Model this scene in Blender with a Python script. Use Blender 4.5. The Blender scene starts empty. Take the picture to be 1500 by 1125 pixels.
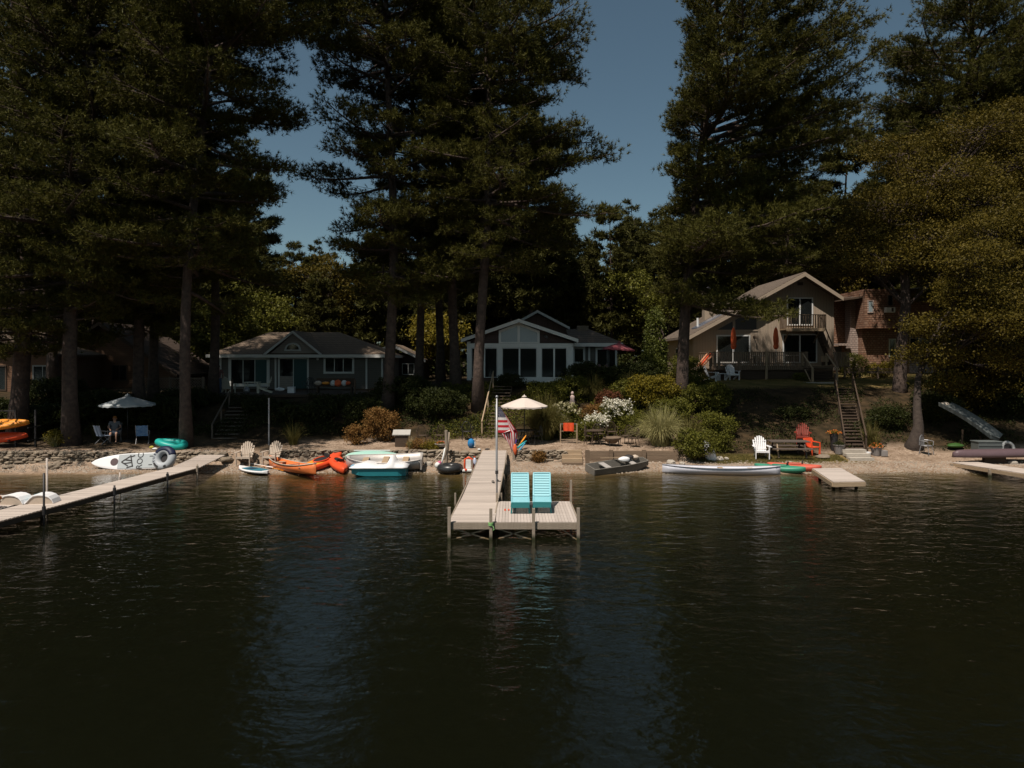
import bpy, bmesh, math, random
import numpy as np
from mathutils import Vector, Matrix
R = math.radians
PI = math.pi
rnd = random.Random(7)
scn = bpy.context.scene
C = scn.collection
# ---------------------------------------------------------------- camera, sky, sun, exposure
cam_d = bpy.data.cameras.new('camera')
cam = bpy.data.objects.new('camera', cam_d); C.objects.link(cam)
cam_d.sensor_width = 36.0; cam_d.lens = 36.0*1050/1500
cam_d.shift_y = -34.5/1500
cam_d.clip_start = 0.1; cam_d.clip_end = 3000
cam.location = (0, 0, 5.0); cam.rotation_euler = (R(90), 0, 0)
scn.camera = cam
SUN = Vector((-0.26, -0.40, 0.88)).normalized()
w = bpy.data.worlds.new('World'); scn.world = w; w.use_nodes = True
nt = w.node_tree; bgn = nt.nodes['Background']
sky = nt.nodes.new('ShaderNodeTexSky'); sky.sky_type = 'NISHITA'; sky.sun_disc = False
sky.sun_elevation = math.asin(SUN.z); sky.sun_rotation = math.atan2(SUN.x, SUN.y) % (2*PI)
sky.air_density = 0.75; sky.dust_density = 1.5; sky.ozone_density = 1.3; sky.altitude = 200
tint = nt.nodes.new('ShaderNodeMix'); tint.data_type = 'RGBA'; tint.blend_type = 'MULTIPLY'; tint.inputs[0].default_value = 1.0; tint.inputs[7].default_value = (1.02, 1.09, 0.88, 1)
nt.links.new(sky.outputs[0], tint.inputs[6]); nt.links.new(tint.outputs[2], bgn.inputs[0]); bgn.inputs[1].default_value = 0.066
sl = bpy.data.lights.new('sun', 'SUN'); sl.energy = 4.6; sl.angle = R(0.5); sl.color = (1.0, 0.91, 0.81)
so = bpy.data.objects.new('sun', sl); C.objects.link(so); so.rotation_euler = SUN.to_track_quat('Z', 'Y').to_euler()
so.location = (-20, -20, 60)
scn.view_settings.view_transform = 'Standard'; scn.view_settings.look = 'None'
scn.view_settings.exposure = 0.2; scn.view_settings.gamma = 1
try:
    scn.cycles.max_bounces = 6; scn.cycles.diffuse_bounces = 2; scn.cycles.glossy_bounces = 3
    scn.cycles.transparent_max_bounces = 10; scn.cycles.transmission_bounces = 4
    scn.cycles.caustics_reflective = False; scn.cycles.caustics_refractive = False
except Exception: pass

F = 1050.0
def X(px, d): return (px-750.0)*d/F
def Zp(py, d): return 5.0-(py-528.0)*d/F

# ---------------------------------------------------------------- materials
MATS = {}
def mat(name, c1, c2=None, scale=3.0, rough=0.75, bump=0.0, metal=0.0, spec=0.3, kind='plain', w=0.14, isl=0.5, bscale=None, transl=0.0, coat=0.0, wet=False):
    if name in MATS: return MATS[name]
    m = bpy.data.materials.new(name); m.use_nodes = True; MATS[name] = m
    n = m.node_tree.nodes; L = m.node_tree.links
    b = n['Principled BSDF']; out = n['Material Output']
    b.inputs['Roughness'].default_value = rough; b.inputs['Metallic'].default_value = metal
    b.inputs['Specular IOR Level'].default_value = spec
    if coat: b.inputs['Coat Weight'].default_value = coat
    if c2 is None: c2 = tuple(v*0.72 for v in c1)
    tc = n.new('ShaderNodeTexCoord')
    def math_(op, a, bb=None, c=None):
        q = n.new('ShaderNodeMath'); q.operation = op
        for i, v in enumerate((a, bb, c)):
            if v is None: continue
            if isinstance(v, (int, float)): q.inputs[i].default_value = v
            else: L.new(v, q.inputs[i])
        return q.outputs[0]
    sep = n.new('ShaderNodeSeparateXYZ'); L.new(tc.outputs['Object'], sep.inputs[0])
    no = n.new('ShaderNodeTexNoise'); no.inputs['Scale'].default_value = scale; no.inputs['Detail'].default_value = 4
    no.inputs['Roughness'].default_value = 0.6
    if kind == 'grainx' or kind == 'grainy' or kind == 'grainz':
        mp = n.new('ShaderNodeMapping'); s = [1, 1, 1]; s['xyz'.index(kind[-1])] = 0.08; mp.inputs['Scale'].default_value = [v*2.2 for v in s]
        L.new(tc.outputs['Object'], mp.inputs[0]); L.new(mp.outputs[0], no.inputs['Vector'])
    else: L.new(tc.outputs['Object'], no.inputs['Vector'])
    geo = n.new('ShaderNodeNewGeometry')
    rp = geo.outputs['Random Per Island']
    fac = math_('MULTIPLY_ADD', no.outputs[0], 2.2, -0.6)
    fac = math_('ADD', math_('MULTIPLY', fac, 1-isl), math_('MULTIPLY', rp, isl))
    cl = n.new('ShaderNodeClamp'); L.new(fac, cl.inputs[0]); fac = cl.outputs[0]
    mx = n.new('ShaderNodeMix'); mx.data_type = 'RGBA'; mx.inputs[6].default_value = (*c1, 1); mx.inputs[7].default_value = (*c2, 1)
    L.new(fac, mx.inputs[0]); col = mx.outputs[2]
    height = None
    if kind == 'siding':     # horizontal laps
        v = math_('FRACT', math_('DIVIDE', sep.outputs[2], w))
        height = math_('SUBTRACT', 1.0, v)
        dk = math_('LESS_THAN', v, 0.12)
        m2 = n.new('ShaderNodeMix'); m2.data_type = 'RGBA'; m2.inputs[7].default_value = (*[q*0.35 for q in c1], 1)
        L.new(math_('MULTIPLY', dk, 0.7), m2.inputs[0]); L.new(col, m2.inputs[6]); col = m2.outputs[2]
        bump = max(bump, 0.5)
    elif kind == 'boards':   # vertical grooves
        u = math_('FRACT', math_('DIVIDE', math_('ADD', sep.outputs[0], sep.outputs[1]), w))
        dk = math_('LESS_THAN', u, 0.1); height = math_('SUBTRACT', 1.0, dk)
        m2 = n.new('ShaderNodeMix'); m2.data_type = 'RGBA'; m2.inputs[7].default_value = (*[q*0.5 for q in c1], 1)
        L.new(math_('MULTIPLY', dk, 0.6), m2.inputs[0]); L.new(col, m2.inputs[6]); col = m2.outputs[2]
        bump = max(bump, 0.4)
    elif kind == 'shingle':
        cb = n.new('ShaderNodeCombineXYZ'); L.new(math_('ADD', sep.outputs[0], sep.outputs[1]), cb.inputs[0]); L.new(sep.outputs[2], cb.inputs[1])
        br = n.new('ShaderNodeTexBrick'); L.new(cb.outputs[0], br.inputs['Vector'])
        br.inputs['Scale'].default_value = 1.0; br.inputs['Brick Width'].default_value = w*1.5; br.inputs['Row Height'].default_value = w
        br.inputs['Mortar Size'].default_value = 0.022; br.inputs['Bias'].default_value = 0.0; br.offset = 0.37
        br.inputs['Color1'].default_value = (*c1, 1); br.inputs['Color2'].default_value = (*c2, 1); br.inputs['Mortar'].default_value = (*[q*0.25 for q in c1], 1)
        m2 = n.new('ShaderNodeMix'); m2.data_type = 'RGBA'; m2.inputs[0].default_value = 0.35
        L.new(br.outputs[0], m2.inputs[6]); L.new(col, m2.inputs[7]); col = m2.outputs[2]
        v = math_('FRACT', math_('DIVIDE', sep.outputs[2], w)); height = math_('ADD', math_('SUBTRACT', 1.0, v), math_('MULTIPLY', br.outputs['Fac'], -0.7))
        bump = max(bump, 0.6)
    if wet:      # algae and damp wood from the waterline down
        mr = n.new('ShaderNodeMapRange'); mr.inputs[1].default_value = 0.20; mr.inputs[2].default_value = 0.06; L.new(math_('ADD', sep.outputs[2], math_('MULTIPLY', no.outputs[0], 0.06)), mr.inputs[0])
        m3 = n.new('ShaderNodeMix'); m3.data_type = 'RGBA'; m3.inputs[7].default_value = (0.03, 0.032, 0.014, 1)
        L.new(mr.outputs[0], m3.inputs[0]); L.new(col, m3.inputs[6]); col = m3.outputs[2]
    L.new(col, b.inputs['Base Color'])
    if bump:
        bp = n.new('ShaderNodeBump'); bp.inputs['Strength'].default_value = bump; bp.inputs['Distance'].default_value = 0.03
        if height is None:
            n2 = n.new('ShaderNodeTexNoise'); n2.inputs['Scale'].default_value = bscale or scale*4; n2.inputs['Detail'].default_value = 5
            L.new(tc.outputs['Object'], n2.inputs['Vector']); height = n2.outputs[0]
        L.new(height, bp.inputs['Height']); L.new(bp.outputs[0], b.inputs['Normal'])
    if transl:
        tr = n.new('ShaderNodeBsdfTranslucent'); L.new(col, tr.inputs[0])
        ms = n.new('ShaderNodeMixShader'); ms.inputs[0].default_value = transl
        L.new(b.outputs[0], ms.inputs[1]); L.new(tr.outputs[0], ms.inputs[2]); L.new(ms.outputs[0], out.inputs[0])
    return m

def glass_mat(name, tint=(0.5, 0.6, 0.6), dark=(0.012, 0.014, 0.014), mixv=0.12):
    """window glass seen from outside by day: clear reflection over a dim room with pale curtains"""
    m = bpy.data.materials.new(name); m.use_nodes = True; n = m.node_tree.nodes; L = m.node_tree.links
    b = n['Principled BSDF']; b.inputs['Base Color'].default_value = (*dark, 1); b.inputs['Roughness'].default_value = 0.04
    b.inputs['Specular IOR Level'].default_value = 0.8
    tc = n.new('ShaderNodeTexCoord'); no = n.new('ShaderNodeTexNoise'); no.inputs['Scale'].default_value = 0.8
    L.new(tc.outputs['Object'], no.inputs[0]); bp = n.new('ShaderNodeBump'); bp.inputs['Strength'].default_value = 0.05
    L.new(no.outputs[0], bp.inputs['Height']); L.new(bp.outputs[0], b.inputs['Normal'])
    return m

# ---------------------------------------------------------------- mesh builder
class MB:
    def __init__(s): s.v = []; s.f = []
    def add(s, vs, fs):
        o = len(s.v); s.v += [tuple(p) for p in vs]; s.f += [tuple(i+o for i in f) for f in fs]; return s
    def box(s, c, d, rz=0.0, M=None, bev=0.0):
        x, y, z = d[0]/2, d[1]/2, d[2]/2
        vs = [Vector((a*x, b*y, e*z)) for a in (-1, 1) for b in (-1, 1) for e in (-1, 1)]
        if rz: vs = [Matrix.Rotation(rz, 3, 'Z') @ v for v in vs]
        if M is not None: vs = [M @ v for v in vs]
        vs = [v+Vector(c) for v in vs]
        return s.add(vs, [(0, 1, 3, 2), (4, 6, 7, 5), (0, 4, 5, 1), (2, 3, 7, 6), (0, 2, 6, 4), (1, 5, 7, 3)])
    def b2(s, x0, x1, y0, y1, z0, z1):
        return s.box(((x0+x1)/2, (y0+y1)/2, (z0+z1)/2), (abs(x1-x0), abs(y1-y0), abs(z1-z0)))
    def bar(s, a, b, wd, th=None, up=(0, 0, 1)):
        """a straight rectangular bar from a to b"""
        a = Vector(a); b = Vector(b); d = (b-a); L = d.length
        if L < 1e-6: return s
        d.normalize(); th = th or wd
        u = Vector(up)
        if abs(d.dot(u)) > 0.98: u = Vector((0, 1, 0))
        r = d.cross(u).normalized(); u = r.cross(d).normalized()
        vs = []
        for p in (a, b):
            for i, j in ((-1, -1), (1, -1), (1, 1), (-1, 1)): vs.append(p+r*(i*wd/2)+u*(j*th/2))
        return s.add(vs, [(3, 2, 1, 0), (4, 5, 6, 7), (0, 1, 5, 4), (1, 2, 6, 5), (2, 3, 7, 6), (3, 0, 4, 7)])
    def tube(s, pts, rad, n=8, cap=True, closed=False):
        pts = [Vector(p) for p in pts]; m = len(pts)
        if isinstance(rad, (int, float)): rad = [rad]*m
        rings = []; pr = None
        for i, p in enumerate(pts):
            if closed: t = pts[(i+1) % m]-pts[i-1]
            else: t = pts[min(i+1, m-1)]-pts[max(i-1, 0)]
            t.normalize()
            if pr is None:
                u = Vector((0, 0, 1)) if abs(t.z) < 0.9 else Vector((1, 0, 0))
                pr = t.cross(u).normalized()
            else: pr = (pr-t*pr.dot(t)).normalized()
            q = t.cross(pr)
            rings.append([p+(pr*math.cos(2*PI*k/n)+q*math.sin(2*PI*k/n))*rad[i] for k in range(n)])
        return s.loft(rings, cap=cap and not closed, wrap=closed)
    def loft(s, rings, cap=True, closed=True, wrap=False):
        n = len(rings[0]); m = len(rings); vs = [p for r in rings for p in r]; fs = []
        for i in range(m if wrap else m-1):
            j = (i+1) % m
            for k in range(n if closed else n-1):
                k2 = (k+1) % n
                fs.append((i*n+k, i*n+k2, j*n+k2, j*n+k))
        if cap and closed:
            fs.append(tuple(range(n-1, -1, -1))); fs.append(tuple((m-1)*n+k for k in range(n)))
        return s.add(vs, fs)
    def lathe(s, prof, c=(0, 0, 0), n=16, M=None):
        rings = []
        for r, z in prof:
            rr = [Vector((r*math.cos(2*PI*k/n), r*math.sin(2*PI*k/n), z)) for k in range(n)]
            if M is not None: rr = [M @ p for p in rr]
            rings.append([p+Vector(c) for p in rr])
        return s.loft(rings)
    def torus(s, c, Rm, r, n=20, k=8, M=None, sx=1.0, sy=1.0):
        rings = []
        for i in range(n):
            a = 2*PI*i/n; rr = []
            for j in range(k):
                b = 2*PI*j/k; q = Vector(((Rm*sx+r*math.cos(b))*math.cos(a), (Rm*sy+r*math.cos(b))*math.sin(a), r*math.sin(b)))
                if M is not None: q = M @ q
                rr.append(q+Vector(c))
            rings.append(rr)
        return s.loft(rings, cap=False, wrap=True)
    def ball(s, c, r, n=10, m=6, M=None):
        if isinstance(r, (int, float)): r = (r, r, r)
        prof = [(max(1e-4, math.sin(PI*i/m)), -math.cos(PI*i/m)) for i in range(m+1)]
        o = len(s.v); s.lathe(prof, (0, 0, 0), n)
        for i in range(o, len(s.v)):
            q = Vector((s.v[i][0]*r[0], s.v[i][1]*r[1], s.v[i][2]*r[2]))
            if M is not None: q = M @ q
            s.v[i] = tuple(q+Vector(c))
        return s
    def prism(s, poly, y0, y1):
        """polygon in the x-z plane extruded along y"""
        n = len(poly); vs = [(x, y0, z) for x, z in poly]+[(x, y1, z) for x, z in poly]
        fs = [tuple(range(n)), tuple(range(2*n-1, n-1, -1))]+[(i, (i+1) % n, n+(i+1) % n, n+i)[::-1] for i in range(n)]
        return s.add(vs, fs)
    def xf(s, M, o=0):
        for i in range(o, len(s.v)): s.v[i] = tuple(M @ Vector(s.v[i]))
        return s
    def build(s, name, m, parent=None, smooth=False, bevel=0.0, sub=0):
        me = bpy.data.meshes.new(name); me.from_pydata(s.v, [], s.f); me.materials.append(m)
        bm = bmesh.new(); bm.from_mesh(me); bmesh.ops.recalc_face_normals(bm, faces=bm.faces); bm.to_mesh(me); bm.free()
        if smooth: me.polygons.foreach_set('use_smooth', [True]*len(me.polygons))
        o = bpy.data.objects.new(name, me); C.objects.link(o)
        if parent: o.parent = parent
        if bevel:
            md = o.modifiers.new('bevel', 'BEVEL'); md.width = bevel; md.segments = 2; md.limit_method = 'ANGLE'
        if sub:
            md = o.modifiers.new('sub', 'SUBSURF'); md.levels = sub; md.render_levels = sub
        return o

def tag(o, label=None, cat=None, group=None, kind=None):
    if label: o['label'] = label
    if cat: o['category'] = cat
    if group: o['group'] = group
    if kind: o['kind'] = kind
    return o
def thing(name, label, cat, loc=(0, 0, 0), rz=0.0, group=None):
    o = bpy.data.objects.new(name, None); C.objects.link(o); o.empty_display_size = 0.2
    o.location = loc; o.rotation_euler = (0, 0, rz); return tag(o, label, cat, group)
def copy_tree(o, parent=None, **kw):
    c = o.copy(); C.objects.link(c); c.parent = parent
    for ch in list(o.children): copy_tree(ch, c)
    return c
def dup(o, loc, rz, label, group=None, scale=None):
    c = copy_tree(o); c.location = loc; c.rotation_euler = (0, 0, rz); c['label'] = label
    if group: c['group'] = group
    if scale: c.scale = (scale,)*3 if isinstance(scale, (int, float)) else scale
    return c
def rot(ax, deg): return Matrix.Rotation(R(deg), 3, ax)

def np_mesh(name, V, k, m, parent=None, loc=None):
    """V: (n, k, 3) separate polygons of k corners"""
    V = np.asarray(V, dtype=np.float32); n = V.shape[0]
    me = bpy.data.meshes.new(name); me.vertices.add(n*k); me.vertices.foreach_set('co', V.reshape(-1))
    me.loops.add(n*k); me.loops.foreach_set('vertex_index', np.arange(n*k, dtype=np.int32))
    me.polygons.add(n); me.polygons.foreach_set('loop_start', np.arange(0, n*k, k, dtype=np.int32))
    me.materials.append(m); me.update(calc_edges=True)
    o = bpy.data.objects.new(name, me); C.objects.link(o)
    if parent: o.parent = parent
    if loc: o.location = loc
    return o
def unit(v): return v/np.maximum(np.linalg.norm(v, axis=-1, keepdims=True), 1e-9)
def blades(c, d, ln, wd, rg):
    n = len(c); side = unit(np.cross(d, rg.normal(size=(n, 3))*0.75+np.array([0.0, 0.0, 0.75])))
    V = np.empty((n, 3, 3)); V[:, 0] = c-side*wd[:, None]/2; V[:, 1] = c+side*wd[:, None]/2; V[:, 2] = c+d*ln[:, None]
    return V
def leaves(c, size, rg, up=0.5, fl=0.55):
    n = len(c); nrm = unit(rg.normal(size=(n, 3))+np.array([0, 0, up])); a = unit(np.cross(nrm, rg.normal(size=(n, 3)))); b = np.cross(nrm, a)
    L = size*rg.uniform(0.7, 1.3, n)[:, None]; V = np.empty((n, 4, 3))
    V[:, 0] = c-a*L*0.5; V[:, 1] = c+b*L*fl*0.5; V[:, 2] = c+a*L*0.5; V[:, 3] = c-b*L*fl*0.5
    return V

# palette
WOODG = mat('weathered_dock_wood', (0.56, 0.48, 0.42), (0.33, 0.28, 0.245), 6, 0.85, 0.3, kind='grainx', isl=0.5)
WOODG2 = mat('weathered_grey_boards', (0.54, 0.465, 0.415), (0.35, 0.30, 0.265), 6, 0.85, 0.3, kind='grainx', isl=0.45)
WOODP = mat('grey_post_wood', (0.34, 0.28, 0.22), (0.20, 0.16, 0.12), 8, 0.85, 0.3, kind='grainz')
WOODW = mat('waterstained_post_wood', (0.34, 0.28, 0.22), (0.20, 0.16, 0.12), 8, 0.85, 0.3, kind='grainz', wet=True)
WOODB = mat('brown_timber', (0.24, 0.17, 0.115), (0.085, 0.06, 0.04), 5, 0.85, 0.4, kind='grainx')
WOODD = mat('dark_brown_wood', (0.09, 0.06, 0.04), (0.045, 0.03, 0.02), 5, 0.8, 0.3, kind='grainx')
WOODT = mat('tan_timber', (0.42, 0.31, 0.20), (0.28, 0.20, 0.13), 5, 0.8, 0.3, kind='grainx')
WHITE = mat('white_plastic', (0.80, 0.79, 0.80), (0.72, 0.71, 0.71), 4, 0.45, spec=0.4)
WPAINT = mat('white_paint', (0.70, 0.70, 0.68), (0.58, 0.58, 0.56), 3, 0.6, 0.1)
TANP = mat('tan_plastic', (0.50, 0.42, 0.34), (0.42, 0.34, 0.27), 4, 0.55)
REDP = mat('red_orange_plastic', (0.75, 0.09, 0.03), (0.62, 0.07, 0.02), 4, 0.4)
TEALP = mat('pale_teal_plastic', (0.27, 0.54, 0.60), (0.20, 0.46, 0.52), 3, 0.4)
TEALD = mat('dark_teal_plastic', (0.03, 0.19, 0.20), (0.02, 0.14, 0.15), 3, 0.4)
BLACK = mat('black_metal', (0.02, 0.02, 0.02), (0.035, 0.03, 0.03), 5, 0.5)
BLACKR = mat('black_rubber', (0.018, 0.018, 0.02), (0.03, 0.03, 0.03), 5, 0.35, spec=0.5)
STEEL = mat('grey_galvanised_metal', (0.36, 0.36, 0.37), (0.25, 0.25, 0.26), 6, 0.45, metal=0.6)
ALU = mat('aluminium_boat', (0.50, 0.47, 0.44), (0.38, 0.35, 0.33), 5, 0.5, 0.1, metal=0.25)
GLASS = glass_mat('window_glass')
ORANGE = mat('orange_canoe_hull', (0.75, 0.20, 0.06), (0.62, 0.15, 0.04), 3, 0.35, coat=0.3)
YELL = mat('yellow_orange_plastic', (0.80, 0.33, 0.04), (0.72, 0.24, 0.03), 2, 0.4)
ROCK = mat('fieldstone', (0.33, 0.27, 0.20), (0.13, 0.10, 0.075), 2.5, 0.9, 0.8, isl=0.7, bscale=14)
ROCKL = mat('pale_boulder', (0.48, 0.43, 0.37), (0.33, 0.29, 0.24), 3, 0.9, 0.6, bscale=10)
BARK = mat('pine_bark', (0.11, 0.077, 0.062), (0.042, 0.031, 0.026), 5, 0.95, 1.0, bscale=12, isl=0)
NEEDLE = mat('pine_needles', (0.026, 0.029, 0.007), (0.130, 0.118, 0.024), 0.8, 0.6, isl=0.45, transl=0.12, spec=0.1)
NEEDLE2 = mat('far_pine_needles', (0.028, 0.031, 0.009), (0.105, 0.098, 0.024), 0.5, 0.6, isl=0.45, transl=0.15, spec=0.1)
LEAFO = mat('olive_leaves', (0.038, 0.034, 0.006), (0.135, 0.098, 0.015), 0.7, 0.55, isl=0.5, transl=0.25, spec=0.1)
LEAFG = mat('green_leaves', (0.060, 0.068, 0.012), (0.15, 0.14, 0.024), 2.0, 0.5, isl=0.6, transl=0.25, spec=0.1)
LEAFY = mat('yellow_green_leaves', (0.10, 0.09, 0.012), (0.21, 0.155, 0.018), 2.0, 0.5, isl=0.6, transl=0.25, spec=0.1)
LEAFD = mat('dark_green_leaves', (0.018, 0.024, 0.007), (0.045, 0.050, 0.013), 2.0, 0.55, isl=0.6, transl=0.2, spec=0.1)  # darker leaf tone; shade of the banks is put into its colour
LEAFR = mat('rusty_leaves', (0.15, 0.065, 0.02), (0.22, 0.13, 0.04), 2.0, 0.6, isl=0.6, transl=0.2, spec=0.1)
LEAFB = mat('burgundy_leaves', (0.10, 0.03, 0.02), (0.16, 0.07, 0.03), 2.0, 0.6, isl=0.6, transl=0.2, spec=0.1)
STRAW = mat('ornamental_grass_blades', (0.44, 0.39, 0.19), (0.20, 0.19, 0.065), 2.0, 0.6, isl=0.7, transl=0.25, spec=0.1)
GRASSB = mat('green_grass_blades', (0.080, 0.075, 0.020), (0.18, 0.15, 0.050), 2.0, 0.6, isl=0.7, transl=0.25, spec=0.1)
PETALW = mat('white_petals', (0.78, 0.75, 0.66), (0.65, 0.60, 0.45), 2.0, 0.6, isl=0.5, transl=0.2)
PETALC = mat('cream_petals', (0.55, 0.50, 0.33), (0.40, 0.36, 0.20), 2.0, 0.6, isl=0.5, transl=0.2)
STEMM = mat('plant_stems', (0.09, 0.06, 0.03), (0.05, 0.035, 0.02), 5, 0.9)
# ---------------------------------------------------------------- terrain
KY = np.array([-600, -60, 5, 25, 31.9, 33.75, 34.15, 35.5, 37.4, 42.3, 44.0, 48, 56, 70, 130, 700], float)
ST = {
 -300: [-9, -8, -3.8, -1.0, 0, .22, .80, .85, .9, 2.75, 2.9, 2.95, 3.1, 3.4, 4, 6],
 -10:  [-9, -8, -3.8, -1.0, 0, .22, .72, .80, .9, 2.75, 2.9, 2.95, 3.1, 3.4, 4, 6],
 -4.5: [-9, -8, -3.8, -1.0, 0, .22, .72, .80, .9, 3.25, 3.55, 3.6, 3.6, 3.7, 4, 6],
 4:    [-9, -8, -3.8, -1.0, 0, .22, .75, .85, .95, 3.25, 3.6, 3.7, 3.7, 3.8, 4, 6],
 8.2:  [-9, -8, -3.8, -1.0, 0, .22, .75, .85, 1.15, 3.25, 3.5, 3.7, 3.9, 4.0, 4, 6],
 9.0:  [-9, -8, -3.8, -1.0, 0, .22, .28, .50, 1.15, 3.0, 3.45, 3.7, 4.0, 4.1, 4, 6],
 300:  [-9, -8, -3.8, -1.0, 0, .22, .28, .50, 1.15, 3.0, 3.45, 3.7, 4.1, 4.2, 4.5, 6],
}
SX = np.array(sorted(ST)); SZ = np.array([ST[k] for k in sorted(ST)])
def gz(x, y):
    x = np.atleast_1d(np.asarray(x, float)); y = np.atleast_1d(np.asarray(y, float))
    yy = y + np.where(y < 33.6, 0.22*np.sin(x*0.55+1)+0.13*np.sin(x*1.7), 0)*np.clip((33.6-y)/1.2, 0, 1)
    yy = yy+0.65*np.clip((-11.5-x)/1.5, 0, 1)*np.clip((y-30.5)/2, 0, 1)*np.clip((37-y)/2, 0, 1)
    cols = np.array([np.interp(yy, KY, r) for r in SZ])
    i = np.clip(np.searchsorted(SX, x)-1, 0, len(SX)-2); t = (x-SX[i])/(SX[i+1]-SX[i])
    t = np.clip(t, 0, 1); a = np.arange(len(x))
    z = cols[i, a]*(1-t)+cols[i+1, a]*t
    n = 0.05*np.sin(x*1.3+y*0.7)*np.sin(y*1.1-x*0.4)+0.03*np.sin(x*3.1+1.3)*np.sin(y*2.7)
    flat = np.clip((y-34)/2, 0, 1)
    return z+n*(0.25+0.75*flat)
def g(x, y): return float(gz(x, y)[0])

xs = np.concatenate([np.arange(-600, -40, 40), np.arange(-40, -26, 2), np.arange(-26, 30, 0.3), np.arange(30, 44, 2), np.arange(44, 640, 40)])
ys = np.concatenate([np.arange(-600, 0, 50), np.arange(0, 28, 1), np.arange(28, 46, 0.25), np.arange(46, 64, 0.7), np.arange(64, 140, 4), np.arange(140, 700, 50)])
GX, GY = np.meshgrid(xs, ys); gx = GX.ravel(); gy = GY.ravel(); GZ = gz(gx, gy)
me = bpy.data.meshes.new('ground'); nx, ny = len(xs), len(ys)
idx = np.arange(nx*ny).reshape(ny, nx)
fc = np.stack([idx[:-1, :-1], idx[:-1, 1:], idx[1:, 1:], idx[1:, :-1]], -1).reshape(-1, 4)
me.vertices.add(nx*ny); me.vertices.foreach_set('co', np.stack([gx, gy, GZ], -1).astype(np.float32).ravel())
me.loops.add(fc.size); me.loops.foreach_set('vertex_index', fc.astype(np.int32).ravel())
me.polygons.add(len(fc)); me.polygons.foreach_set('loop_start', np.arange(0, fc.size, 4, dtype=np.int32))
me.update(calc_edges=True); me.polygons.foreach_set('use_smooth', [True]*len(fc))
# what covers the ground: red = mown grass, green = gravel and sand
ss = lambda a, b, v: np.clip((v-a)/(b-a), 0, 1)
lawn = ss(43.3, 44.0, gy+0.3*np.sin(gx))*ss(8.0, 10.0, gx)*(1-ss(60, 70, gy))
strip = ss(33.4, 33.8, gy)*(1-ss(34.7, 35.2, gy))*ss(8.6, 9.4, gx)*(1-ss(15.5, 17.5, gx))
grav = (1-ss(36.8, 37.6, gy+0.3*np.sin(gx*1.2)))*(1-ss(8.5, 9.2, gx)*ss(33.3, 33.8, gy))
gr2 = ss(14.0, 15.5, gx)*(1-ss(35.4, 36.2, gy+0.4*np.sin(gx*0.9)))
grav = np.maximum(grav, gr2)*(1-strip)*(1-.85*ss(34.1, 34.7, gy)*ss(10.5, 11.5, -gx))  # left terrace gravel swapped for dark litter, standing in for tree shade
ca = me.color_attributes.new('cover', 'FLOAT_COLOR', 'POINT')
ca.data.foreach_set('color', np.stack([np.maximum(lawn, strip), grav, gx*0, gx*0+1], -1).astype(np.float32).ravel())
gm = bpy.data.materials.new('ground_cover'); gm.use_nodes = True; n = gm.node_tree.nodes; L = gm.node_tree.links
b = n['Principled BSDF']; b.inputs['Roughness'].default_value = 0.95; b.inputs['Specular IOR Level'].default_value = 0.1
at = n.new('ShaderNodeVertexColor'); at.layer_name = 'cover'; sp = n.new('ShaderNodeSeparateColor'); L.new(at.outputs[0], sp.inputs[0])
tc = n.new('ShaderNodeTexCoord')
def noise(sc, det=5):
    q = n.new('ShaderNodeTexNoise'); q.inputs['Scale'].default_value = sc; q.inputs['Detail'].default_value = det; L.new(tc.outputs['Object'], q.inputs[0]); return q.outputs[0]
def ramp(f, a, ca_, b_, cb_):
    q = n.new('ShaderNodeValToRGB'); q.color_ramp.elements[0].position = a; q.color_ramp.elements[0].color = (*ca_, 1)
    q.color_ramp.elements[1].position = b_; q.color_ramp.elements[1].color = (*cb_, 1); L.new(f, q.inputs[0]); return q.outputs[0]
def mixc(f, a, b_):
    q = n.new('ShaderNodeMix'); q.data_type = 'RGBA'; L.new(f, q.inputs[0]); L.new(a, q.inputs[6]); L.new(b_, q.inputs[7]); return q.outputs[2]
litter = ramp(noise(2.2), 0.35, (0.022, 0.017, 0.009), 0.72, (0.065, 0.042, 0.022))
vo = n.new('ShaderNodeTexVoronoi'); vo.inputs['Scale'].default_value = 13; L.new(tc.outputs['Object'], vo.inputs[0])
vs_ = n.new('ShaderNodeSeparateColor'); L.new(vo.outputs['Color'], vs_.inputs[0])
peb = ramp(vs_.outputs[0], 0.1, (0.16, 0.11, 0.075), 0.95, (0.42, 0.32, 0.24))
sand = ramp(noise(1.3), 0.4, (0.18, 0.125, 0.085), 0.65, (0.33, 0.245, 0.18))
gravel = mixc(ramp(noise(0.9), 0.42, (0.2,)*3, 0.6, (0.8,)*3), sand, peb)
turf = ramp(noise(1.1), 0.35, (0.085, 0.075, 0.022), 0.68, (0.22, 0.15, 0.06))
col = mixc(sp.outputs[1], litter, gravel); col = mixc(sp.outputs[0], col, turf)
# wet and algae brown below the waterline
sx_ = n.new('ShaderNodeSeparateXYZ'); L.new(tc.outputs['Object'], sx_.inputs[0])
mr = n.new('ShaderNodeMapRange'); mr.inputs[1].default_value = 0.06; mr.inputs[2].default_value = -0.06; L.new(sx_.outputs[2], mr.inputs[0])
bedc = ramp(noise(0.6), 0.35, (0.075, 0.046, 0.018), 0.65, (0.19, 0.115, 0.055))
col = mixc(mr.outputs[0], col, bedc)
L.new(col, b.inputs['Base Color'])
bp = n.new('ShaderNodeBump'); bp.inputs['Strength'].default_value = 0.8; bp.inputs['Distance'].default_value = 0.05
L.new(noise(9, 6), bp.inputs['Height']); L.new(bp.outputs[0], b.inputs['Normal'])
me.materials.append(gm); go = bpy.data.objects.new('ground', me); C.objects.link(go); tag(go, kind='structure')

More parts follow.
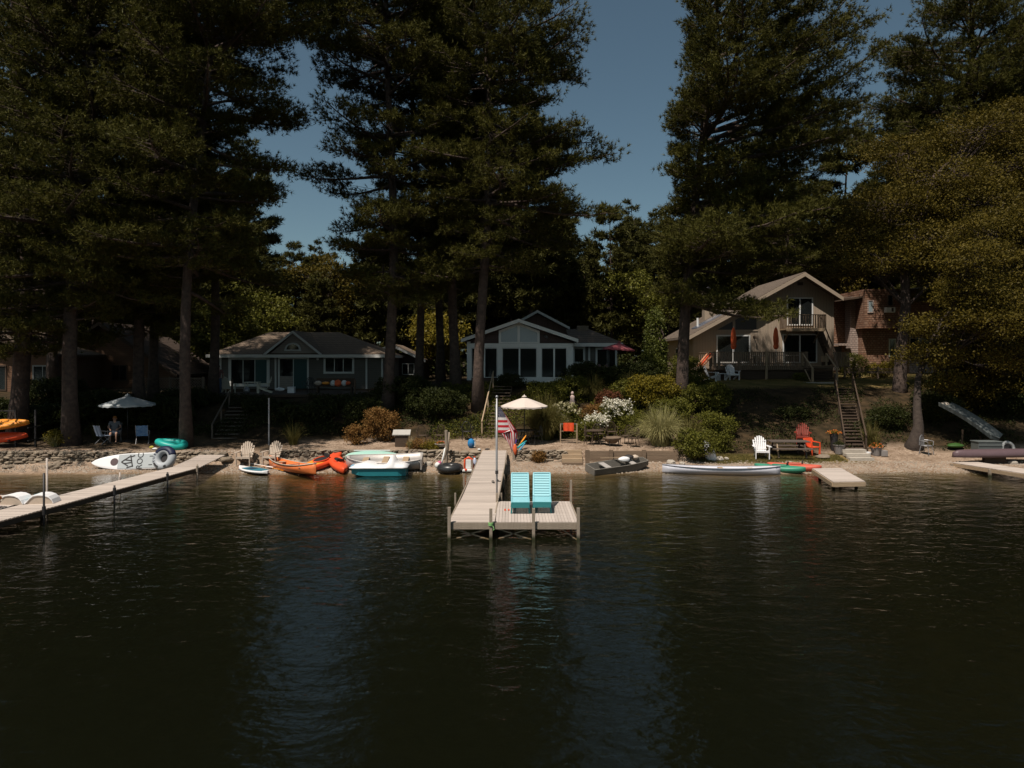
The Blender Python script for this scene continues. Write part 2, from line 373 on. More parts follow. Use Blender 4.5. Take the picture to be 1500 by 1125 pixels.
# ---------------------------------------------------------------- lake
wm = bpy.data.materials.new('lake_water'); wm.use_nodes = True; n = wm.node_tree.nodes; L = wm.node_tree.links
n.remove(n['Principled BSDF']); out = n['Material Output']
tc = n.new('ShaderNodeTexCoord')
def wn(sx, sy, sc, det):
    mp = n.new('ShaderNodeMapping'); mp.inputs['Scale'].default_value = (sx, sy, 1); mp.inputs['Rotation'].default_value = (0, 0, R(8)); L.new(tc.outputs['Object'], mp.inputs[0])
    q = n.new('ShaderNodeTexNoise'); q.inputs['Scale'].default_value = sc; q.inputs['Detail'].default_value = det; q.inputs['Roughness'].default_value = 0.55
    q.inputs['Distortion'].default_value = 0.4; L.new(mp.outputs[0], q.inputs[0]); return q.outputs[0]
b1 = n.new('ShaderNodeBump'); b1.inputs['Strength'].default_value = 0.42; b1.inputs['Distance'].default_value = 0.10; L.new(wn(0.6, 1.0, 1.7, 2), b1.inputs['Height'])
b2_ = n.new('ShaderNodeBump'); b2_.inputs['Strength'].default_value = 0.42; b2_.inputs['Distance'].default_value = 0.032; L.new(wn(0.6, 1.0, 7.5, 3), b2_.inputs['Height']); L.new(b1.outputs[0], b2_.inputs['Normal'])
fr = n.new('ShaderNodeFresnel'); fr.inputs[0].default_value = 1.33; L.new(b2_.outputs[0], fr.inputs['Normal'])
gl = n.new('ShaderNodeBsdfGlossy'); gl.inputs['Roughness'].default_value = 0.06; gl.inputs[0].default_value = (1, 1, 1, 1); L.new(b2_.outputs[0], gl.inputs['Normal'])
tr0 = n.new('ShaderNodeBsdfTransparent'); tr0.inputs[0].default_value = (0.97, 0.96, 0.92, 1)
df = n.new('ShaderNodeBsdfDiffuse'); df.inputs[0].default_value = (0.036, 0.041, 0.021, 1)   # the silt that makes the lake murky
tr = n.new('ShaderNodeMixShader'); tr.inputs[0].default_value = 0.11; L.new(tr0.outputs[0], tr.inputs[1]); L.new(df.outputs[0], tr.inputs[2])
ms = n.new('ShaderNodeMixShader'); L.new(fr.outputs[0], ms.inputs[0]); L.new(tr.outputs[0], ms.inputs[1]); L.new(gl.outputs[0], ms.inputs[2]); L.new(ms.outputs[0], out.inputs[0])
va = n.new('ShaderNodeVolumeAbsorption'); va.inputs[0].default_value = (0.44, 0.53, 0.24, 1); va.inputs[1].default_value = 1.55; L.new(va.outputs[0], out.inputs['Volume'])
wb = MB(); wb.b2(-560, 560, -560, 36, -11, 0.0)
# the far edge of the water stays under the banks
wo = wb.build('water', wm); tag(wo, kind='structure')

# ---------------------------------------------------------------- vegetation
def pine(name, label, base, d, outline, trunk_r, H, lean=(0, 0), nl=70, pad=2, rg=None, y0=0.7, group=None, crown_from=None, dens=1.0, nm=None, bl=(0.25, 0.034, 12), frontr=None, skew=None, back=None):
    """outline: [(height above base, reach to -x, reach to +x)] of the crown"""
    rg = rg or np.random.default_rng(1); bx, by, bz = base
    t = thing(name, label, 'tree', base, 0, group)
    o = np.array(outline, float)
    def axis(h):
        k = h/H; return np.array([lean[0]*k*H+0.25*math.sin(h*0.23+bx), lean[1]*k*H+0.2*math.sin(h*0.19+by), h])
    hs = np.linspace(0, H, 16); tr_ = MB()
    pts = [axis(h) for h in hs]; pts[0][2] = -0.6
    rad = [trunk_r*(1-0.93*(h/H)**1.1)*(1+0.45*math.exp(-h/0.5)) for h in hs]
    tr_.tube(pts, rad, 12)
    tc_ = []; td = []
    h0 = crown_from if crown_from is not None else o[0][0]
    nl = int(nl*1.35); hl = np.sort(rg.uniform(0, 1, nl)**1.12)*(H*0.985-h0)+h0
    az = rg.uniform(0, 2*PI)
    for h in hl:
        az += 2.4+rg.normal()*0.35
        rl = np.interp(h, o[:, 0], o[:, 1]); rr = np.interp(h, o[:, 0], o[:, 2]); rf = frontr or y0*(rl+rr)/2
        ca_, sa = math.cos(az), math.sin(az)
        if skew and sa < 0 and ca_ > -.3: rf = skew
        if back and sa > 0: rf = back
        rx = rr if ca_ > 0 else rl
        Lm = 1/math.sqrt((ca_/max(rx, .4))**2+(sa/max(rf, .4))**2)*rg.uniform(0.72, 1.08)
        if rg.random() < 0.12: Lm *= 0.5
        Lm = max(Lm, 0.7); kh = (h-h0)/(H-h0+1e-6); e = -0.10+0.75*kh**1.5+rg.normal()*0.10
        p0 = axis(h); ns = 6; s = np.linspace(0, 1, ns)
        da = rg.normal()*0.25
        cv = np.stack([np.cos(az+da*s), np.sin(az+da*s), 0*s], -1)*Lm*s[:, None]; cv[:, 2] = Lm*(e*s-0.22*s**2+0.26*s**3)
        cv += p0; r0 = min(0.018*Lm+0.02, trunk_r*0.45)
        tr_.tube([tuple(q) for q in cv], [r0*(1-0.85*v) for v in s], 5, cap=False)
        nsec = int(Lm*(1.65 if dens >= 1 else 1.5)*dens)+2
        for k in range(nsec):
            for sd in (-1, 1):
                u = 0.22+0.78*(k+rg.random())/nsec; u = min(u, 1.0)
                q = np.array([np.interp(u, s, cv[:, i]) for i in range(3)])
                l2 = (0.50*Lm*(1-u)+0.55)*rg.uniform(0.6, 1.25); l2 = min(l2, 2.7)
                a2 = az+da*u+sd*rg.uniform(0.5, 1.05); up = rg.uniform(-0.02, 0.32)
                dv = np.array([math.cos(a2), math.sin(a2), up]); e2 = q+dv*l2
                if l2 > 0.8 and dens >= 1: tr_.tube([tuple(q), tuple(e2)], [0.016, 0.006], 3, cap=False)
                m = max(2, int(l2/0.24*dens)+1)
                for j in range(m):
                    f = (.38+.62*(j+1)/m if j else 0.28) if dens >= 1 else ((j+1)/m if j else 0.25)
                    for _ in range((pad+(j > 0)) if u > 0.35 or j else 1):
                        tc_.append(q+dv*l2*f+rg.normal(size=3)*np.array([.15, .15, .12])); td.append(dv+np.array([0, 0, 0.45]))
    tc_ = np.array(tc_); td = unit(np.array(td)); n_, K = len(tc_), bl[2]
    cc = np.repeat(tc_, K, 0); dd = unit(np.repeat(td, K, 0)*0.75+rg.normal(size=(n_*K, 3))*0.62)
    ln = bl[0]*rg.uniform(0.7, 1.35, n_*K); V = blades(cc-dd*0.03, dd, ln, np.full(n_*K, bl[1])*rg.uniform(.7, 1.3, n_*K), rg)
    tr_.build('trunk', BARK, t, smooth=True)
    np_mesh('crown', V, 3, nm or NEEDLE, t)
    return t

def ol(d, bx, bz, rows):
    """crown rows (py, px left, px right) at distance d -> (height, reach left, reach right) round the trunk"""
    r = [(Zp(py, d)-bz, max(0.3, bx-X(a, d)), max(0.3, X(b, d)-bx)) for py, a, b in rows]
    return sorted(r)

def leafy(name, label, base, lumps, ncl, per, size, lm, rg, trunk=None, limb_r=1.0, cat='tree', group=None, clr=0.8, flat=0.5, shell=0.55, up=0.5, stems=0, fl=0.55, bark=None):
    """lumps: ellipsoids (x, y, z, rx, ry, rz) relative to base that the leaf clusters fill, mostly near their surface"""
    t = thing(name, label, cat, base, 0, group)
    lv = np.array([l[3]*l[4]*l[5] for l in lumps])**0.7; lv = lv/lv.sum(); lm_ = np.array(lumps, float)
    pick = rg.choice(len(lumps), ncl, p=lv); dirs = unit(rg.normal(size=(ncl, 3))); rr = shell+(1-shell)*rg.random(ncl)**0.7
    cc = lm_[pick, :3]+dirs*lm_[pick, 3:]*rr[:, None]
    if cat != 'tree': cc[:, 2] = np.maximum(cc[:, 2], 0.05)
    P = np.repeat(cc, per, 0); o = rg.normal(size=P.shape)*clr*0.42; o[:, 2] *= flat; P = P+o
    tm = MB()
    if trunk:
        pts, rad = trunk; tm.tube(pts, rad, 12)
        tp = np.array(pts, float); fork = tp[int(len(tp)*(0.45 if limb_r == 1 else .75)):]
        for i, l in enumerate(lumps):
            a = fork[min(len(fork)-1, i % len(fork))]; c = np.array(l[:3]); mid = (a+c)/2+rg.normal(size=3)*0.3; mid[2] -= 0.2
            r0 = max(0.05, rad[-1])*limb_r; tm.tube([tuple(a), tuple(mid), tuple(c)], [r0, r0*0.6, r0*0.3], 6, cap=False)
            for j in np.where(pick == i)[0][::2]:
                tm.tube([tuple(c if rg.random() < .5 else mid), tuple((c+cc[j])/2+rg.normal(size=3)*.12), tuple(cc[j])], [0.035, 0.02, 0.007], 3, cap=False)
    else:
        for j in range(stems or min(40, ncl//3)):
            c = cc[j % ncl]; tm.tube([(c[0]*0.15, c[1]*0.15, -0.1), (c[0]*0.55, c[1]*0.55, c[2]*0.55), tuple(c)], [0.018, 0.012, 0.004], 4, cap=False)
    tm.build('trunk' if trunk else 'stem', bark or (BARK if trunk else STEMM), t, smooth=True)
    np_mesh('crown' if trunk else 'foliage', leaves(P, size, rg, up, fl), 4, lm, t)
    t['_c'] = 0; del t['_c']
    return t, cc

def bush(label, px, d, w_, h_, lm, seed, dep=None, name='bush', n=None, size=0.10, dz=0.0, y=None, group=None, cat='bush', flat=0.7, clr=0.24):
    rg = np.random.default_rng(seed); x = X(px, d); yy = d if y is None else y; dep = dep or w_*0.8
    lumps = []
    for k in range(6):
        a = k*1.05+seed; lumps.append((math.cos(a)*w_*0.22, math.sin(a)*dep*0.22, h_*rg.uniform(0.42, 0.58), w_*0.30, dep*0.30, h_*0.44))
    n = n or int(90*max(1, w_*h_))
    return leafy(name, label, (x, yy, g(x, yy)+dz), lumps, n, 26, size, lm, rg, cat=cat, group=group, clr=clr, flat=flat, shell=0.75)

def grass_clump(label, px, d, w_, h_, m, seed, nb=520, name='ornamental_grass', cat='plant', wd=0.022, arch=1.0, group=None, y=None, dz=0.0):
    rg = np.random.default_rng(seed); x = X(px, d); t = thing(name, label, cat, (x, d, g(x, d)+dz), 0, group)
    a = rg.uniform(0, 2*PI, nb); rch = w_/2*rg.uniform(0.25, 1.05, nb); hh = h_*rg.uniform(0.65, 1.1, nb)
    s = np.linspace(0, 1, 6); P = np.zeros((nb, 6, 3)); r0 = rg.uniform(0, 0.16, nb)*w_
    for i, u in enumerate(s):
        rad = r0+rch*u**1.3; P[:, i, 0] = np.cos(a)*rad; P[:, i, 1] = np.sin(a)*rad
        P[:, i, 2] = hh*((1.2+.35*arch)*u-0.9*arch*u**2.2*(rch/(w_/2)))
    side = np.stack([-np.sin(a), np.cos(a), 0*a], -1)+rg.normal(size=(nb, 3))*0.3; side = unit(side)
    Q = []
    for i in range(5):
        w0 = wd*(1-s[i]*0.8); w1 = wd*(1-s[i+1]*0.85)
        q = np.stack([P[:, i]-side*w0/2, P[:, i]+side*w0/2, P[:, i+1]+side*w1/2, P[:, i+1]-side*w1/2], 1); Q.append(q)
    o = np_mesh('foliage', np.concatenate(Q), 4, m, t); return t

rgp = np.random.default_rng(11)
# --- hero pines
def hero(label, px, d, rows, tr_r, H, lean=(0, 0), nl=75, seed=1, **k):
    x = X(px, d); z = g(x, d)
    return pine('pine_tree', label, (x, d, z), d, ol(d, x, z, rows), tr_r, H, lean, nl, 2, np.random.default_rng(seed), **k)
GP = 'tall white pines on the left bank'
hero('thick pine trunk nearest the kayak rack at the left edge', 28, 36.6, [(520, -10, 110), (420, -60, 160), (250, -120, 190), (50, -80, 200), (-250, -30, 120), (-450, 20, 60)], .42, 35, seed=2, nl=90, frontr=5.5)
hero('tall pine with lean grey trunk rising behind the leftmost stone wall', 110, 35.6, [(470, 40, 190), (400, -20, 250), (300, 0, 290), (160, 20, 300), (0, 40, 260), (-300, 90, 190), (-480, 120, 160)], .36, 34, (0.018, 0), seed=3, nl=105, frontr=7.2)
hero('tall pine beside the teal inflatable with its trunk leaning right', 273, 35.0, [(430, 180, 345), (380, 150, 355), (330, 130, 345), (290, 170, 383), (235, 180, 396), (190, 190, 372), (130, 180, 437), (60, 180, 430), (0, 200, 418), (-250, 240, 400), (-480, 290, 350)], .27, 34, (0.045, 0), seed=4, nl=105, frontr=7.0)
hero('slender pine behind the grey parasol', 208, 40.0, [(488, 160, 262), (440, 130, 290), (300, 110, 330), (100, 120, 340), (-200, 160, 290), (-380, 200, 240)], .30, 33, seed=5, nl=80, y0=1.0)
hero('slender pine between the brown house and the lattice deck', 233, 42.5, [(495, 185, 290), (430, 150, 310), (300, 150, 345), (100, 160, 370), (-200, 190, 300), (-380, 220, 250)], .27, 33, seed=6, nl=75)
hero('pine standing at the left corner of the hip roofed cottage', 309, 43.5, [(400, 240, 350), (320, 240, 375), (230, 250, 372), (120, 240, 400), (0, 250, 405), (-250, 270, 360), (-400, 300, 330)], .28, 34, seed=7, nl=80)
hero('dark pine far back at the left edge of the view', 70, 46.0, [(500, -20, 150), (350, -60, 180), (100, -60, 220), (-250, 20, 140), (-380, 60, 100)], .33, 35, seed=8, nl=80)
hero('pine right of the hip roofed cottage with long limbs over the gap of sky', 571, 40.5, [(440, 510, 640), (400, 505, 670), (360, 478, 680), (335, 455, 680), (305, 500, 660), (270, 424, 660), (235, 432, 680), (205, 482, 690), (170, 500, 700), (130, 455, 690), (60, 428, 700), (0, 455, 700), (-250, 490, 650), (-480, 550, 600)], .31, 35, seed=9, nl=110, y0=1.15)
hero('pine in front of the white gabled porch', 706, 40.0, [(400, 650, 760), (350, 640, 830), (330, 640, 852), (300, 630, 878), (270, 620, 892), (235, 630, 880), (200, 620, 874), (165, 620, 850), (110, 620, 888), (70, 620, 885), (0, 640, 848), (-250, 650, 800), (-480, 690, 750)], .30, 35, (0.012, 0), seed=10, nl=115, y0=1.1)
hero('pine with a red brown trunk left of the white gabled porch', 640, 47.0, [(440, 590, 690), (350, 560, 740), (200, 540, 760), (0, 560, 740), (-250, 600, 690), (-350, 630, 660)], .27, 34, seed=12, nl=80)
hero('dark trunked pine at the left eave of the white gabled porch', 667, 43.5, [(420, 620, 720), (340, 590, 760), (200, 590, 790), (0, 590, 790), (-250, 630, 730), (-400, 660, 680)], .30, 34, seed=13, nl=85)
hero('pine behind the rusty leaved bush', 610, 44.5, [(430, 560, 660), (340, 520, 690), (200, 530, 700), (0, 530, 720), (-250, 570, 660), (-380, 600, 630)], .26, 33, seed=14, nl=75)
hero('big pine left of the brown saltbox house with its bare trunk in full sun', 1001, 41.0, [(452, 985, 1070), (440, 965, 1105), (400, 945, 1150), (370, 940, 1170), (320, 962, 1190), (280, 985, 1190), (240, 965, 1215), (200, 942, 1238), (170, 952, 1230), (130, 985, 1212), (75, 976, 1236), (30, 982, 1165), (0, 988, 1130), (-60, 1000, 1090), (-110, 1020, 1060)], .36, 24.5, (0.06, 0), seed=15, nl=140, skew=8.0, back=1.25)
hero('pine behind the brown shingled house, its top under the upper frame', 1420, 52.0, [(430, 1330, 1500), (330, 1280, 1540), (250, 1245, 1560), (190, 1245, 1570), (120, 1250, 1550), (75, 1258, 1530), (40, 1285, 1500), (20, 1370, 1470), (2, 1410, 1450)], .34, 27.5, seed=16, nl=150)
hero('pine at the right edge beyond the shingled house', 1545, 50.0, [(430, 1460, 1640), (200, 1440, 1640), (90, 1460, 1620), (20, 1500, 1580), (-60, 1530, 1560)], .34, 30, seed=17, nl=80)
hero('pine behind the chimney of the brown saltbox house', 1150, 62.0, [(400, 1090, 1200), (300, 1080, 1230), (220, 1100, 1240), (150, 1120, 1200), (100, 1140, 1160)], .28, 27, seed=18, nl=75)
# --- the wood behind the houses
def bgpine(seed, H, Rm, base, bm=.5):
    rg = np.random.default_rng(seed); o = [(base, Rm*.5, Rm*.5), (base+2, Rm*.9, Rm*.85), (H*.5, Rm, Rm), (H*.75, Rm*.75, Rm*.7), (H, .3, .3)]
    return pine('pine_tree', '', (0, 0, 0), 0, o, .22, H, (0, 0), 46, 2, rg, 0.95, dens=0.8, nm=NEEDLE2, bl=(0.50, 0.13, 6))
GF = 'pines of the wood behind the houses'
protos = [bgpine(31, 22, 3.8, 3), bgpine(32, 19, 3.4, 1.5), bgpine(33, 25, 3.9, 6), bgpine(34, 13, 3.0, .6)]
LB = ['distant dark pine in the wood behind the houses', 'distant dark pine in the wood behind the houses', 'distant dark pine in the wood behind the houses', 'distant dark pine in the wood behind the houses']
spots = []
rf = random.Random(5)
for row, (dd_, step) in enumerate([(68, 4.4), (74, 3.6), (82, 3.6), (91, 4.0), (102, 4.6), (114, 5.4)]):
    x = -dd_*0.76
    while x < dd_*0.76:
        spots.append((x+rf.uniform(-1.4, 1.4), dd_+rf.uniform(-3.5, 3.5), row)); x += step
first = set()
for (x, y, row) in spots:
    k = rf.randrange(4)
    px = 750+x*F/y
    sc = rf.uniform(0.85, 1.12)
    if 370 < px < 560 or 850 < px < 990: sc *= 0.80
    if 380 < px < 540 : sc *= 0.86
    if 780 < px < 1000 or 360 < px < 560 or 560 <= px < 660: sc = min(sc, (Zp((300 if px > 700 else 352)+rf.uniform(-12, 22), y)-g(x, y))/[22, 19, 25, 13][k])
    if k not in first:
        o = protos[k]; first.add(k)
    else: o = copy_tree(protos[k])
    o.location = (x, y, g(x, y)-0.1); o.rotation_euler = (0, 0, rf.uniform(0, 6.28)); o.scale = (sc, sc, sc)
    tag(o, 'distant pine in the dark wood behind the houses', 'tree', GF)
# --- broadleaf trees
rg = np.random.default_rng(51)
def P_(px, py, d): return (X(px, d), d, Zp(py, d))
def rel(base, px, py, d, rx, ry, rz): q = P_(px, py, d); return (q[0]-base[0], q[1]-base[1], q[2]-base[2], rx, ry, rz)
x = X(1318, 43); B = (x, 43, g(x, 43))
lum = [rel(B, px, py, d, a, b_, c) for px, py, d, a, b_, c in [(1290, 380, 42, 2.9, 2.4, .9), (1370, 350, 42, 3.0, 2.6, 1.0), (1300, 300, 43, 2.6, 2.4, 1.1), (1380, 260, 43, 3.2, 2.6, 1.3), (1440, 300, 42, 3.0, 2.4, 1.4), (1330, 225, 45, 2.8, 2.4, 1.1), (1430, 195, 45, 3.2, 2.6, 1.2), (1500, 240, 44, 3.0, 2.6, 1.6), (1260, 340, 44, 2.0, 1.8, .9), (1480, 360, 42, 2.8, 2.4, 1.2), (1400, 405, 43, 2.6, 2.0, .7), (1490, 170, 47, 2.6, 2.4, 1.0), (1250, 395, 44, 1.6, 1.4, .5)]]
leafy('broadleaf_tree', 'spreading olive leaved tree in front of the shingled house', B, lum, 1050, 95, 0.14, LEAFO, rg,
      ([(0, 0, -.5), (0, 0, .4), (.1, 0, 2.5), (.35, 0, 5), (.3, 0, 7.5), (1.2, 0, 10), (2.3, .4, 13)], [.52, .38, .32, .28, .24, .18, .10]), clr=1.0, flat=0.34, shell=0.6)
x = X(1350, 36.0); B = (x, 36.0, g(x, 36.0))
lum = [rel(B, px, py, d, a, b_, c) for px, py, d, a, b_, c in [(1440, 430, 38, 2.4, 2.0, 1.1), (1500, 400, 38, 2.6, 2.2, 1.3), (1430, 470, 39, 1.9, 1.6, 1.1), (1450, 520, 39, 2.1, 1.8, 1.1), (1520, 470, 38, 2.2, 2.0, 1.4), (1425, 545, 40, 1.8, 1.5, 1.0), (1520, 330, 38, 2.6, 2.2, 1.2), (1440, 570, 40, 2.0, 1.5, .9), (1500, 545, 39, 2.0, 1.8, 1.2), (1460, 340, 38, 2.4, 2.0, 1.2), (1380, 600, 39, 1.0, .8, .5), (1425, 425, 34.5, 1.7, 1.5, .8), (1450, 470, 34, 1.8, 1.6, .9), (1500, 450, 34, 1.9, 1.6, 1.0), (1430, 380, 34, 1.8, 1.6, .8), (1490, 520, 35, 1.4, 1.3, .7), (1378, 515, 36.2, 1.2, 1.1, .7), (1362, 478, 36, 1.1, 1.0, .6), (1340, 520, 37.5, .8, .8, .5), (1385, 560, 37, 1.1, .9, .5)]]
leafy('broadleaf_tree', 'low dark tree with a leaning trunk hanging over the right bank', B, lum, 1500, 80, 0.125, LEAFO, rg,
      ([(-.5, 0, -.5), (-.28, 0, .3), (-.1, .1, 1.0), (.05, .5, 2.0), (.5, 1.2, 3.4), (1.3, 1.6, 5.0), (2.2, 1.8, 6.6)], [.62, .36, .24, .19, .15, .11, .08]), limb_r=.4, bark=mat('dark_bark', (.06, .045, .036), (.03, .022, .018), 5, .95, 1.0, bscale=12, isl=0), clr=0.85, flat=0.4, shell=0.45)
x = X(1500, 43); B = (x, 43, g(x, 43))
lum = [rel(B, px, py, d, a, b_, c) for px, py, d, a, b_, c in [(1440, 440, 44, 2.4, 2, 1.4), (1500, 480, 43, 2.6, 2.2, 1.6), (1550, 420, 43, 2.6, 2.2, 1.8), (1420, 520, 45, 2.0, 1.6, 1.2), (1480, 550, 43, 2.2, 1.6, 1.0), (1540, 540, 42, 2.2, 1.8, 1.4)]]
leafy('broadleaf_tree', 'dark bushy tree at the right edge behind the hanging one', B, lum, 420, 80, 0.15, LEAFD, rg, ([(0, 0, -.5), (.1, 0, 1.5), (0, .2, 3.5), (-.2, 0, 5.5)], [.3, .22, .18, .1]), clr=0.9, flat=0.5, shell=0.4)
for i, (px, d, r, h, m, lb) in enumerate([(375, 66, 3.6, 9, LEAFG, 'sunlit yellow green tree behind the hip roofed cottage'), (640, 60, 2.4, 5.0, LEAFY, 'small sunlit tree behind the trunks left of the white porch'), (330, 58, 2.6, 6, LEAFG, 'low sunlit tree at the left corner of the hip roofed cottage'), (945, 66, 3.0, 9, LEAFG, 'broadleaf tree behind the columnar evergreen'), (1240, 66, 3.2, 12, LEAFO, 'olive tree behind the ridge of the brown saltbox house'), (480, 70, 3.6, 11, LEAFO, 'olive tree above the hip of the cottage roof')]):
    x = X(px, d); rg2 = np.random.default_rng(70+i)
    lum = [(rg2.normal()*r*.45, rg2.normal()*r*.4, h*(.45+.5*k/6), r*.55, r*.5, h*.13) for k in range(7)]
    leafy('broadleaf_tree', lb, (x, d, g(x, d)), lum, 190, 60, 0.24, m, rg2, ([(0, 0, -.3), (.05, 0, h*.3), (0, .1, h*.6), (.1, 0, h*.8)], [.2, .15, .1, .05]), clr=1.1, flat=0.5, shell=0.4)

# the wooded far shore behind the viewer, seen only in window and water reflections
rgf = np.random.default_rng(88); n = 1500; x = rgf.uniform(-420, 420, n); y = rgf.uniform(-470, -430, n); hh = rgf.uniform(14, 26, n)
P = []
for k in range(5):
    a = 2*PI*k/5; r = 5.0; P.append(np.stack([np.stack([x+r*np.cos(a), y+r*np.sin(a), hh*.05-2], -1), np.stack([x+r*np.cos(a+1.26), y+r*np.sin(a+1.26), hh*.05-2], -1), np.stack([x, y, hh], -1)], 1))
o = np_mesh('far_forest', np.concatenate(P), 3, NEEDLE2); tag(o, 'wooded far shore of the lake', 'forest', kind='stuff')
rise = MB(); rise.add([(-600, -425, -3), (600, -425, -3), (600, -480, 9), (-600, -480, 9), (600, -600, 9), (-600, -600, 9)], [(0, 1, 2, 3), (3, 2, 4, 5)]); o = rise.build('far_bank', gm); tag(o, kind='structure')
# ================================================================ shore: docks, walls, steps
def deck_section(mb, x0, x1, y0, y1, z0, z1, bw=0.14):
    n = int(round((y1-y0)/bw)); 
    for i in range(n):
        a = y0+(y1-y0)*i/n; b = a+(y1-y0)/n-0.008; t = (a+b)/2; z = z0+(z1-z0)*(t-y0)/(y1-y0)
        mb.box(((x0+x1)/2+rnd.uniform(-.006, .006), t, z-.017+rnd.uniform(-.002, .002)), (x1-x0, b-a, 0.034))
def post(parent, x, y, z0, z1, r=0.035, m=None, name='post', sq=True):
    mb = MB()
    if sq: mb.b2(x-r, x+r, y-r, y+r, z0, z1)
    else: mb.tube([(x, y, z0), (x, y, z1)], r, 10)
    return mb.build(name, m or WOODW, parent)

# --- central dock with its end platform
sx0, sx1 = X(658, 20.2), X(724, 20.2)     # walkway at its lake end
t = thing('dock', 'long grey wooden dock with a square end platform running out from the stone wall', 'dock', (0, 0, 0))
zc = 0.45
def mbwalk():
    mb = MB(); y0, y1 = 20.2, 34.0; nb = 96
    for i in range(nb):
        u = i/nb; y = y0+(y1-y0)*u; xa = X(658, 20.2)+(X(707, 34.0)-X(658, 20.2))*u; xb = X(724.5, 20.2)+(X(742, 34.0)-X(724.5, 20.2))*u
        z = zc+0.29*max(0, (y-24)/10.0)
        mb.box(((xa+xb)/2, y+0.068, z-.017+rnd.uniform(-.002, .002)), (xb-xa, 0.137, 0.034))
    return mb
mbwalk().build('walkway', WOODG, t)
mb = MB(); px0, px1, py0, py1 = X(726, 20.2), X(847, 20.2), 20.2, 23.15
nb = 26
for i in range(nb):
    a = px0+(px1-px0)*i/nb; b = px0+(px1-px0)*(i+1)/nb-.007
    if i == nb//2: pass
    mb.b2(a, b, py0, py1, zc-.034, zc+rnd.uniform(-.002, .002))
mb.build('platform', WOODG2, t)
mb = MB()
mb.b2(sx0-.02, px1+.02, 20.12, 20.16, zc-.19, zc-.01); mb.b2(px1+.005, px1+.045, 20.165, 23.1, zc-.19, zc-.01)
mb.b2(px0+.05, px1-.01, 23.155, 23.195, zc-.17, zc-.02)
mb.bar((sx0-.025, 20.17, zc-.10), (X(707, 34.0)-.03, 33.9, .62), .04, .15); mb.bar((px0-.06, 20.17, zc-.10), (X(742, 34)+.03, 33.9, .62), .04, .15)
for yy in (24.3, 27.7, 31.0): mb.b2(X(658+(yy-20.2)*3.5, yy)+.1, X(742-(34-yy)*1.2, yy)-.05, yy-.03, yy+.03, .28, .40)
mb.build('frame', WOODP, t)
for pxx, top in ((658, 743), (719, 745), (781.5, 745), (847, 744)):
    x = X(pxx, 20.05); post(t, x, 20.05, -1.3, Zp(top, 20.05), .042)
post(t, X(836.5, 23.2), 23.28, -1.0, Zp(703, 23.3), .036)
post(t, X(728, 23.1), 23.05, -1.0, Zp(722, 23.1), .036)
for yy in (24.3, 27.7, 31.0):
    for pxx in (656+(yy-20.2)*3.6, 742-(34-yy)*1.2): post(t, X(pxx, yy)+(-.09 if pxx < 700 else .09), yy, -.8, .50+.29*max(0, (yy-24)/10.0), .03)
for (a, b_) in (((663, -.05), (716, .26)), ((663, .26), (716, -.05)), ((726, -.05), (778, .26)), ((726, .26), (778, -.05)), ((820, .28), (845, -.06))):
    MB().bar((X(a[0], 20.2), 20.24, a[1]), (X(b_[0], 20.2), 20.24, b_[1]), .035, .015, up=(0, 1, 0)).build('brace', WOODT, t)
post(t, X(751, 33.9)+.05, 33.85, 0.0, .82, .06)
# flagpole and flag
fx, fy = X(727.5, 23.0), 23.3; zt = Zp(583, 23.3)
t = thing('flagpole', 'slim metal flagpole standing on the central dock', 'flagpole', (fx, fy, zc))
MB().tube([(0, 0, -1.2), (0, 0, zt-zc)], .030, 10).build('pole', STEEL, t, smooth=True)
MB().ball((0, 0, zt-zc+.04), .05).build('ball', STEEL, t, smooth=True)
mb = MB(); mb.box((0, -.02, .92), (.10, .09, .10)); mb.build('clamp', BLACK, t)
mb = MB(); mb.tube([(-.045, 0, zt-zc-.2), (-.05, 0, .9)], .006, 4); mb.build('halyard', WPAINT, t)
# the flag, hanging in folds
FR = mat('flag_red', (0.60, 0.03, 0.04), (0.52, 0.02, 0.03), 9, 0.8, transl=.25, isl=0); FW = mat('flag_white', (0.80, 0.74, 0.72), (0.72, 0.66, 0.64), 9, 0.8, transl=.25, isl=0); FB = mat('flag_blue', (0.015, 0.02, 0.07), (0.012, 0.016, 0.05), 9, 0.8, transl=.25, isl=0)
nu, nv = 78, 65
def fp(u, v):
    """the hoist half hangs level, the fly half falls off it in a slanting fold"""
    if u <= .5:
        q = u/.5; z = -(v/.54*.34 if v < .54 else .34+(v-.54)/.46*.48)
        return Vector((q*(.06+.50*min(1, -z/.82)), .05*math.sin(q*6+v*3)*q, z))
    q = (u-.5)/.5
    a = Vector((.56-.50*v, .02-.05*math.sin(v*9), -.80-.03*v)); b = Vector((.34+.10*(1-v), .05*math.sin(v*7), -1.12-.36*(1-abs(v-.45)*1.5)))
    p = a.lerp(b, q); p.y += .05*math.sin(q*4+v*12); p.x += .16*q*(1-q)*(.5-v); return p
vv = [tuple(fp(i/nu, j/nv)) for j in range(nv+1) for i in range(nu+1)]
ff = []; mi = []
stars = set()
for r_ in range(9):
    for c_ in range(6 if r_ % 2 == 0 else 5):
        ci = int((2*c_+1+(r_ % 2))/12*39); cj = int((r_+.5)/9*35); stars |= {(ci, cj), (ci+1, cj), (ci, cj+1), (ci+1, cj+1)}
for j in range(nv):
    for i in range(nu):
        ff.append((j*(nu+1)+i, j*(nu+1)+i+1, (j+1)*(nu+1)+i+1, (j+1)*(nu+1)+i))
        mi.append((1 if (i, j) in stars else 2) if (i < 39 and j < 35) else (0 if (j//5) % 2 == 0 else 1))
me = bpy.data.meshes.new('flag'); me.from_pydata(vv, [], ff)
for m_ in (FR, FW, FB): me.materials.append(m_)
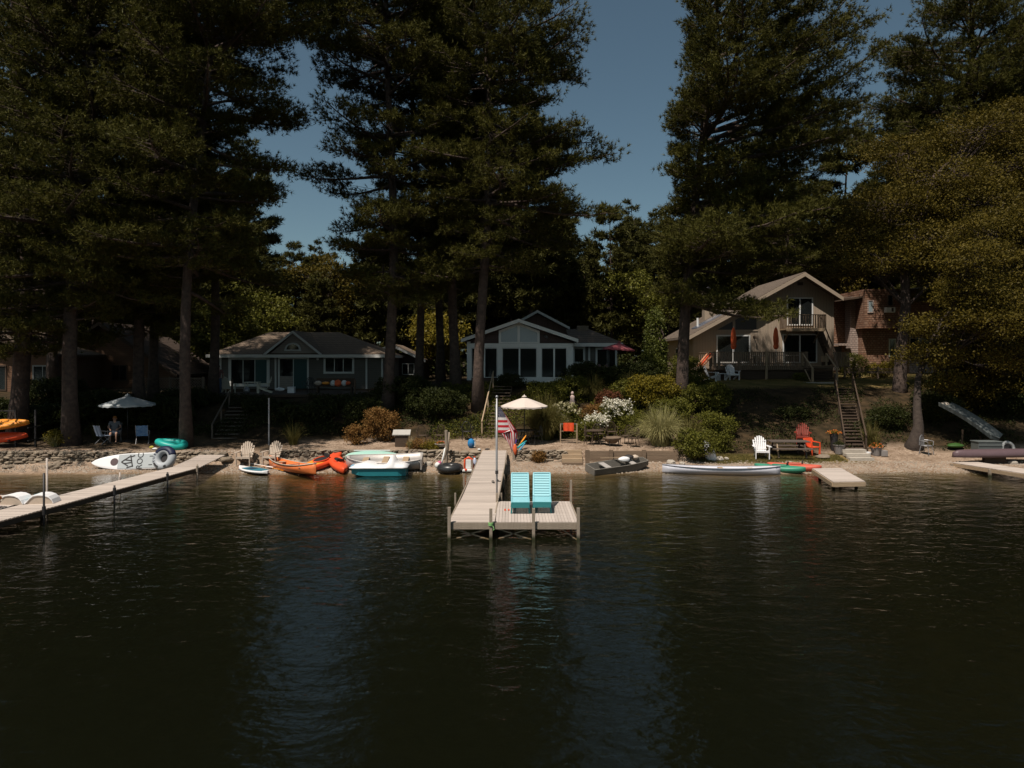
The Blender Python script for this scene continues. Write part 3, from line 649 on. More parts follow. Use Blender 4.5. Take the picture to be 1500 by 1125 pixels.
me.polygons.foreach_set('material_index', mi); me.polygons.foreach_set('use_smooth', [True]*len(ff))
o = bpy.data.objects.new('flag', me); C.objects.link(o); o.location = (fx+.035, fy, Zp(596, 23.3)); o.scale = (1.15, 1, 1.02)
tag(o, 'American flag with red and white stripes drooping from the pole on the dock', 'flag')
# green rope knot on the platform post
mb = MB(); 
for k in range(4): mb.torus((0, 0, k*.022), .062, .014, 14, 5)
mb.tube([(.05, -.04, 0), (.09, -.05, -.08), (.06, -.06, -.14), (.10, -.05, -.1)], .010, 5)
o = mb.build('rope', mat('green_rope', (.25, .5, .18), None, 20, .9), None, smooth=True); o.location = (X(719, 20.05), 20.05, zc-.06); tag(o, 'pale green rope knotted round a post of the central dock', 'rope')
# sandals beside the pole and small red things on the platform
def sandal(px, d, rz, label, m):
    t = thing('sandal', label, 'sandal', (X(px, d), d, zc+.05*max(0, d-24)*.57+.0), rz, 'sandals on the dock')
    s = MB(); ring = []
    for z in (0, .025): ring.append([((.045+.012*math.sin(a*1.0+.5))*math.cos(a), .13*math.sin(a), z) for a in [2*PI*k/14 for k in range(14)]])
    s.loft(ring); s.build('sole', m, t); q = MB(); q.tube([(-.045, .02, .02), (-.03, .05, .07), (.03, .05, .07), (.045, .02, .02)], .012, 5); q.build('strap', m, t)
    return t
sandal(722.5, 26.3, .3, 'black sandal nearer the flagpole on the dock', BLACKR); sandal(731, 26.5, 1.4, 'black sandal lying sideways right of the flagpole', BLACKR)

# --- teal loungers
def lounger():
    t = thing('sun_lounger', '', 'sun lounger')
    L1, W_ = 1.18, .56
    def panel(name, a, b, w, th=.05):
        a = Vector(a); b = Vector(b); d = (b-a); mb = MB(); up = Vector((0, -d.z, d.y)).normalized(); n = 9
        for i in range(n):   # slats across
            u0, u1 = i/n, (i+1)/n-.012
            p, q = a+d*u0, a+d*u1; k = 1-.0*abs(i-n/2)
            mb.bar(p, q, w*.86, th*.5, up=up)
        for s_ in (-1, 1): mb.bar(a+Vector((s_*w*.46, 0, 0)), b+Vector((s_*w*.46, 0, 0)), w*.09, th, up=up)
        mb.bar(b-d*.0+Vector((0, 0, 0)), b+d*.05, w*.98, th, up=up)
        return mb.build(name, TEALP, t, bevel=.012)
    panel('seat', (0, 0.05, .36), (0, -.72, .33), W_)
    panel('backrest', (0, .08, .37), (0, .62, 0.98), W_)
    mb = MB(); mb.box((0, -.745, .27), (W_*.97, .035, .17)); mb.build('footboard', TEALD, t, bevel=.01)
    mb = MB()
    for s_ in (-1, 1): mb.bar((s_*.25, .55, .22), (s_*.25, -.70, .22), .04, .12)
    mb.build('frame', TEALD, t)
    for s_ in (-1, 1):
        for y in (-.62, .30): MB().bar((s_*.25, y, .22), (s_*.27, y, 0), .05, .09, up=(0, 1, 0)).build('leg', TEALD, t)
        MB().bar((s_*.24, .42, .22), (s_*.24, .40, .72), .03, .03, up=(0, 1, 0)).build('strut', TEALD, t)
        MB().tube([(s_*.31, .03, .34), (s_*.25, .03, .34)], .04, 10).build('hinge', BLACKR, t)
    return t
l0 = lounger(); l0.location = (X(762, 21.9), 21.95, zc); l0['label'] = 'pale teal plastic sun lounger on the dock platform nearer the flagpole'; l0['group'] = 'loungers on the dock'
dup(l0, (X(794, 21.9), 22.0, zc), R(-2), 'pale teal plastic sun lounger nearer the outer corner post of the platform', 'loungers on the dock')
MB().box((0, 0, .03), (.05, .03, .05)).ball((.11, .02, .025), .03, 8, 5).build('clothes_peg', REDP); o = C.objects[-1]; o.location = (X(740, 21.9), 21.7, zc); tag(o, 'tiny red peg lying on the boards left of the loungers', 'peg')

# --- left dock
def ldx(y, side): return (-14.5+(y-20.3)*.116 if side else -15.6+(y-21.8)*.125)
t = thing('dock', 'long pale grey dock entering from the left edge of the view', 'dock', (0, 0, 0))
mb = MB(); y = 17.5
while y < 32.6:
    z = .45 if y < 30.5 else .45+.12*(y-30.5)
    a, b_ = ldx(y, 0), ldx(y, 1); mb.box(((a+b_)/2, y+.069, z-.017+rnd.uniform(-.002, .002)), (b_-a, .138, .034)); y += .146
mb.build('walkway', WOODG, t)
mb = MB(); mb.bar((ldx(17.5, 1)+.025, 17.5, .35), (ldx(30.6, 1)+.025, 30.6, .35), .04, .16); mb.bar((ldx(17.5, 0)-.025, 17.5, .35), (ldx(30.6, 0)-.025, 30.6, .35), .04, .16); mb.build('frame', WOODD, t)
for (px, py0_, d, sd, m_) in ((67, 693, 21.8, 1, BLACK), (101, 671, 23.8, 0, WOODG2), (151, 711, 25.0, 1, BLACK), (172, 692, 27.4, 0, WOODG2), (217, 694, 28.1, 1, BLACK), (272, 690, 30.2, 1, WOODP)):
    x = ldx(d, sd)+(.09 if sd else -.09); MB().tube([(x, d, -.9), (x, d, max(.62, Zp(py0_, d)))], .032, 8).build('post', m_, t, smooth=True)
    MB().tube([(x, d, .30), (x, d, .56)], .055, 8).build('bracket', m_, t)
# side platform of the left dock
t = thing('dock_platform', 'wooden side platform joined to the left dock under the white loungers', 'dock platform', (0, 0, 0))
mb = MB(); deck_section(mb, -19.6, -15.72, 20.4, 24.3, .44, .44); mb.build('boards', WOODG2, t)
mb = MB(); mb.b2(-19.6, -15.72, 20.34, 20.39, .26, .42); mb.b2(-19.6, -15.72, 24.32, 24.36, .26, .42); mb.build('frame', WOODD, t)
for x_ in (-19.4, -16.0):
    for y_ in (20.3, 24.4): post(t, x_, y_, -.9, .5)
def ulounger(label, x, y, rz, w_=.62, stripe=True, m=None, sc=1.0):
    w_ = w_*.85
    t = thing('sun_lounger', label, 'sun lounger', (x, y, .44), rz, 'white loungers on the left dock')
    pr = [(0, .04), (.12, .16), (.26, .32), (.40, .43), (.62, .46), (.86, .44), (1.06, .36), (1.20, .22), (1.28, .06)]
    rings = [[(a*sc, -w_/2, z*sc), (a*sc, w_/2, z*sc), (a*sc, w_/2, z*sc-.045), (a*sc, -w_/2, z*sc-.045)] for a, z in pr]
    MB().loft(rings).build('seat_shell', WHITE, t, bevel=.012)
    MB().prism([(a*sc, z*sc-.05) for a, z in pr]+[(1.26*sc, -.0), (.04*sc, 0)], -w_/2+.03, w_/2-.03).build('side_panel', m or TANP, t)
    if stripe: MB().loft([[(a*sc-.003, -w_*.32, z*sc+.008), (a*sc-.003, w_*.32, z*sc+.008), (a*sc, w_*.32, z*sc+.003), (a*sc, -w_*.32, z*sc+.003)] for a, z in pr[1:4]]).build('stripe', TEALP, t)
    return t
ulounger('white curved lounger with a teal stripe near the pole of the left dock', X(41, 22.9), 22.9, R(8), sc=.68); ulounger('white curved lounger behind the flower planter on the left dock', X(3, 22.9), 22.9, R(-4), stripe=False, sc=.7)
t = thing('sun_lounger', 'white lounger with its tall back cut by the left edge of the photo', 'sun lounger', (X(-14, 23.4), 23.4, .44), 0, 'white loungers on the left dock'); rings = [[(-.5, y_-.3, z), (.38-.1*z, y_-.3, z), (.38-.1*z, y_-.25, z), (-.5, y_-.25, z)] for y_, z in ((0, .02), (.06, .3), (.16, .6), (.25, .78), (.3, .86))]
MB().loft(rings).build('backrest', WHITE, t, bevel=.02); MB().box((-.1, -.6, .2), (.8, .7, .08)).build('seat', WHITE, t, bevel=.02); MB().box((-.1, -.6, .08), (.7, .6, .16)).build('base', TANP, t)

# --- stone walls
def stone_wall(label, x0, x1, y, z0, z1, seed, y1=None, rows=None):
    r = random.Random(seed); t = thing('stone_wall', label, 'stone wall', ((x0+x1)/2, y, z0)); mb = MB(); z = 0; H_ = z1-z0; cx = (x0+x1)/2
    while z < H_-.03:
        h = r.uniform(.07, .16); h = min(h, H_-z+.02); x = x0-cx
        while x < x1-cx:
            l = r.uniform(.14, .52); zz = z+h/2+r.uniform(-.012, .012); dy = r.uniform(-.05, .05)+(z/H_)*.10
            f = (x+l/2-(x0-cx))/(x1-x0); yo = (y1-y)*f if y1 else 0
            # a faceted, irregular block: eight-sided in plan and pinched at top and bottom
            o = len(mb.v); n = 7; rings = []
            ph = r.uniform(0, 1)
            for k, (zk, sk) in enumerate(((-.5, .78), (-.2, 1), (.25, .97), (.5, .72))):
                rings.append([(l*.54*sk*math.copysign(abs(math.cos(a))**.6, math.cos(a))*r.uniform(.88, 1.08), .17*sk*math.copysign(abs(math.sin(a))**.7, math.sin(a))*r.uniform(.85, 1.15), h*zk*r.uniform(.85, 1.15)) for a in [2*PI*(q+ph)/n for q in range(n)]])
            mb.loft(rings); M_ = Matrix.Translation((x+l/2, dy+yo, zz)) @ Matrix.Rotation(r.uniform(-.12, .12), 4, 'Y') @ Matrix.Rotation(r.uniform(-.25, .25), 4, 'Z'); mb.xf(M_, o)
            x += l+r.uniform(-.01, .03)
        z += h*.93
    mb.build('stone_course', ROCK, t)
    return t
stone_wall('low dry stone wall in the sun behind the left dock', -25.5, X(98, 33.1), 33.1, .08, .78, 1)
stone_wall('shaded dry stone wall behind the leaning paddleboard', X(98, 33.1)+.05, X(322, 33.3), 33.25, .12, .74, 2)
stone_wall('dry stone wall behind the tan chairs and kayaks', X(392, 33.9), X(655, 34), 33.95, .14, .74, 3)
stone_wall('dry stone wall behind the black inner tube', X(663, 34), X(703, 34)-.05, 33.9, .14, .73, 4)
stone_wall('dry stone wall right of the dock under the kayak paddles', X(752, 34)+.1, X(826, 34), 33.9, .14, .74, 5)
def boulder(label, px, py, d, r, seed, sq=.6, m=None, group='boulders on the shore'):
    rr = random.Random(seed); mb = MB(); mb.ball((0, 0, 0), 1, 9, 6)
    mb.v = [tuple(Vector(p)*(1+rr.uniform(-.16, .16))) for p in mb.v]; x = X(px, d)
    o = mb.build('boulder', m or ROCKL, None, bevel=.0); o.scale = (r, r*.75, r*sq); o.location = (x, d, g(x, d)+r*sq*.45); o.rotation_euler = (0, 0, rr.uniform(0, 3))
    return tag(o, label, 'boulder', group)
boulder('flat pale boulder at the foot of the timber wall', 983, 674, 33.3, .26, 1); boulder('small pale boulder left of the round green shrub', 999, 676, 33.2, .17, 2)
boulder('rounded grey boulder right of the white kayak tip', 1054, 671, 34.0, .24, 3); boulder('small tan boulder in the grass beside the grey one', 1064, 669, 34.2, .14, 4)
boulder('flat slab on the sand before the left stone wall', 12, 692, 32.5, .34, 5, .25, ROCK); boulder('dark pointed boulder at the waterline left of the paddleboard', 78, 692, 32.3, .32, 6, .5, ROCK)
boulder('flat tan boulder at the corner of the leftmost wall', 88, 686, 32.9, .34, 7, .4, ROCK); boulder('brown boulder left of the tan chairs', 322, 668, 33.3, .30, 8, .6, ROCK)
boulder('pale boulder beside the stern of the aluminium rowboat', 628, 676, 33.2, .22, 9); boulder('round boulder behind the rowboat stern', 622, 668, 33.5, .28, 10, .7, ROCK); boulder('grey stone between canoe and kayaks', 450, 683, 33.0, .18, 11, .5, STEEL if 0 else ROCK)
boulder('flat stepping stone at the foot of the left stairs', 332, 676, 33.2, .4, 12, .3, ROCK); boulder('pale stone by the right dock in leaf shade', 1484, 678, 33.4, .2, 13); boulder('low tan boulder beside the picnic table', 1206, 672, 34.4, .4, 14, .3, ROCK)
boulder('small white stone among the kayaks on the sand', 464, 684, 32.6, .10, 15)
# leftmost ground slab
# --- timber steps and timber wall
t = thing('timber_steps', 'short weathered timber steps between the stone wall and the timber wall', 'steps', (X(841, 33.4), 33.2, .14))
for k in range(4): MB().b2(-.55, .40, -.0+k*.24, .26+k*.24, -.15+k*.165, .11+k*.165).build('step', WOODP if 0 else WOODB if k < 1 else WOODT, t)
post(t, .60, -.05, -.15, .72, .09, WOODB)
t = thing('timber_wall', 'weathered horizontal timber retaining wall behind the grey jon boat', 'retaining wall', (X(853, 33.7), 33.75, .15))
for k in range(3): MB().b2(.15, 4.55, -.0, .16, -.05+k*.215, .16+k*.215).build('plank', WOODB, t, bevel=.01)
for x_ in (1.35, 2.9): MB().b2(x_-.09, x_+.09, -.09, -.003, -.15, .64).build('post', WOODB, t)
# --- stairs
def stairs(label, x0, y0, z0, x1, y1, z1, w_, n, m=WOODD, rail=None, railside=(-1, 1), mr=None, curve=0, name='stairs'):
    t = thing(name, label, 'stairs', (x0, y0, z0)); dx, dy, dz = (x1-x0), y1-y0, z1-z0
    for k in range(n):
        u = (k+.5)/n; MB().box((dx*u, dy*u, dz*(k+1)/n-.04), (w_, dy/n*1.08, .05)).build('tread', m, t)
    mb = MB()
    for s_ in (-1, 1): mb.bar((s_*w_/2, -.05, -.05), (dx+s_*w_/2, dy, dz-.10), .05, .24)
    mb.build('stringer', WOODD, t)
    if rail:
        for s_ in railside:
            q = MB(); q.bar((s_*w_*.5+s_*.06, 0, rail), (dx+s_*w_*.5+s_*.06, dy, dz+rail), .06, .07); q.build('handrail', mr or m, t)
            for u in (0.01, .5, .97): MB().bar((dx*u+s_*(w_*.5+.06), dy*u, dz*u-.1), (dx*u+s_*(w_*.5+.06), dy*u, dz*u+rail), .07, .07, up=(0, 1, 0)).build('rail_post', mr or m, t)
    return t
stairs('dark wooden stairs climbing from the beach up to the hip roofed cottage deck', X(332, 37.6), 37.4, .80, X(352, 41), 41.2, 2.35, 1.25, 9, mat('grey_brown_treads', (.17, .13, .10), (.10, .08, .06), 5, .85, kind='grainx'), .85, (-1,))
stairs('timber stairs rising behind the flag to the white gabled porch', X(722, 37.6), 37.6, .92, X(737, 42), 42.6, 3.5, 1.05, 15, WOODB, .85, (-1,), WOODT)
stairs('long steep wooden stairs up the shaded bank to the brown saltbox house', X(1253, 35.2), 35.2, .40, X(1238, 43.2), 43.4, 3.35, 0.95, 22, WOODD, .9, (-1, 1), WOODD)
mb = MB()
for k in range(3): mb.box((0, k*.38, -.02+k*.15), (1.15, .40, .14))
o = mb.build('stone_step', ROCKL); o.location = (X(1258, 34.3), 34.15, .33); tag(o, 'pale stone steps at the foot of the long right stairs', 'steps')
# --- right dock and swim raft
t = thing('dock', 'low wooden dock running out of the right edge of the view', 'dock', (0, 0, 0))
a0, a1 = Vector((X(1390, 33.4), 33.2, .27)), Vector((X(1420, 33.6), 33.6, .27)); dr = Vector((X(1560, 27.5)-a0.x, 27.2-33.2, .16)); n = 62
mb = MB()
for i in range(n):
    c = a0+dr*((i+.5)/n); nrm = Vector((-dr.y, dr.x, 0)).normalized(); mb.bar(c-nrm*.0, c+nrm*1.25, dr.length/n-.01, .035)
mb.build('boards', WOODG, t); mb = MB(); nrm = Vector((-dr.y, dr.x, 0)).normalized()
mb.bar(a0-Vector((0, 0, .10))-nrm*.03, a0+dr-Vector((0, 0, .10))-nrm*.03, .04, .14); mb.bar(a0-Vector((0, 0, .1))+nrm*1.28, a0+dr-Vector((0, 0, .1))+nrm*1.28, .04, .14); mb.build('frame', WOODT, t)
for u in (.02, .38, .75):
    p = a0+dr*u-nrm*.08; post(t, p.x, p.y, -.6, p.z-.04, .05)
rc = [(1189, 697, 0), (1240, 695, 0)]
t = thing('swim_raft', 'square wooden swim raft resting on short legs in the shallows', 'raft', (0, 0, 0))
p0 = Vector((X(1189, 31.2), 31.1, .30)); p1 = Vector((X(1222, 27.6), 27.7, .30)); ax = (p1-p0); wv = Vector((1.28, .12, 0))
mb = MB(); n = 22
for i in range(n):
    c = p0+ax*((i+.5)/n); mb.bar(c, c+wv, ax.length/n-.008, .035)
mb.build('boards', WOODG2, t)
mb = MB(); dn = Vector((0, 0, -.10)); wn_ = wv.normalized(); mb.bar(p0+dn-wn_*.025, p1+dn-wn_*.025, .04, .15); mb.bar(p1+dn-ax.normalized()*-.03, p1+wv+dn+ax.normalized()*.03, .04, .16); mb.bar(p0+wv+dn+wn_*.025, p1+wv+dn+wn_*.025, .04, .15); mb.build('frame', WOODT, t)
for q in (p0+ax*.15+wv*.15, p0+ax*.85+wv*.12, p0+ax*.85+wv*.85, p0+ax*.15+wv*.85): MB().bar(q+Vector((0, 0, -.9)), q+Vector((0, 0, -.05)), .09, .09, up=(0, 1, 0)).build('leg', WOODD, t)

# ================================================================ boats
def prof(t, a, b, pa=.5, pb=.5):
    """half breadth along the boat: narrows to a at the bow end (t=0) and b at the stern (t=1)"""
    s_ = math.sin(PI*min(max(t, 0), 1)); v = max(0, s_)**pa
    if t < .5: return a+(1-a)*v
    return b+(1-b)*max(0, s_)**pb
def open_boat(mb, L_, W_, H_, a=.03, b=.03, pa=.6, pb=.6, sheer=.12, rock=.05, ns=22, th=.025, flat=.6, nk=12, flare=1.0):
    rings = []
    for i in range(ns+1):
        t = i/ns; x = (t-.5)*L_; hw = W_/2*prof(t, a, b, pa, pb); z0 = rock*(abs(2*t-1)**3); zt_ = H_+sheer*abs(2*t-1)**2.2
        out = []; inn = []
        for k in range(nk+1):
            u = -1+2*k/nk; au = abs(u)
            yy = math.copysign(min(1, au/flat if au < flat else 1)*(.62+.38*flare*0+(.38 if au >= flat else .38*(au/flat))*1.0) if False else (au**(.75)), u)
            zz = au**(2/(1-flat+.15))
            out.append((x, hw*yy, z0+(zt_-z0)*zz)); k2 = max(0.0, 1-th*2/max(W_*prof(t, a, b, pa, pb), .05))
            inn.append((x*(1-.6*th/L_), hw*yy*k2, z0+th+(zt_-z0-th)*zz+(.0 if au < .99 else .0)))
        rings.append(out+inn[::-1])
    mb.loft(rings); return rings
def gun(L_, W_, H_, a, b, pa, pb, sheer, ns=22, off=.0):
    o = []
    for s_ in (-1, 1):
        o.append([((i/ns-.5)*L_, s_*(W_/2*prof(i/ns, a, b, pa, pb)+off), H_+sheer*abs(2*i/ns-1)**2.2+.01) for i in range(ns+1)])
    return o
def place(t, px, py, d, rz, z=None, tilt=None):
    x = X(px, d); t.location = (x, d, (g(x, d) if z is None else z)); t.rotation_euler = (tilt[0] if tilt else 0, tilt[1] if tilt else 0, rz); return t
# orange canoe
t = thing('canoe', 'orange open canoe drawn up beside the right tan chair', 'canoe'); P = dict(a=.02, b=.02, pa=.65, pb=.65)
mb = MB(); open_boat(mb, 3.9, .86, .34, sheer=.20, rock=.07, **P); mb.build('hull', ORANGE, t, smooth=True)
for q in gun(3.9, .86, .34, .02, .02, .65, .65, .20): MB().tube(q, .022, 5).build('gunwale', TANP, t, smooth=True)
for x_, nm in ((-1.05, 'seat'), (1.05, 'seat'), (0, 'thwart')): MB().box((x_, 0, .30), (.24 if nm == 'seat' else .07, .80*prof(x_/3.9+.5, .02, .02, .65, .65), .03)).build(nm, WOODT, t)
place(t, 427, 690, 31.9, R(-42), z=.07)
# sit-on-top kayaks
def kayak(label, L_, W_, H_, m, m2=None, cockpit=True, group=None, grad=None):
    t = thing('kayak', label, 'kayak', group=group); ns = 22; up = []; lo = []; nk = 14
    for i in range(ns+1):
        u = i/ns; x = (u-.5)*L_; hw = max(.02, W_/2*max(0, math.sin(PI*u))**.62); zc_ = .10+.07*abs(2*u-1)**2.4; hh = H_*(.45+.55*math.sin(PI*u)**.5)
        up.append([(x, hw*math.cos(PI*k/nk), zc_+hh*.55*math.sin(PI*k/nk)**.8*(1-.25*math.sin(PI*k/nk)**6*(1 if .3 < u < .62 else 0))) for k in range(nk+1)]+[(x, hw*.98, zc_-.004), (x, -hw*.98, zc_-.004)][:0])
        lo.append([(x, hw*math.cos(PI+PI*k/nk), zc_+(hh*.5+.05)*math.sin(PI+PI*k/nk)**1) if True else 0 for k in range(nk+1)])
    MB().loft([a+b[1:-1] for a, b in zip([r[::1] for r in up], [r for r in lo])]).build('hull', m, t, smooth=True)
    if m2: MB().loft([[(p[0], p[1]*.93, p[2]+.006) for p in r[2:-2]]+[(r[-3][0], r[-3][1]*.9, r[-3][2]-.02), (r[2][0], r[2][1]*.9, r[2][2]-.02)] for r in up[2:12]]).build('deck', m2, t, smooth=True)
    if cockpit:
        zt_ = .10+H_*.50
        mb = MB(); mb.lathe([(.001, .012), (.8, .012), (1, 0.0), (1, -.04)], n=20); mb.xf(Matrix.Translation((.05, 0, zt_+.0)) @ Matrix.Diagonal((L_*.16, W_*.27, 1, 1))); mb.build('cockpit', BLACK, t, smooth=False)
        mb = MB(); mb.torus((.05, 0, zt_+.012), 1, .03, 24, 6, sx=L_*.16, sy=W_*.28); mb.build('rim', m, t, smooth=True)
        MB().box((.05+L_*.13, 0, zt_+.09), (.05, W_*.42, .18), M=rot('Y', 12)).build('seat_back', BLACK, t, bevel=.02)
    return t
t = kayak('orange kayak fading to red lying between the canoe and the red kayak', 2.9, .78, .34, REDP, YELL); place(t, 469, 686, 32.7, R(62), z=.22, tilt=(R(10), R(-8)))
t = kayak('red orange kayak with its bow towards the water beside the blue pedal boat', 2.6, .80, .34, REDP); place(t, 495, 684, 32.7, R(-66), z=.20, tilt=(R(-6), R(9)))
# small paddleboards
def board(label, L_, W_, T_, m, pad, stripes=()):
    t = thing('paddleboard', label, 'paddleboard'); n = 24; rings = []
    for i in range(n+1):
        u = i/n; hw = max(.015, W_/2*max(0, math.sin(PI*u**1.15))**.5); x = (u-.5)*L_; z = .06*abs(2*u-1)**3*(1 if u < .5 else .3)
        rings.append([(x, hw*a, z+T_*b) for a, b in ((-1, .5), (-.93, .12), (-.7, 0), (.7, 0), (.93, .12), (1, .5), (.93, .88), (.7, 1), (-.7, 1), (-.93, .88))])
    MB().loft(rings).build('board', m, t, smooth=False, bevel=.0)
    r2 = [[(p[0], p[1]*.86, T_+.06*abs(2*(i/n)-1)**3*(1 if i/n < .5 else .3)+dz) for p, dz in ((rings[i][0], .002), (rings[i][5], .002), (rings[i][5], .010), (rings[i][0], .010))] for i in range(int(n*pad[0]), int(n*pad[1])+1)]
    MB().loft(r2).build('deck_pad', pad[2], t); return t
t = board('small white inflatable paddleboard with a teal pad at the waterline', 2.2, .72, .12, WHITE, (.25, .95, mat('sea_blue_pad', (.04, .22, .27), (.03, .12, .18), 3, .7)))
MB().b2(-.95, -.75, -.16, .16, .125, .14).build('handle', REDP, t); MB().box((-.1, 0, .128), (.5, .36, .02)).build('grip_patch', mat('navy_pad', (.02, .05, .09), None, 3, .7), t)
MB().loft([[(p[0], p[1]*1.006, p[2]) for p in r] for r in []] or [[(-.9, -.2, .02), (.9, -.2, .02), (.9, .2, .02), (-.9, .2, .02)], [(-.9, -.2, .03), (.9, -.2, .03), (.9, .2, .03), (-.9, .2, .03)]]).build('underside', mat('navy_rail', (.015, .03, .08), None, 3, .5), t)
place(t, 371, 692, 31.9, R(-38), z=.06)
def paddle(label, p0, p1, m, mbl, name='paddle', two=False):
    t = thing(name, label, 'paddle', p0); d = Vector(p1)-Vector(p0); MB().tube([(0, 0, 0), tuple(d)], .016, 6).build('shaft', m, t)
    dn = d.normalized(); r = dn.cross(Vector((0, 0, 1))).normalized() if abs(dn.z) < .9 else Vector((1, 0, 0))
    for s_, e in ((1, d),)+(((-1, Vector((0, 0, 0))),) if two else ()):
        rings = [[tuple(e+dn*s_*(u*.42-.05)+r*k*.09*math.sin(PI*min(.95, u*.8+.15))**.6+dn.cross(r)*z) for k, z in ((-1, 0), (0, .012), (1, 0), (0, -.012))] for u in (0, .25, .5, .75, 1)]
        MB().loft(rings).build('blade', mbl, t)
    return t
paddle('yellow orange paddle lying on the sand right of the small paddleboard', (X(372, 33), 33, .24), (X(412, 31.9), 31.95, .12), YELL, YELL)
paddle('white paddle lying on the sand beside the yellow one', (X(368, 33.2), 33.1, .25), (X(392, 32.5), 32.5, .2), WHITE, WHITE)
# rowboat
t = thing('rowboat', 'pale aluminium rowboat with three wooden benches on the beach', 'rowboat'); P = dict(a=.04, b=.80, pa=.55, pb=.9)
mb = MB(); open_boat(mb, 3.4, 1.30, .46, sheer=.12, rock=.05, th=.03, **P); mb.build('hull', ALU, t, smooth=True)
for q in gun(3.4, 1.30, .46, .04, .80, .55, .9, .12): MB().tube(q, .026, 5).build('gunwale', ALU, t, smooth=True)
for x_ in (-.85, .05, .95):
    wv_ = 1.30*prof(x_/3.4+.5, .04, .80, .55, .9)*.9; mb = MB(); mb.box((x_, 0, .38), (.26, wv_, .03)); mb.box((x_, 0, .22), (.2, wv_*.8, .30)); mb.build('bench', WOODT, t)
mb = MB(); mb.b2(1.66, 1.72, -.55, .55, .12, .58); mb.build('transom', ALU, t)
place(t, 563, 684, 32.45, R(3), z=.10, tilt=(R(10), 0))
# upside-down green boat behind it
t = thing('overturned_dinghy', 'pale green overturned dinghy behind the rowboat', 'dinghy'); rings = []
for i in range(19):
    u = i/18; hw = .44*prof(u, .06, .6, .55, .8); x = (u-.5)*2.5; rings.append([(x, hw*math.cos(PI*k/12), .02+.42*math.sin(PI*k/12)**.6*(.45+.55*math.sin(PI*u)**.5)) for k in range(13)])
MB().loft(rings).build('hull', mat('seafoam_hull', (.22, .50, .42), (.40, .55, .48), 2, .5), t, smooth=True)
MB().box((0, 0, .45), (1.7, .05, .05)).build('keel', WPAINT, t); place(t, 545, 662, 33.55, R(2), z=.34)
# pedal boat
t = thing('pedal_boat', 'white and teal blue pedal boat at the water edge', 'pedal boat'); rings = []
for i in range(15):
    u = i/14; x = (u-.5)*2.35; k_ = min(1, .72+u*2.2, .72+(1-u)*3); hw = .68*k_; rings.append([(x, -hw, .36), (x, -hw*.92, .02+.10*(1-min(1, u*4))), (x, -hw*.2, .0+.10*(1-min(1, u*4))), (x, hw*.2, .0+.10*(1-min(1, u*4))), (x, hw*.92, .02+.10*(1-min(1, u*4))), (x, hw, .36)])
BLUEH = mat('teal_blue_hull', (.03, .26, .30), (.02, .20, .25), 3, .35, coat=.3)
MB().loft(rings).build('hull', BLUEH, t, smooth=False, bevel=.02)
rings = []; zz = [(0, .38), (.06, .44), (.16, .50), (.26, .56), (.36, .52), (.44, .44), (.55, .43), (.62, .46), (.66, .62), (.70, .80), (.74, .82), (.77, .62), (.82, .52), (.92, .50), (1, .42)]
for u, z in zz:
    x = (u-.5)*2.5; k_ = min(1, .80+u*2.2, .80+(1-u)*3); hw = .72*k_; dip = .0 if z < .6 else .12
    rings.append([(x, -hw, .36), (x, -hw, .41), (x, -hw*.8, z), (x, -hw*.12, z-dip*.2), (x, hw*.12, z-dip*.2), (x, hw*.8, z), (x, hw, .41), (x, hw, .36)])
MB().loft(rings).build('deck', WHITE, t, smooth=True); MB().box((-1.2, 0, .40), (.12, .5, .06)).build('bow_handle', mat('sky_blue', (.25, .45, .6), None), t, bevel=.02)
place(t, 557, 694, 31.5, R(2), z=-.02)
# jon boat
t = thing('jon_boat', 'grey flat bottomed jon boat loaded with gear before the timber wall', 'jon boat'); rings = []
for i in range(15):
    u = i/14; x = (u-.5)*2.9; hw = .46*(.56+.44*min(1, (1-u)*2.6)**.7*(1 if u > .5 else 1)*(.86+.14*min(1, u*3))); z0 = .16*max(0, (u-.7)/.3)**1.5; zt_ = .30+.10*u
    rings.append([(x, -hw, zt_), (x, -hw*.84, z0), (x, hw*.84, z0), (x, hw, zt_), (x, hw-.05, zt_), (x, hw*.84-.05, z0+.03), (x, -hw*.84+.05, z0+.03), (x, -hw+.05, zt_)])
JG = mat('drab_grey_paint', (.20, .18, .155), (.12, .11, .095), 4, .7, .2)
MB().loft(rings).build('hull', JG, t); mb = MB(); mb.b2(-1.47, -1.42, -.41, .41, .0, .31); mb.b2(1.42, 1.46, -.24, .24, .17, .41); mb.build('transom', JG, t)
for x_ in (-.7, .7): MB().box((x_, 0, .30), (.28, .70, .03)).build('bench', ALU, t)
place(t, 905, 686, 32.3, R(24), z=.06, tilt=(R(11), R(-2)))
jb = t
def lump(label, name, cat, c, r, m, seed, group=None):
    rr = random.Random(seed); mb = MB(); mb.ball((0, 0, 0), 1, 10, 6); mb.v = [tuple(Vector(p)*(1+rr.uniform(-.2, .2))) for p in mb.v]; o = mb.build(name, m, None, smooth=True, sub=1); o.scale = r; o.location = c; return tag(o, label, cat, group)
lump('white bundled tarp lying in the jon boat', 'bundled_tarp', 'tarp', (X(914, 32.5), 32.5, .52), (.28, .2, .12), WHITE, 3); lump('dark bag on the rim of the jon boat', 'bag', 'bag', (X(921, 32.7), 32.7, .60), (.26, .16, .11), BLACK, 4); lump('tan bundle at the bow of the jon boat', 'bundle', 'bundle', (X(930, 32.9), 32.9, .56), (.18, .14, .12), TANP, 5)
MB().bar((0, 0, 0), (-1.5, -.2, .0), .03).build('oar', WOODT); o = C.objects[-1]; o.location = (X(928, 32.5), 32.7, .58); tag(o, 'wooden oar laid across the gear in the jon boat', 'oar')
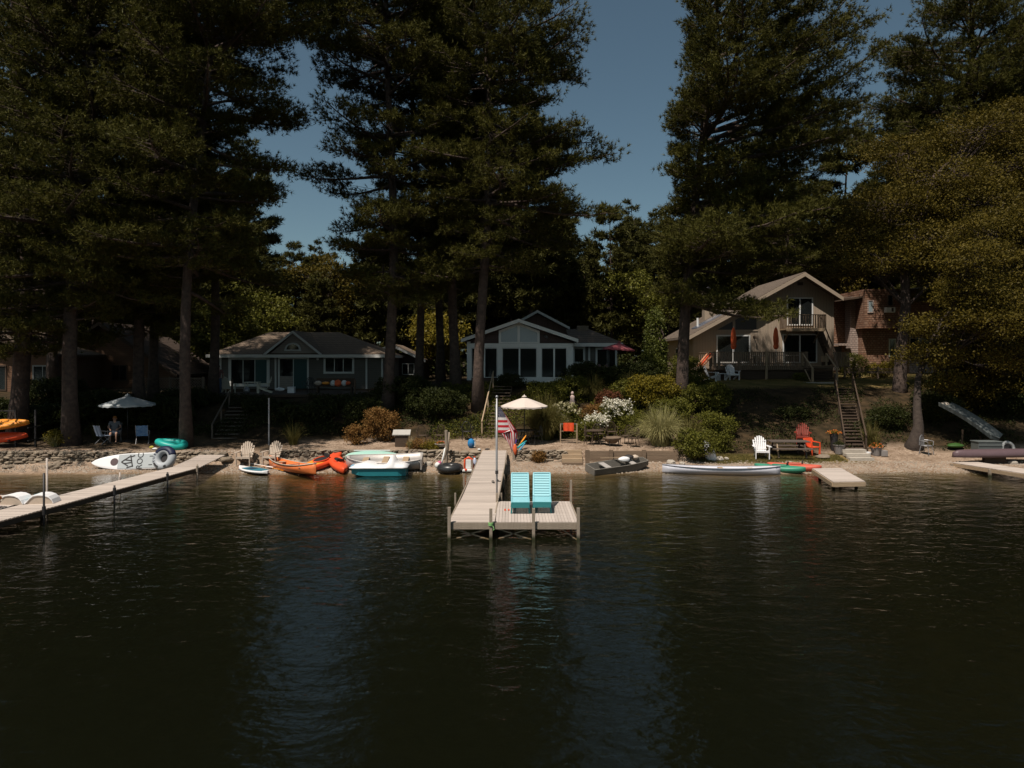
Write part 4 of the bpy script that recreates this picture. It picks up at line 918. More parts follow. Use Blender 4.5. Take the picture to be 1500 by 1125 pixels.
# long grey-white canoe
t = thing('canoe', 'long pale lavender grey canoe floating along the grassy shore', 'canoe')
LAV = mat('lavender_grey_hull', (.62, .62, .68), (.50, .50, .56), 2, .45); mb = MB(); open_boat(mb, 5.1, .74, .29, a=.02, b=.02, pa=.5, pb=.5, sheer=.10, rock=.04); mb.build('hull', LAV, t, smooth=True)
for q in gun(5.1, .74, .29, .02, .02, .5, .5, .10): MB().tube(q, .02, 5).build('gunwale', mat('grey_gunwale', (.3, .3, .33), None), t)
for x_ in (-1.4, 1.3, 0): MB().box((x_, 0, .26), (.2, .69*prof(x_/5.1+.5, .02, .02, .5, .5)*.93, .03)).build('seat', WOODT, t)
place(t, 1056, 692, 31.7, R(-6), z=-.03)
def kay2(label, px, d, rz, L_, m, group=None, z=.1, tilt=None):
    t = kayak(label, L_, .66, .30, m, cockpit=True, group=group); return place(t, px, 0, d, rz, z=z, tilt=tilt)
GREENK = mat('green_hull', (.05, .27, .17), (.04, .20, .13), 3, .4); SALM = mat('salmon_red_hull', (.60, .13, .08), (.48, .09, .06), 3, .45)
kay2('green kayak lying across the end of the long pale canoe', 1142, 32.1, R(-32), 2.2, GREENK, z=.06); kay2('salmon red kayak lying beside the swim raft', 1163, 32.4, R(-25), 2.3, SALM, z=.08)
t = kayak('white kayak standing on its stern by the round green shrub', 1.5, .5, .24, WHITE, None, False); t.location = (X(1040, 33.9), 33.9, .55); t.rotation_euler = (R(-60), R(62), R(20))
# maroon canoe at right, overturned
t = thing('canoe', 'maroon overturned canoe on the shaded sand at the right edge', 'canoe'); rings = []
for i in range(23):
    u = i/22; hw = .42*max(.03, math.sin(PI*u))**.5; x = (u-.5)*4.8; rings.append([(x, hw*math.cos(PI*k/12), .0+.12*abs(2*u-1)**2*0+(.36+.12*abs(2*u-1)**3)*math.sin(PI*k/12)**.6*(.5+.5*math.sin(PI*u)**.4)) for k in range(13)])
MB().loft(rings).build('hull', mat('maroon_hull', (.13, .085, .095), (.09, .06, .065), 3, .4), t, smooth=True); MB().tube([( (i/22-.5)*4.8, .42*max(.03, math.sin(PI*i/22))**.5, .01) for i in range(23)], .02, 5).build('gunwale', BLACK, t)
place(t, 1466, 0, 33.6, R(6), z=.5)
MB().b2(-.5, .5, -.1, .1, 0, .3).build('sawhorse', WOODD); o = C.objects[-1]; o.location = (X(1455, 33.6), 33.55, .2); tag(o, 'low dark wooden bearer under the maroon canoe', 'bearer')
# --- kayak rack at left
t = thing('kayak_rack', 'dark post rack holding bright kayaks at the left edge', 'rack', (X(20, 34.8), 34.9, .85)); 
for px in (-30, 21, 50):
    x = X(px, 34.8)-X(20, 34.8); MB().bar((x, 0, -.2), (x, 0, 1.75), .08, .08, up=(0, 1, 0)).build('post', BLACK, t)
    for z in (.30, .92): MB().bar((x, -.55, z), (x, .45, z), .05, .05).build('arm', BLACK, t)
MB().bar((X(-30, 34.8)-X(20, 34.8), 0, 1.70), (0, 0, 1.70), .05).build('crossbar', BLACK, t)
for i, (z, m, lb) in enumerate(((1.80, YELL, 'yellow kayak on the upper arms of the rack'), (1.17, REDP, 'red orange kayak on the lower arms of the rack'))):
    k = kayak(lb, 3.4, .66, .34, m, None, False, 'kayaks on the rack'); k.location = (X(-8, 34.8), 34.75-.1*i, .85+(.95 if i == 0 else .33)+.0); k.rotation_euler = (R(35), R(-3), R(4))
k = kayak('second yellow kayak lying in front on the upper rack arms', 3.2, .55, .26, YELL, None, False, 'kayaks on the rack'); k.location = (X(-12, 34.8), 34.35, 1.72); k.rotation_euler = (R(25), R(-3), R(4))
# ================================================================ houses
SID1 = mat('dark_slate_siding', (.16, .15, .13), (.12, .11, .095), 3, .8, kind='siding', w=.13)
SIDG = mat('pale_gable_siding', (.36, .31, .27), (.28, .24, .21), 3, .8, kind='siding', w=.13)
ROOF = mat('brown_asphalt_shingles', (.20, .145, .10), (.13, .095, .07), 1.2, .95, kind='shingle', w=.14)
ROOFD = mat('grey_brown_shingles', (.17, .13, .10), (.10, .077, .06), .7, .95, kind='shingle', w=.14)
TANB = mat('tan_vertical_boards', (.36, .285, .215), (.30, .235, .175), 1.5, .85, kind='boards', w=.20)
TANT = mat('tan_trim', (.36, .29, .22), (.30, .24, .18), 3, .8)
SHIN = mat('red_brown_wall_shingles', (.15, .062, .032), (.25, .16, .11), .8, .95, kind='shingle', w=.17)
SHIW = mat('weathered_grey_wall_shingles', (.36, .29, .25), (.26, .19, .16), 1.2, .95, kind='shingle', w=.17)
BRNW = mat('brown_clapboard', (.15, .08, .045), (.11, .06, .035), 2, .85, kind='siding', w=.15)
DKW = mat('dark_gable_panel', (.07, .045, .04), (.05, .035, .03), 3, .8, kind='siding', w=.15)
BLUW = mat('pale_blue_white_paint', (.72, .71, .67), (.60, .60, .57), 3, .6, .05)
FROST = mat('frosted_panel', (.26, .31, .32), (.21, .25, .26), 2, .35, spec=.6)
DARKG = mat('matte_dark_pane', (.02, .02, .02), (.035, .032, .03), 2, .5)  # even matte dark surface used for the slanted gable glazing
CURT = mat('teal_curtain', (.035, .085, .085), (.03, .065, .065), 4, .7)

def window(par, x0, x1, z0, z1, y, n=1, tw=.09, fm=None, mid=.05, name='window', gm_=None, skip=()):
    """window in a wall that faces -y"""
    fm = fm or WPAINT; mb = MB()
    mb.b2(x0-tw, x0, y-.05, y+.01, z0-tw, z1+tw); mb.b2(x1, x1+tw, y-.05, y+.01, z0-tw, z1+tw)
    mb.b2(x0, x1, y-.052, y+.01, z1, z1+tw); mb.b2(x0, x1, y-.058, y+.01, z0-tw, z0)
    for k in range(1, n):
        xm = x0+(x1-x0)*k/n; mb.b2(xm-mid/2, xm+mid/2, y-.045, y+.01, z0, z1)
    f = mb.build('frame' if name != 'window' else 'window', fm, par)
    for k in range(n):
        a = x0+(x1-x0)*k/n+(mid/2 if k else 0); b = x0+(x1-x0)*(k+1)/n-(mid/2 if k < n-1 else 0)
        MB().b2(a, b, y-.022, y-.012, z0, z1).build('pane', (gm_[k] if gm_ else None) or GLASS, f)
    return f
def gable_roof(par, poly, y0, y1, m, th=.16, name='roof', fas=None):
    """poly: eave, ridge, eave in x-z; a slab over each slope"""
    (xa, za), (xr, zr), (xb, zb) = poly; t2 = th
    MB().prism([(xa, za), (xr, zr), (xr, zr+t2*1.15), (xa, za+t2)], y0, y1).build(name, m, par)
    MB().prism([(xr+.003, zr), (xb, zb), (xb, zb+t2), (xr+.003, zr+t2*1.15)], y0, y1).build(name, m, par)
    fas = fas or WPAINT
    MB().prism([(xa-.01, za-.10), (xr, zr-.10), (xr, zr+t2*.9), (xa-.01, za+t2*.8)], y0-.06, y0-.003).build('fascia', fas, par)
    MB().prism([(xr+.003, zr-.10), (xb+.01, zb-.10), (xb+.01, zb+t2*.8), (xr+.003, zr+t2*.9)], y0-.06, y0-.003).build('fascia', fas, par)
def hip(par, x0, x1, y0, y1, ze, ra, rb, zr, m, fas):
    ym = (y0+y1)/2; o = .12
    mb = MB(); mb.add([(x0, y0, ze), (x1, y0, ze), (x1, y1, ze), (x0, y1, ze), (ra, ym, zr), (rb, ym, zr)], [(0, 1, 5, 4), (1, 2, 5), (2, 3, 4, 5), (3, 0, 4), (3, 2, 1, 0)])
    mb.build('roof', m, par)
    mb = MB(); mb.b2(x0-.03, x1+.03, y0-.05, y0-.004, ze-.20, ze+.012); mb.b2(x1+.004, x1+.04, y0, y1, ze-.20, ze+.012); mb.b2(x0-.04, x0-.004, y0, y1, ze-.20, ze+.012); mb.build('fascia', fas, par)

# ---- hip roofed cottage
D = 50.5; s = 1
t = thing('cottage', 'low slate sided cottage with a hip roof and a small front gable', 'house', (0, 0, 0)); z0 = 2.7; ze = 5.40
MB().b2(X(323, D), X(560, D), D, D+8, z0, ze-.02).build('wall', SID1, t)
hip(t, X(309, D), X(566, D), D-.75, D+8.6, ze+.0, X(395, 54.5), X(497, 54.5), 7.15, ROOF, BLUW)
# front gable
ga, gb, gr = X(392, D-.4), X(470, D-.4), X(431, D-.4); MB().prism([(ga+.15, ze+.02), (gb-.15, ze+.02), (gr, 6.93)], D-.45, D+3.4).build('gable_wall', SIDG, t)
gable_roof(t, [(ga-.15, ze-.02), (gr, 6.98), (gb+.15, ze-.02)], D-.75, D+3.9, ROOF, .10)
# half round window
def half(r0, r1, y0, y1, cx, cz):
    mb = MB(); n = 14; rings = []
    for k in range(n+1):
        a = PI*k/n; rings.append([(cx+r0*math.cos(a), y0, cz+r0*math.sin(a)*.85), (cx+r1*math.cos(a), y0, cz+r1*math.sin(a)*.85), (cx+r1*math.cos(a), y1, cz+r1*math.sin(a)*.85), (cx+r0*math.cos(a), y1, cz+r0*math.sin(a)*.85)])
    return mb.loft(rings)
cx, cz = X(429, D-.45), Zp(512, D-.45); mb = half(.44, .56, D-.51, D-.44, cx, cz); mb.b2(cx-.58, cx+.58, D-.52, D-.44, cz-.1, cz); f = mb.build('window', WPAINT, t)
MB().prism([(cx+.44*math.cos(PI*k/14), cz+.44*.85*math.sin(PI*k/14)) for k in range(15)], D-.47, D-.455).build('pane', GLASS, f)
def wpx(par, a, b, top, bot, y, n, gm_=None, tw=.12, fm=None, **k): return window(par, X(a, y), X(b, y), Zp(bot, y), Zp(top, y), y, n, tw, fm or BLUW, gm_=gm_, **k)
wpx(t, 339, 391, 527, 562, D, 3, [None, None, CURT], tw=.2); wpx(t, 410, 450, 526, 571, D, 2, [None, CURT], tw=.12); wpx(t, 477, 516, 525, 544.5, D, 3, tw=.14)
MB().b2(X(410, D), X(429, D), D-.06, D-.025, Zp(571, D), Zp(551, D)).build('door_panel', SIDG, t)
for px in (323.5, 404, 537, 560): MB().b2(X(px, D)-.06, X(px, D)+.06, D-.07, D-.004, z0, ze-.2).build('corner_board', BLUW, t)
xr = X(560, D)
for a, b_ in ((51.3, 52.4), (53.6, 54.6)):
    mb = MB(); mb.b2(xr+.004, xr+.05, a, b_, 3.7, 4.95); f = mb.build('window', BLUW, t); MB().b2(xr+.052, xr+.06, a+.1, b_-.1, 3.8, 4.85).build('pane', GLASS, f)
MB().tube([(X(466, D), D-.1, 5.1), (X(466, D), D-.15, 5.1)], .09, 8).build('lamp', WPAINT, t)
# grey post in front
MB().tube([(0, 0, 0), (0, 0, 2.35)], .04, 8).build('pole', STEEL); o = C.objects[-1]; o.location = (X(395, 35.5), 35.4, .8); tag(o, 'thin pale pole standing behind the right tan chair', 'pole')
# garage shed to its right
t = thing('garage', 'small garage behind the trunks right of the hip roofed cottage', 'garage', (0, 0, 0)); d = 58
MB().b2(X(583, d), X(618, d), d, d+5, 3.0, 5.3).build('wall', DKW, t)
gable_roof(t, [(X(560, d), 5.9), (X(575, d), 6.2), (X(624, d), 4.95)], d-.4, d+5.3, ROOF, .12); window(t, X(590, d), X(606, d), 3.9, 4.7, d, 2, .06)
# deck of the cottage
t = thing('deck', 'dark timber deck before the hip roofed cottage with a cloth covered rail', 'deck', (0, 0, 0)); dz = 2.98
MB().b2(X(345, 43.0), X(522, 43.0), 42.6, 50.3, dz-.15, dz).build('floor', WOODD, t); mb = MB()
for i in range(30): xx = X(345, 42.6)+i*(X(522, 42.6)-X(345, 42.6))/29; mb.bar((xx, 42.75, 1.9), (xx, 42.75, dz-.16), .2, .03, up=(0, 1, 0))
mb.build('skirt', WOODD, t)
for px in (300, 340, 520): MB().bar((X(px, 42.9), 42.9, 1.9), (X(px, 42.9), 42.9, dz+.9), .1, .1, up=(0, 1, 0)).build('post', WOODD, t)
MB().b2(X(300, 43), X(345, 43), 42.3, 46, dz-.12, dz-.01).build('landing', WOODD, t)
# ---- lattice deck left
t = thing('lattice_deck', 'raised deck with lattice railing between the pine trunks on the left', 'deck', (0, 0, 0)); d = 42.4
xa, xb = X(197, d), X(299, d); zb, zt2 = Zp(583, d), Zp(555, d); mb = MB(); st = .16; hh = zt2-zb
k = xa-hh
while k < xb:
    for s_ in (1, -1):
        p, q = (k, k+hh) if s_ > 0 else (k+hh, k); lo_, hi = zb, zt2
        u0 = 0; u1 = 1
        pts = [(p+(q-p)*u, lo_+(hi-lo_)*u) for u in np.linspace(0, 1, 21)]; pts = [v for v in pts if xa <= v[0] <= xb]
        if len(pts) > 1: mb.bar((pts[0][0], d+(.012 if s_ > 0 else -.012), pts[0][1]), (pts[-1][0], d+(.012 if s_ > 0 else -.012), pts[-1][1]), .035, .01, up=(0, 1, 0))
    k += st
GRW = mat('grey_lattice', (.16, .12, .09), (.11, .08, .06), 4, .85); mb.build('lattice', GRW, t)
mb = MB(); mb.b2(xa, xb, d-.05, d+.05, zt2, zt2+.07); mb.b2(xa, xb, d-.05, d+.05, zb-.07, zb); mb.build('rail', GRW, t)
for px in (198, 249, 298): MB().b2(X(px, d)-.06, X(px, d)+.06, d-.06, d+.06, 1.9, zt2+.12).build('post', GRW, t)
MB().b2(xa, xb, d+.06, d+4, zb-.02, zb+.1).build('floor', WOODD, t)
# ---- far left houses, deep in shade
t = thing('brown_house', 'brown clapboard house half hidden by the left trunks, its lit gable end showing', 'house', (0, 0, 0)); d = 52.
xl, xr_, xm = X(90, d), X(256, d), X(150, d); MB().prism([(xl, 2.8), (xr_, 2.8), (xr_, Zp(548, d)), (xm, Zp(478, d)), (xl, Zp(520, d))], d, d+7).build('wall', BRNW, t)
gable_roof(t, [(xl-.5, Zp(526, d)), (xm, Zp(475, d)), (xr_+.4, Zp(551, d))], d-.5, d+7.5, mat('shade_dark_shingles', (.075, .05, .035), (.045, .03, .022), 1, .95, kind='shingle', w=.14), .14, fas=WOODD)  # roof colour itself darkened, as the shade over this house is missing
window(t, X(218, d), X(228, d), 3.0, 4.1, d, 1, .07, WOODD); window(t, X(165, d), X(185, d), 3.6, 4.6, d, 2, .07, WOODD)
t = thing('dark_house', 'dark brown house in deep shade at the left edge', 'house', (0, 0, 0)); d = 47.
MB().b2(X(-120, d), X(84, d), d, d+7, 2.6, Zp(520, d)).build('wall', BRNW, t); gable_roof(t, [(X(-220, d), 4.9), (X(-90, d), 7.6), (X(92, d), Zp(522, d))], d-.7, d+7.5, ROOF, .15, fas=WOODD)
window(t, X(50, d), X(76, d), 3.1, 4.6, d, 2, .09, mat('shade_dimmed_trim', (.30, .30, .28), None, 3, .7)); window(t, X(-20, d), X(8, d), 3.1, 4.6, d, 2, .09, WOODD)  # white trim dimmed in its colour to stand for the deep shade

# ---- white gabled porch house
t = thing('porch_house', 'pale blue white gabled house with tall porch windows above the garden', 'house', (0, 0, 0)); d = 44.0
xl, xr_, xm = X(684, d), X(838, d), X(760, d); zl = Zp(501, d); zap = Zp(470.5, d); zb = 3.45
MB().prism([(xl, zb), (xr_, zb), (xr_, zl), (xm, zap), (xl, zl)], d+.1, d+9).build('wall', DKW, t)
gable_roof(t, [(xl-.33, Zp(499.5, d)), (xm, zap+.0), (xr_+.33, Zp(499.5, d))], d-.45, d+9.2, ROOFD, .13, fas=BLUW)
def cx_(a, b_, top, bot, y0, y1, nm='column'): MB().b2(X(a, d), X(b_, d), y0, y1, Zp(bot, d), Zp(top, d)).build(nm, BLUW, t)
cx_(684, 839, 503, 509.5, d-.03, d+.09, 'beam')
for a, b_ in ((684, 690.5), (728.5, 735.5), (786.5, 793), (830.5, 839)): cx_(a, b_, 509.6, 557, d-.02, d+.09)
cx_(728.5, 839, 553, 560, d-.01, d+.095, 'sill'); cx_(684, 689, 500.5, 502.8, d-.02, d+.09)
MB().b2(X(684, d), X(728.4, d), d-.01, d+.09, Zp(561, d), Zp(556, d)).build('sill', WOODD, t)
for a, b_ in ((691.5, 727.5), (736.5, 785.5), (794, 829.5)): window(t, X(a, d), X(b_, d), Zp(552.4, d), Zp(510.6, d), d+.06, 2, .03, BLUW, .10)
# slanted gable windows and posts
za = lambda px: zl+(zap-zl)*(1-abs(px-760)/77.0)-.10
mb = MB()
for a, b_ in ((730.5, 734), (757.8, 761.6), (787, 790.5)): mb.prism([(X(a, d), Zp(502.8, d)), (X(b_, d), Zp(502.8, d)), (X(b_, d), za(b_)), (X(a, d), za(a))], d-.03, d+.09)
for a, b_ in ((734, 757.8), (761.6, 787)):
    mb.prism([(X(a, d), za(a)-.16), (X(b_, d), za(b_)-.16), (X(b_, d), za(b_)-.0), (X(a, d), za(a)-.0)], d-.025, d+.09); mb.b2(X(a, d), X(b_, d), d-.02, d+.09, Zp(502.7, d), Zp(500.8, d))
f = mb.build('gable_window', BLUW, t)
for a, b_ in ((734, 757.8), (761.6, 787)): MB().prism([(X(a, d), Zp(500.8, d)), (X(b_, d), Zp(500.8, d)), (X(b_, d), za(b_)-.16), (X(a, d), za(a)-.16)], d+.03, d+.09).build('pane', FROST, f)
MB().box((X(799, d), d+.02, Zp(493, d)), (.16, .14, .12)).box((X(801, d), d-.08, Zp(494, d)), (.1, .12, .16)).build('flood_lamp', BLACK, t)
MB().tube([(xr_+.3, d-.3, zl-.05), (xr_+.05, d+.02, zl-.3), (xr_+.05, d+.02, 3.6)], .045, 6).build('downpipe', BLUW, t)
# lattice skirt below the porch
mb = MB(); xa, xb, z1_, z2_ = X(729, d), X(775, d), Zp(566, d), Zp(560.5, d)
k = xa-.2
while k < xb:
    mb.bar((max(k, xa), d+.02, z1_), (min(k+(z2_-z1_), xb), d+.02, z2_), .03, .01, up=(0, 1, 0)); mb.bar((min(k+(z2_-z1_), xb), d+.035, z1_), (max(k, xa), d+.035, z2_), .03, .01, up=(0, 1, 0)); k += .13
mb.build('lattice', BLUW, t)
# higher roof behind
d2 = 50.5; MB().prism([(X(735, d2), 5), (X(842, d2), 5), (X(842, d2), Zp(487, d2)), (X(787, d2), Zp(459, d2)), (X(735, d2), Zp(487, d2))], d2+.2, d2+5).build('rear_gable', mat('red_brown_panel', (.16, .10, .08), (.11, .07, .055), 2, .9, kind='boards', w=.4), t)
gable_roof(t, [(X(728, d2), Zp(489, d2)), (X(787, d2), Zp(456.5, d2)), (X(834, d2), Zp(481, d2))], d2-.25, d2+5.4, ROOFD, .10, fas=BLUW)
# side wing
t2 = thing('side_wing', 'low side wing with a shallow dappled roof right of the white gabled porch', 'house', (0, 0, 0)); d = 46.5
MB().b2(xr_+.12, X(903, d), d, d+5, 3.4, Zp(506, d)).build('wall', SID1, t2)
mb = MB(); mb.add([(xr_+.05, d-.6, Zp(503, d)), (X(912, d), d-.6, Zp(503, d)), (X(858, 50), d+3, Zp(481, 50)), (xr_+.05, d+3, Zp(483, 50)), (xr_+.05, d-.6, Zp(503, d)-.12), (X(912, d), d-.6, Zp(503, d)-.12), (X(858, 50), d+3, Zp(483, 50)-.1), (xr_+.05, d+3, Zp(485, 50)-.12)], [(0, 1, 2, 3), (4, 7, 6, 5), (0, 4, 5, 1), (1, 5, 6, 2), (2, 6, 7, 3), (3, 7, 4, 0)]); mb.build('roof', ROOFD, t2)
MB().b2(xr_+.12, X(910, d), d-.66, d-.604, Zp(508, d), Zp(503, d)+.01).build('fascia', BLUW, t2)
MB().b2(X(846, 49), X(862, 49), 49, 49.7, 6.6, Zp(477, 49)).build('chimney', ROCK, t2)
wpx(t2, 842, 854, 511, 530, d, 1, tw=.14); wpx(t2, 875, 889, 512, 548, d, 1, tw=.12); wpx(t2, 892, 901, 512, 548, d, 1, tw=.12)
MB().b2(X(863, d)-.06, X(863, d)+.06, d-.07, d-.003, 3.5, Zp(508, d)).build('corner_board', BLUW, t2)

# ---- brown saltbox house
t = thing('saltbox_house', 'tall tan brown saltbox house with a balcony and vertical board siding', 'house', (0, 0, 0)); d = 52.0
xl, xr_, xm = X(1015, d), X(1221, d), X(1173, d); zle, zre, zap = 6.80, 9.55, 11.10
MB().prism([(xl, 3.3), (xr_, 3.3), (xr_, zre), (xm, zap), (xl, zle)], d, d+8.5).build('wall', TANB, t)
gable_roof(t, [(xl-.5, zle-.24), (xm, zap+.02), (xr_+.35, zre-.18)], d-.75, d+9.0, ROOFD, .20, fas=TANT)
def w3(a, b_, top, bot, n, nm='window', fm=WPAINT, tw=.09): return window(t, X(a, d), X(b_, d), Zp(bot, d), Zp(top, d), d, n, tw, fm, .10)
w3(1154, 1189, 437.5, 475, 2); w3(1148, 1195, 491, 530, 2); w3(1051, 1097, 492.5, 530, 2)
# slanted glazing under the left eave
mb = MB(); zs = lambda px: zle+(zap-zle)*(X(px, d)-xl)/(xm-xl)-.55
mb.prism([(X(1052, d), Zp(483, d)), (X(1073, d), Zp(483, d)), (X(1073, d), zs(1073)), (X(1052, d), zs(1052))], d-.03, d+.01); f = mb.build('gable_window', DARKG, t)
mb = MB(); mb.prism([(X(1077, d), Zp(483, d)), (X(1108, d), Zp(483, d)), (X(1108, d), zs(1108)), (X(1077, d), zs(1077))], d-.03, d+.01); mb.build('pane', DARKG, f)
mb = MB(); mb.b2(X(1050, d), X(1110, d), d-.05, d+.005, Zp(485, d), Zp(483, d)-.003); mb.b2(X(1073.2, d), X(1076.8, d), d-.05, d+.005, Zp(482.9, d), zs(1075)); mb.build('mullion', TANT, f)
MB().b2(X(1168, d), X(1176, d), d-.06, d-.003, Zp(418, d), Zp(413.5, d)).build('vent', WOODD, t)
for px in (1017, 1122.5, 1220): MB().b2(X(px, d)-.06, X(px, d)+.06, d-.03, d-.003, 3.6, Zp(432, d) if px > 1200 else (Zp(444, d) if px > 1100 else zle-.2)).build('corner_board', TANT, t)
for px, py in ((1133, 440), (1104, 495)):
    mb = MB(); x_ = X(px, d); z_ = Zp(py-10 if px > 1120 else py, d); mb.box((x_, d-.03, z_+.1), (.12, .05, .12)); mb.tube([(x_, d-.05, z_+.1), (x_+.04, d-.28, z_+.1), (x_+.04, d-.3, z_-.05)], [.03, .05, .09], 8); mb.build('lamp', WPAINT if px > 1120 else WOODD, t)
# balcony
bx0, bx1, by0 = X(1146.5, d-.6), X(1203, d-.6), d-1.25; zf, zt_ = Zp(483, d-1.2), Zp(461.5, d-1.2)
mb = MB(); mb.b2(bx0, bx1, by0, d-.01, zf, zf+.10); mb.b2(bx0, bx1, by0-.04, by0-.003, zf-.1, zf+.12); bal = mb.build('balcony', WOODT, t)
mb = MB(); mb.b2(bx0-.03, bx1+.03, by0-.06, by0+.05, zt_, zt_+.05)
for x_ in (bx0, bx1): mb.b2(x_-.04, x_+.04, by0+.051, d-.01, zt_, zt_+.05)
mb.build('handrail', WOODB, bal); mb = MB(); n = 17
for i in range(n): xx = bx0+(bx1-bx0)*i/(n-1); w_ = .055 if i in (0, n-1) else .035; mb.b2(xx-w_, xx+w_, by0-.035, by0-.0, zf+.13, zt_-.002)
for i in range(1, 7): yy = by0+i*.19; [mb.b2(x_-.015, x_+.015, yy-.04, yy+.04, zf+.1, zt_-.002) for x_ in (bx0, bx1)]
mb.build('baluster', WOODB, bal)
for x_ in (bx0+.3, bx1-.3): MB().bar((x_, d-.02, zf-.9), (x_, by0+.2, zf-.02), .08, .08).build('bracket', WOODB, bal)
# outside stair from the balcony
a = Vector((X(1203, d-.9), d-.75, zf+.05)); b_ = Vector((X(1224, d-.9), d-.75, 4.7)); es = MB().bar(a, b_, .07, .26).bar(a+Vector((0, .7, 0)), b_+Vector((0, .7, 0)), .07, .26).build('outside_stair', WOODD, t)
mb = MB()
for k in range(12): p = a+(b_-a)*((k+.5)/12); mb.box(p+Vector((0, .35, .0)), (.24, .68, .04))
mb.build('tread', WOODD, es); MB().bar(a+Vector((.05, -.02, .85)), b_+Vector((.05, -.02, .85)), .06, .07).build('handrail', WOODD, es)
for u in (.2, .5, .8): p = a+(b_-a)*u; MB().bar(p, p+Vector((.03, -.02, .85)), .05, .05, up=(0, 1, 0)).build('rail_post', WOODD, es)
# side windows on the left wall, which runs away from the view
for a_, b2__ in ((53.2, 54.2), (56.2, 57.2)): f = MB().b2(xl-.05, xl-.004, a_, b2__, 4.4, 6.0).build('window', WPAINT, t); MB().b2(xl-.06, xl-.052, a_+.09, b2__-.09, 4.5, 5.9).build('pane', GLASS, f)
ch = MB(); cx0 = X(1038, 57); ch.b2(cx0-.42, cx0+.42, 56.6, 57.4, 7, Zp(433, 57)); ch.b2(cx0-.48, cx0+.48, 56.54, 57.46, Zp(433, 57), Zp(429, 57)); c_ = ch.build('chimney', TANT, t); MB().lathe([(.16, 0), (.16, .3), (.24, .32), (.24, .4), (.02, .5)], (cx0, 57, Zp(429, 57)), 10).build('chimney_cap', STEEL, c_)
MB().tube([(X(1022, 54), 54, 7.2), (X(1022, 54), 54, 8.2)], .08, 8).build('vent_pipe', WPAINT, t)
sk = MB(); p = lambda u, v: Vector((xl+.6+2.2*u, 53.2+1.6*v, zle-.24+(zap+.26-zle)*((1.1+2.2*u)/(xm-xl+.5))+.30)); sk.add([p(0, 0), p(1, 0), p(1, 1), p(0, 1)]+[q+Vector((0, 0, -.1)) for q in (p(0, 0), p(1, 0), p(1, 1), p(0, 1))], [(0, 1, 2, 3), (7, 6, 5, 4), (0, 4, 5, 1), (1, 5, 6, 2), (2, 6, 7, 3), (3, 7, 4, 0)]); sk.build('skylight', mat('skylight_glass', (.20, .22, .27), None, 2, .15, spec=.8), t)

# ---- deck of the saltbox house
t = thing('deck', 'tan timber deck with baluster railing along the front of the saltbox house', 'deck', (0, 0, 0)); d = 48.4
dx0, dx1 = X(1044, d), X(1183, d); zf = Zp(535.5, d); zr_ = Zp(516.2, d)
mb = MB(); nb = 22
for i in range(nb): y_ = d+(51.9-d)*i/nb; mb.b2(dx0, X(1222, d), y_, y_+(51.9-d)/nb-.01, zf-.04, zf)
mb.build('floor', WOODT, t)
MB().b2(dx0, X(1220, d), d-.05, d-.004, zf-.30, zf-.01).build('rim_board', WOODB, t)
mb = MB(); mb.b2(dx0-.05, dx1+.02, d-.10, d+.04, zr_, zr_+.04); mb.b2(dx0, dx1, d-.02, d+.02, zf+.10, zf+.16); mb.build('handrail', WOODB, t)
BALM = mat('baluster_wood', (.25, .18, .125), (.17, .12, .085), 4, .85, isl=.7); mb = MB(); n = 48
for i in range(n): xx = dx0+.08+(dx1-dx0-.16)*i/(n-1); mb.b2(xx-.035, xx+.035, d-.095, d-.052, zf-.28, zr_-.002)
mb.build('baluster', BALM, t)
for px in (1046, 1052, 1083, 1122, 1181): x_ = X(px, d); MB().b2(x_-.07, x_+.07, d-.13, d-.005, 3.5 if px in (1083, 1122) else zf-.3, zr_+.06).build('post', BALM if px != 1122 else WOODT, t)
mb = MB()
for i in range(7): mb.b2(dx0-.02, dx0+.02, d+.35+i*.5, d+.43+i*.5, zf, zr_)
mb.b2(dx0-.04, dx0+.04, d+.05, 51.8, zr_, zr_+.04); mb.build('side_rail', BALM, t)
MB().b2(dx0+.1, X(1221, d), d+.15, d+.22, 3.4, zf-.32).build('skirt', WOODD, t)
MB().b2(dx0-.25, dx0-.02, d-.10, d-.04, zf-.3, zr_+.02).build('corner_panel', WOODB, t)
# steps
mb = MB(); sx_0, sx_1 = X(1184, 47.5), X(1217, 47.5)
for k in range(5): y_ = d-.1-k*.30; mb.b2(sx_0, sx_1, y_-.30, y_, zf-.22-k*.19, zf-.17-k*.19)
mb.build('step', WOODD, t)
for xx in (sx_0-.05, sx_1+.05):
    q = MB(); q.bar((xx, d-.1, zf+.82), (xx, d-1.65, zf-.15), .09, .05); q.build('handrail', WOODT, t); MB().b2(xx-.06, xx+.06, d-1.75, d-1.63, 3.3, zf-.1).build('post', WOODT, t); MB().b2(xx-.05, xx+.05, d-.16, d-.06, zf, zf+.85).build('post', WOODT, t)
MB().bar((sx_0-.35, d-1.2, zf-.25), (sx_0-.1, d-1.75, 3.45), .06, .06).build('brace', WOODT, t)
mb = MB(); x_ = X(1222, d)
for i in range(9): mb.b2(X(1222+i*2.6, d)-.035, X(1222+i*2.6, d)+.035, d-.06, d-.02, zf-.1, zr_-.02)
mb.build('baluster', BALM, t); MB().b2(X(1221, d), X(1245, d), d-.09, d+.02, zr_-.015, zr_+.035).build('handrail', WOODB, t)
MB().b2(X(1223, d), X(1245, d), d, d+2.5, zf-.08, zf-.0).build('side_floor', WOODD, t)
o = MB().b2(-.95, .95, -.55, .4, -.05, .03).build('stone_slab', ROCKL); o.location = (X(1200, 46.2), 46.2, g(X(1200, 46.2), 46.2)+.02); tag(o, 'pale paving slab at the foot of the saltbox deck steps', 'slab')

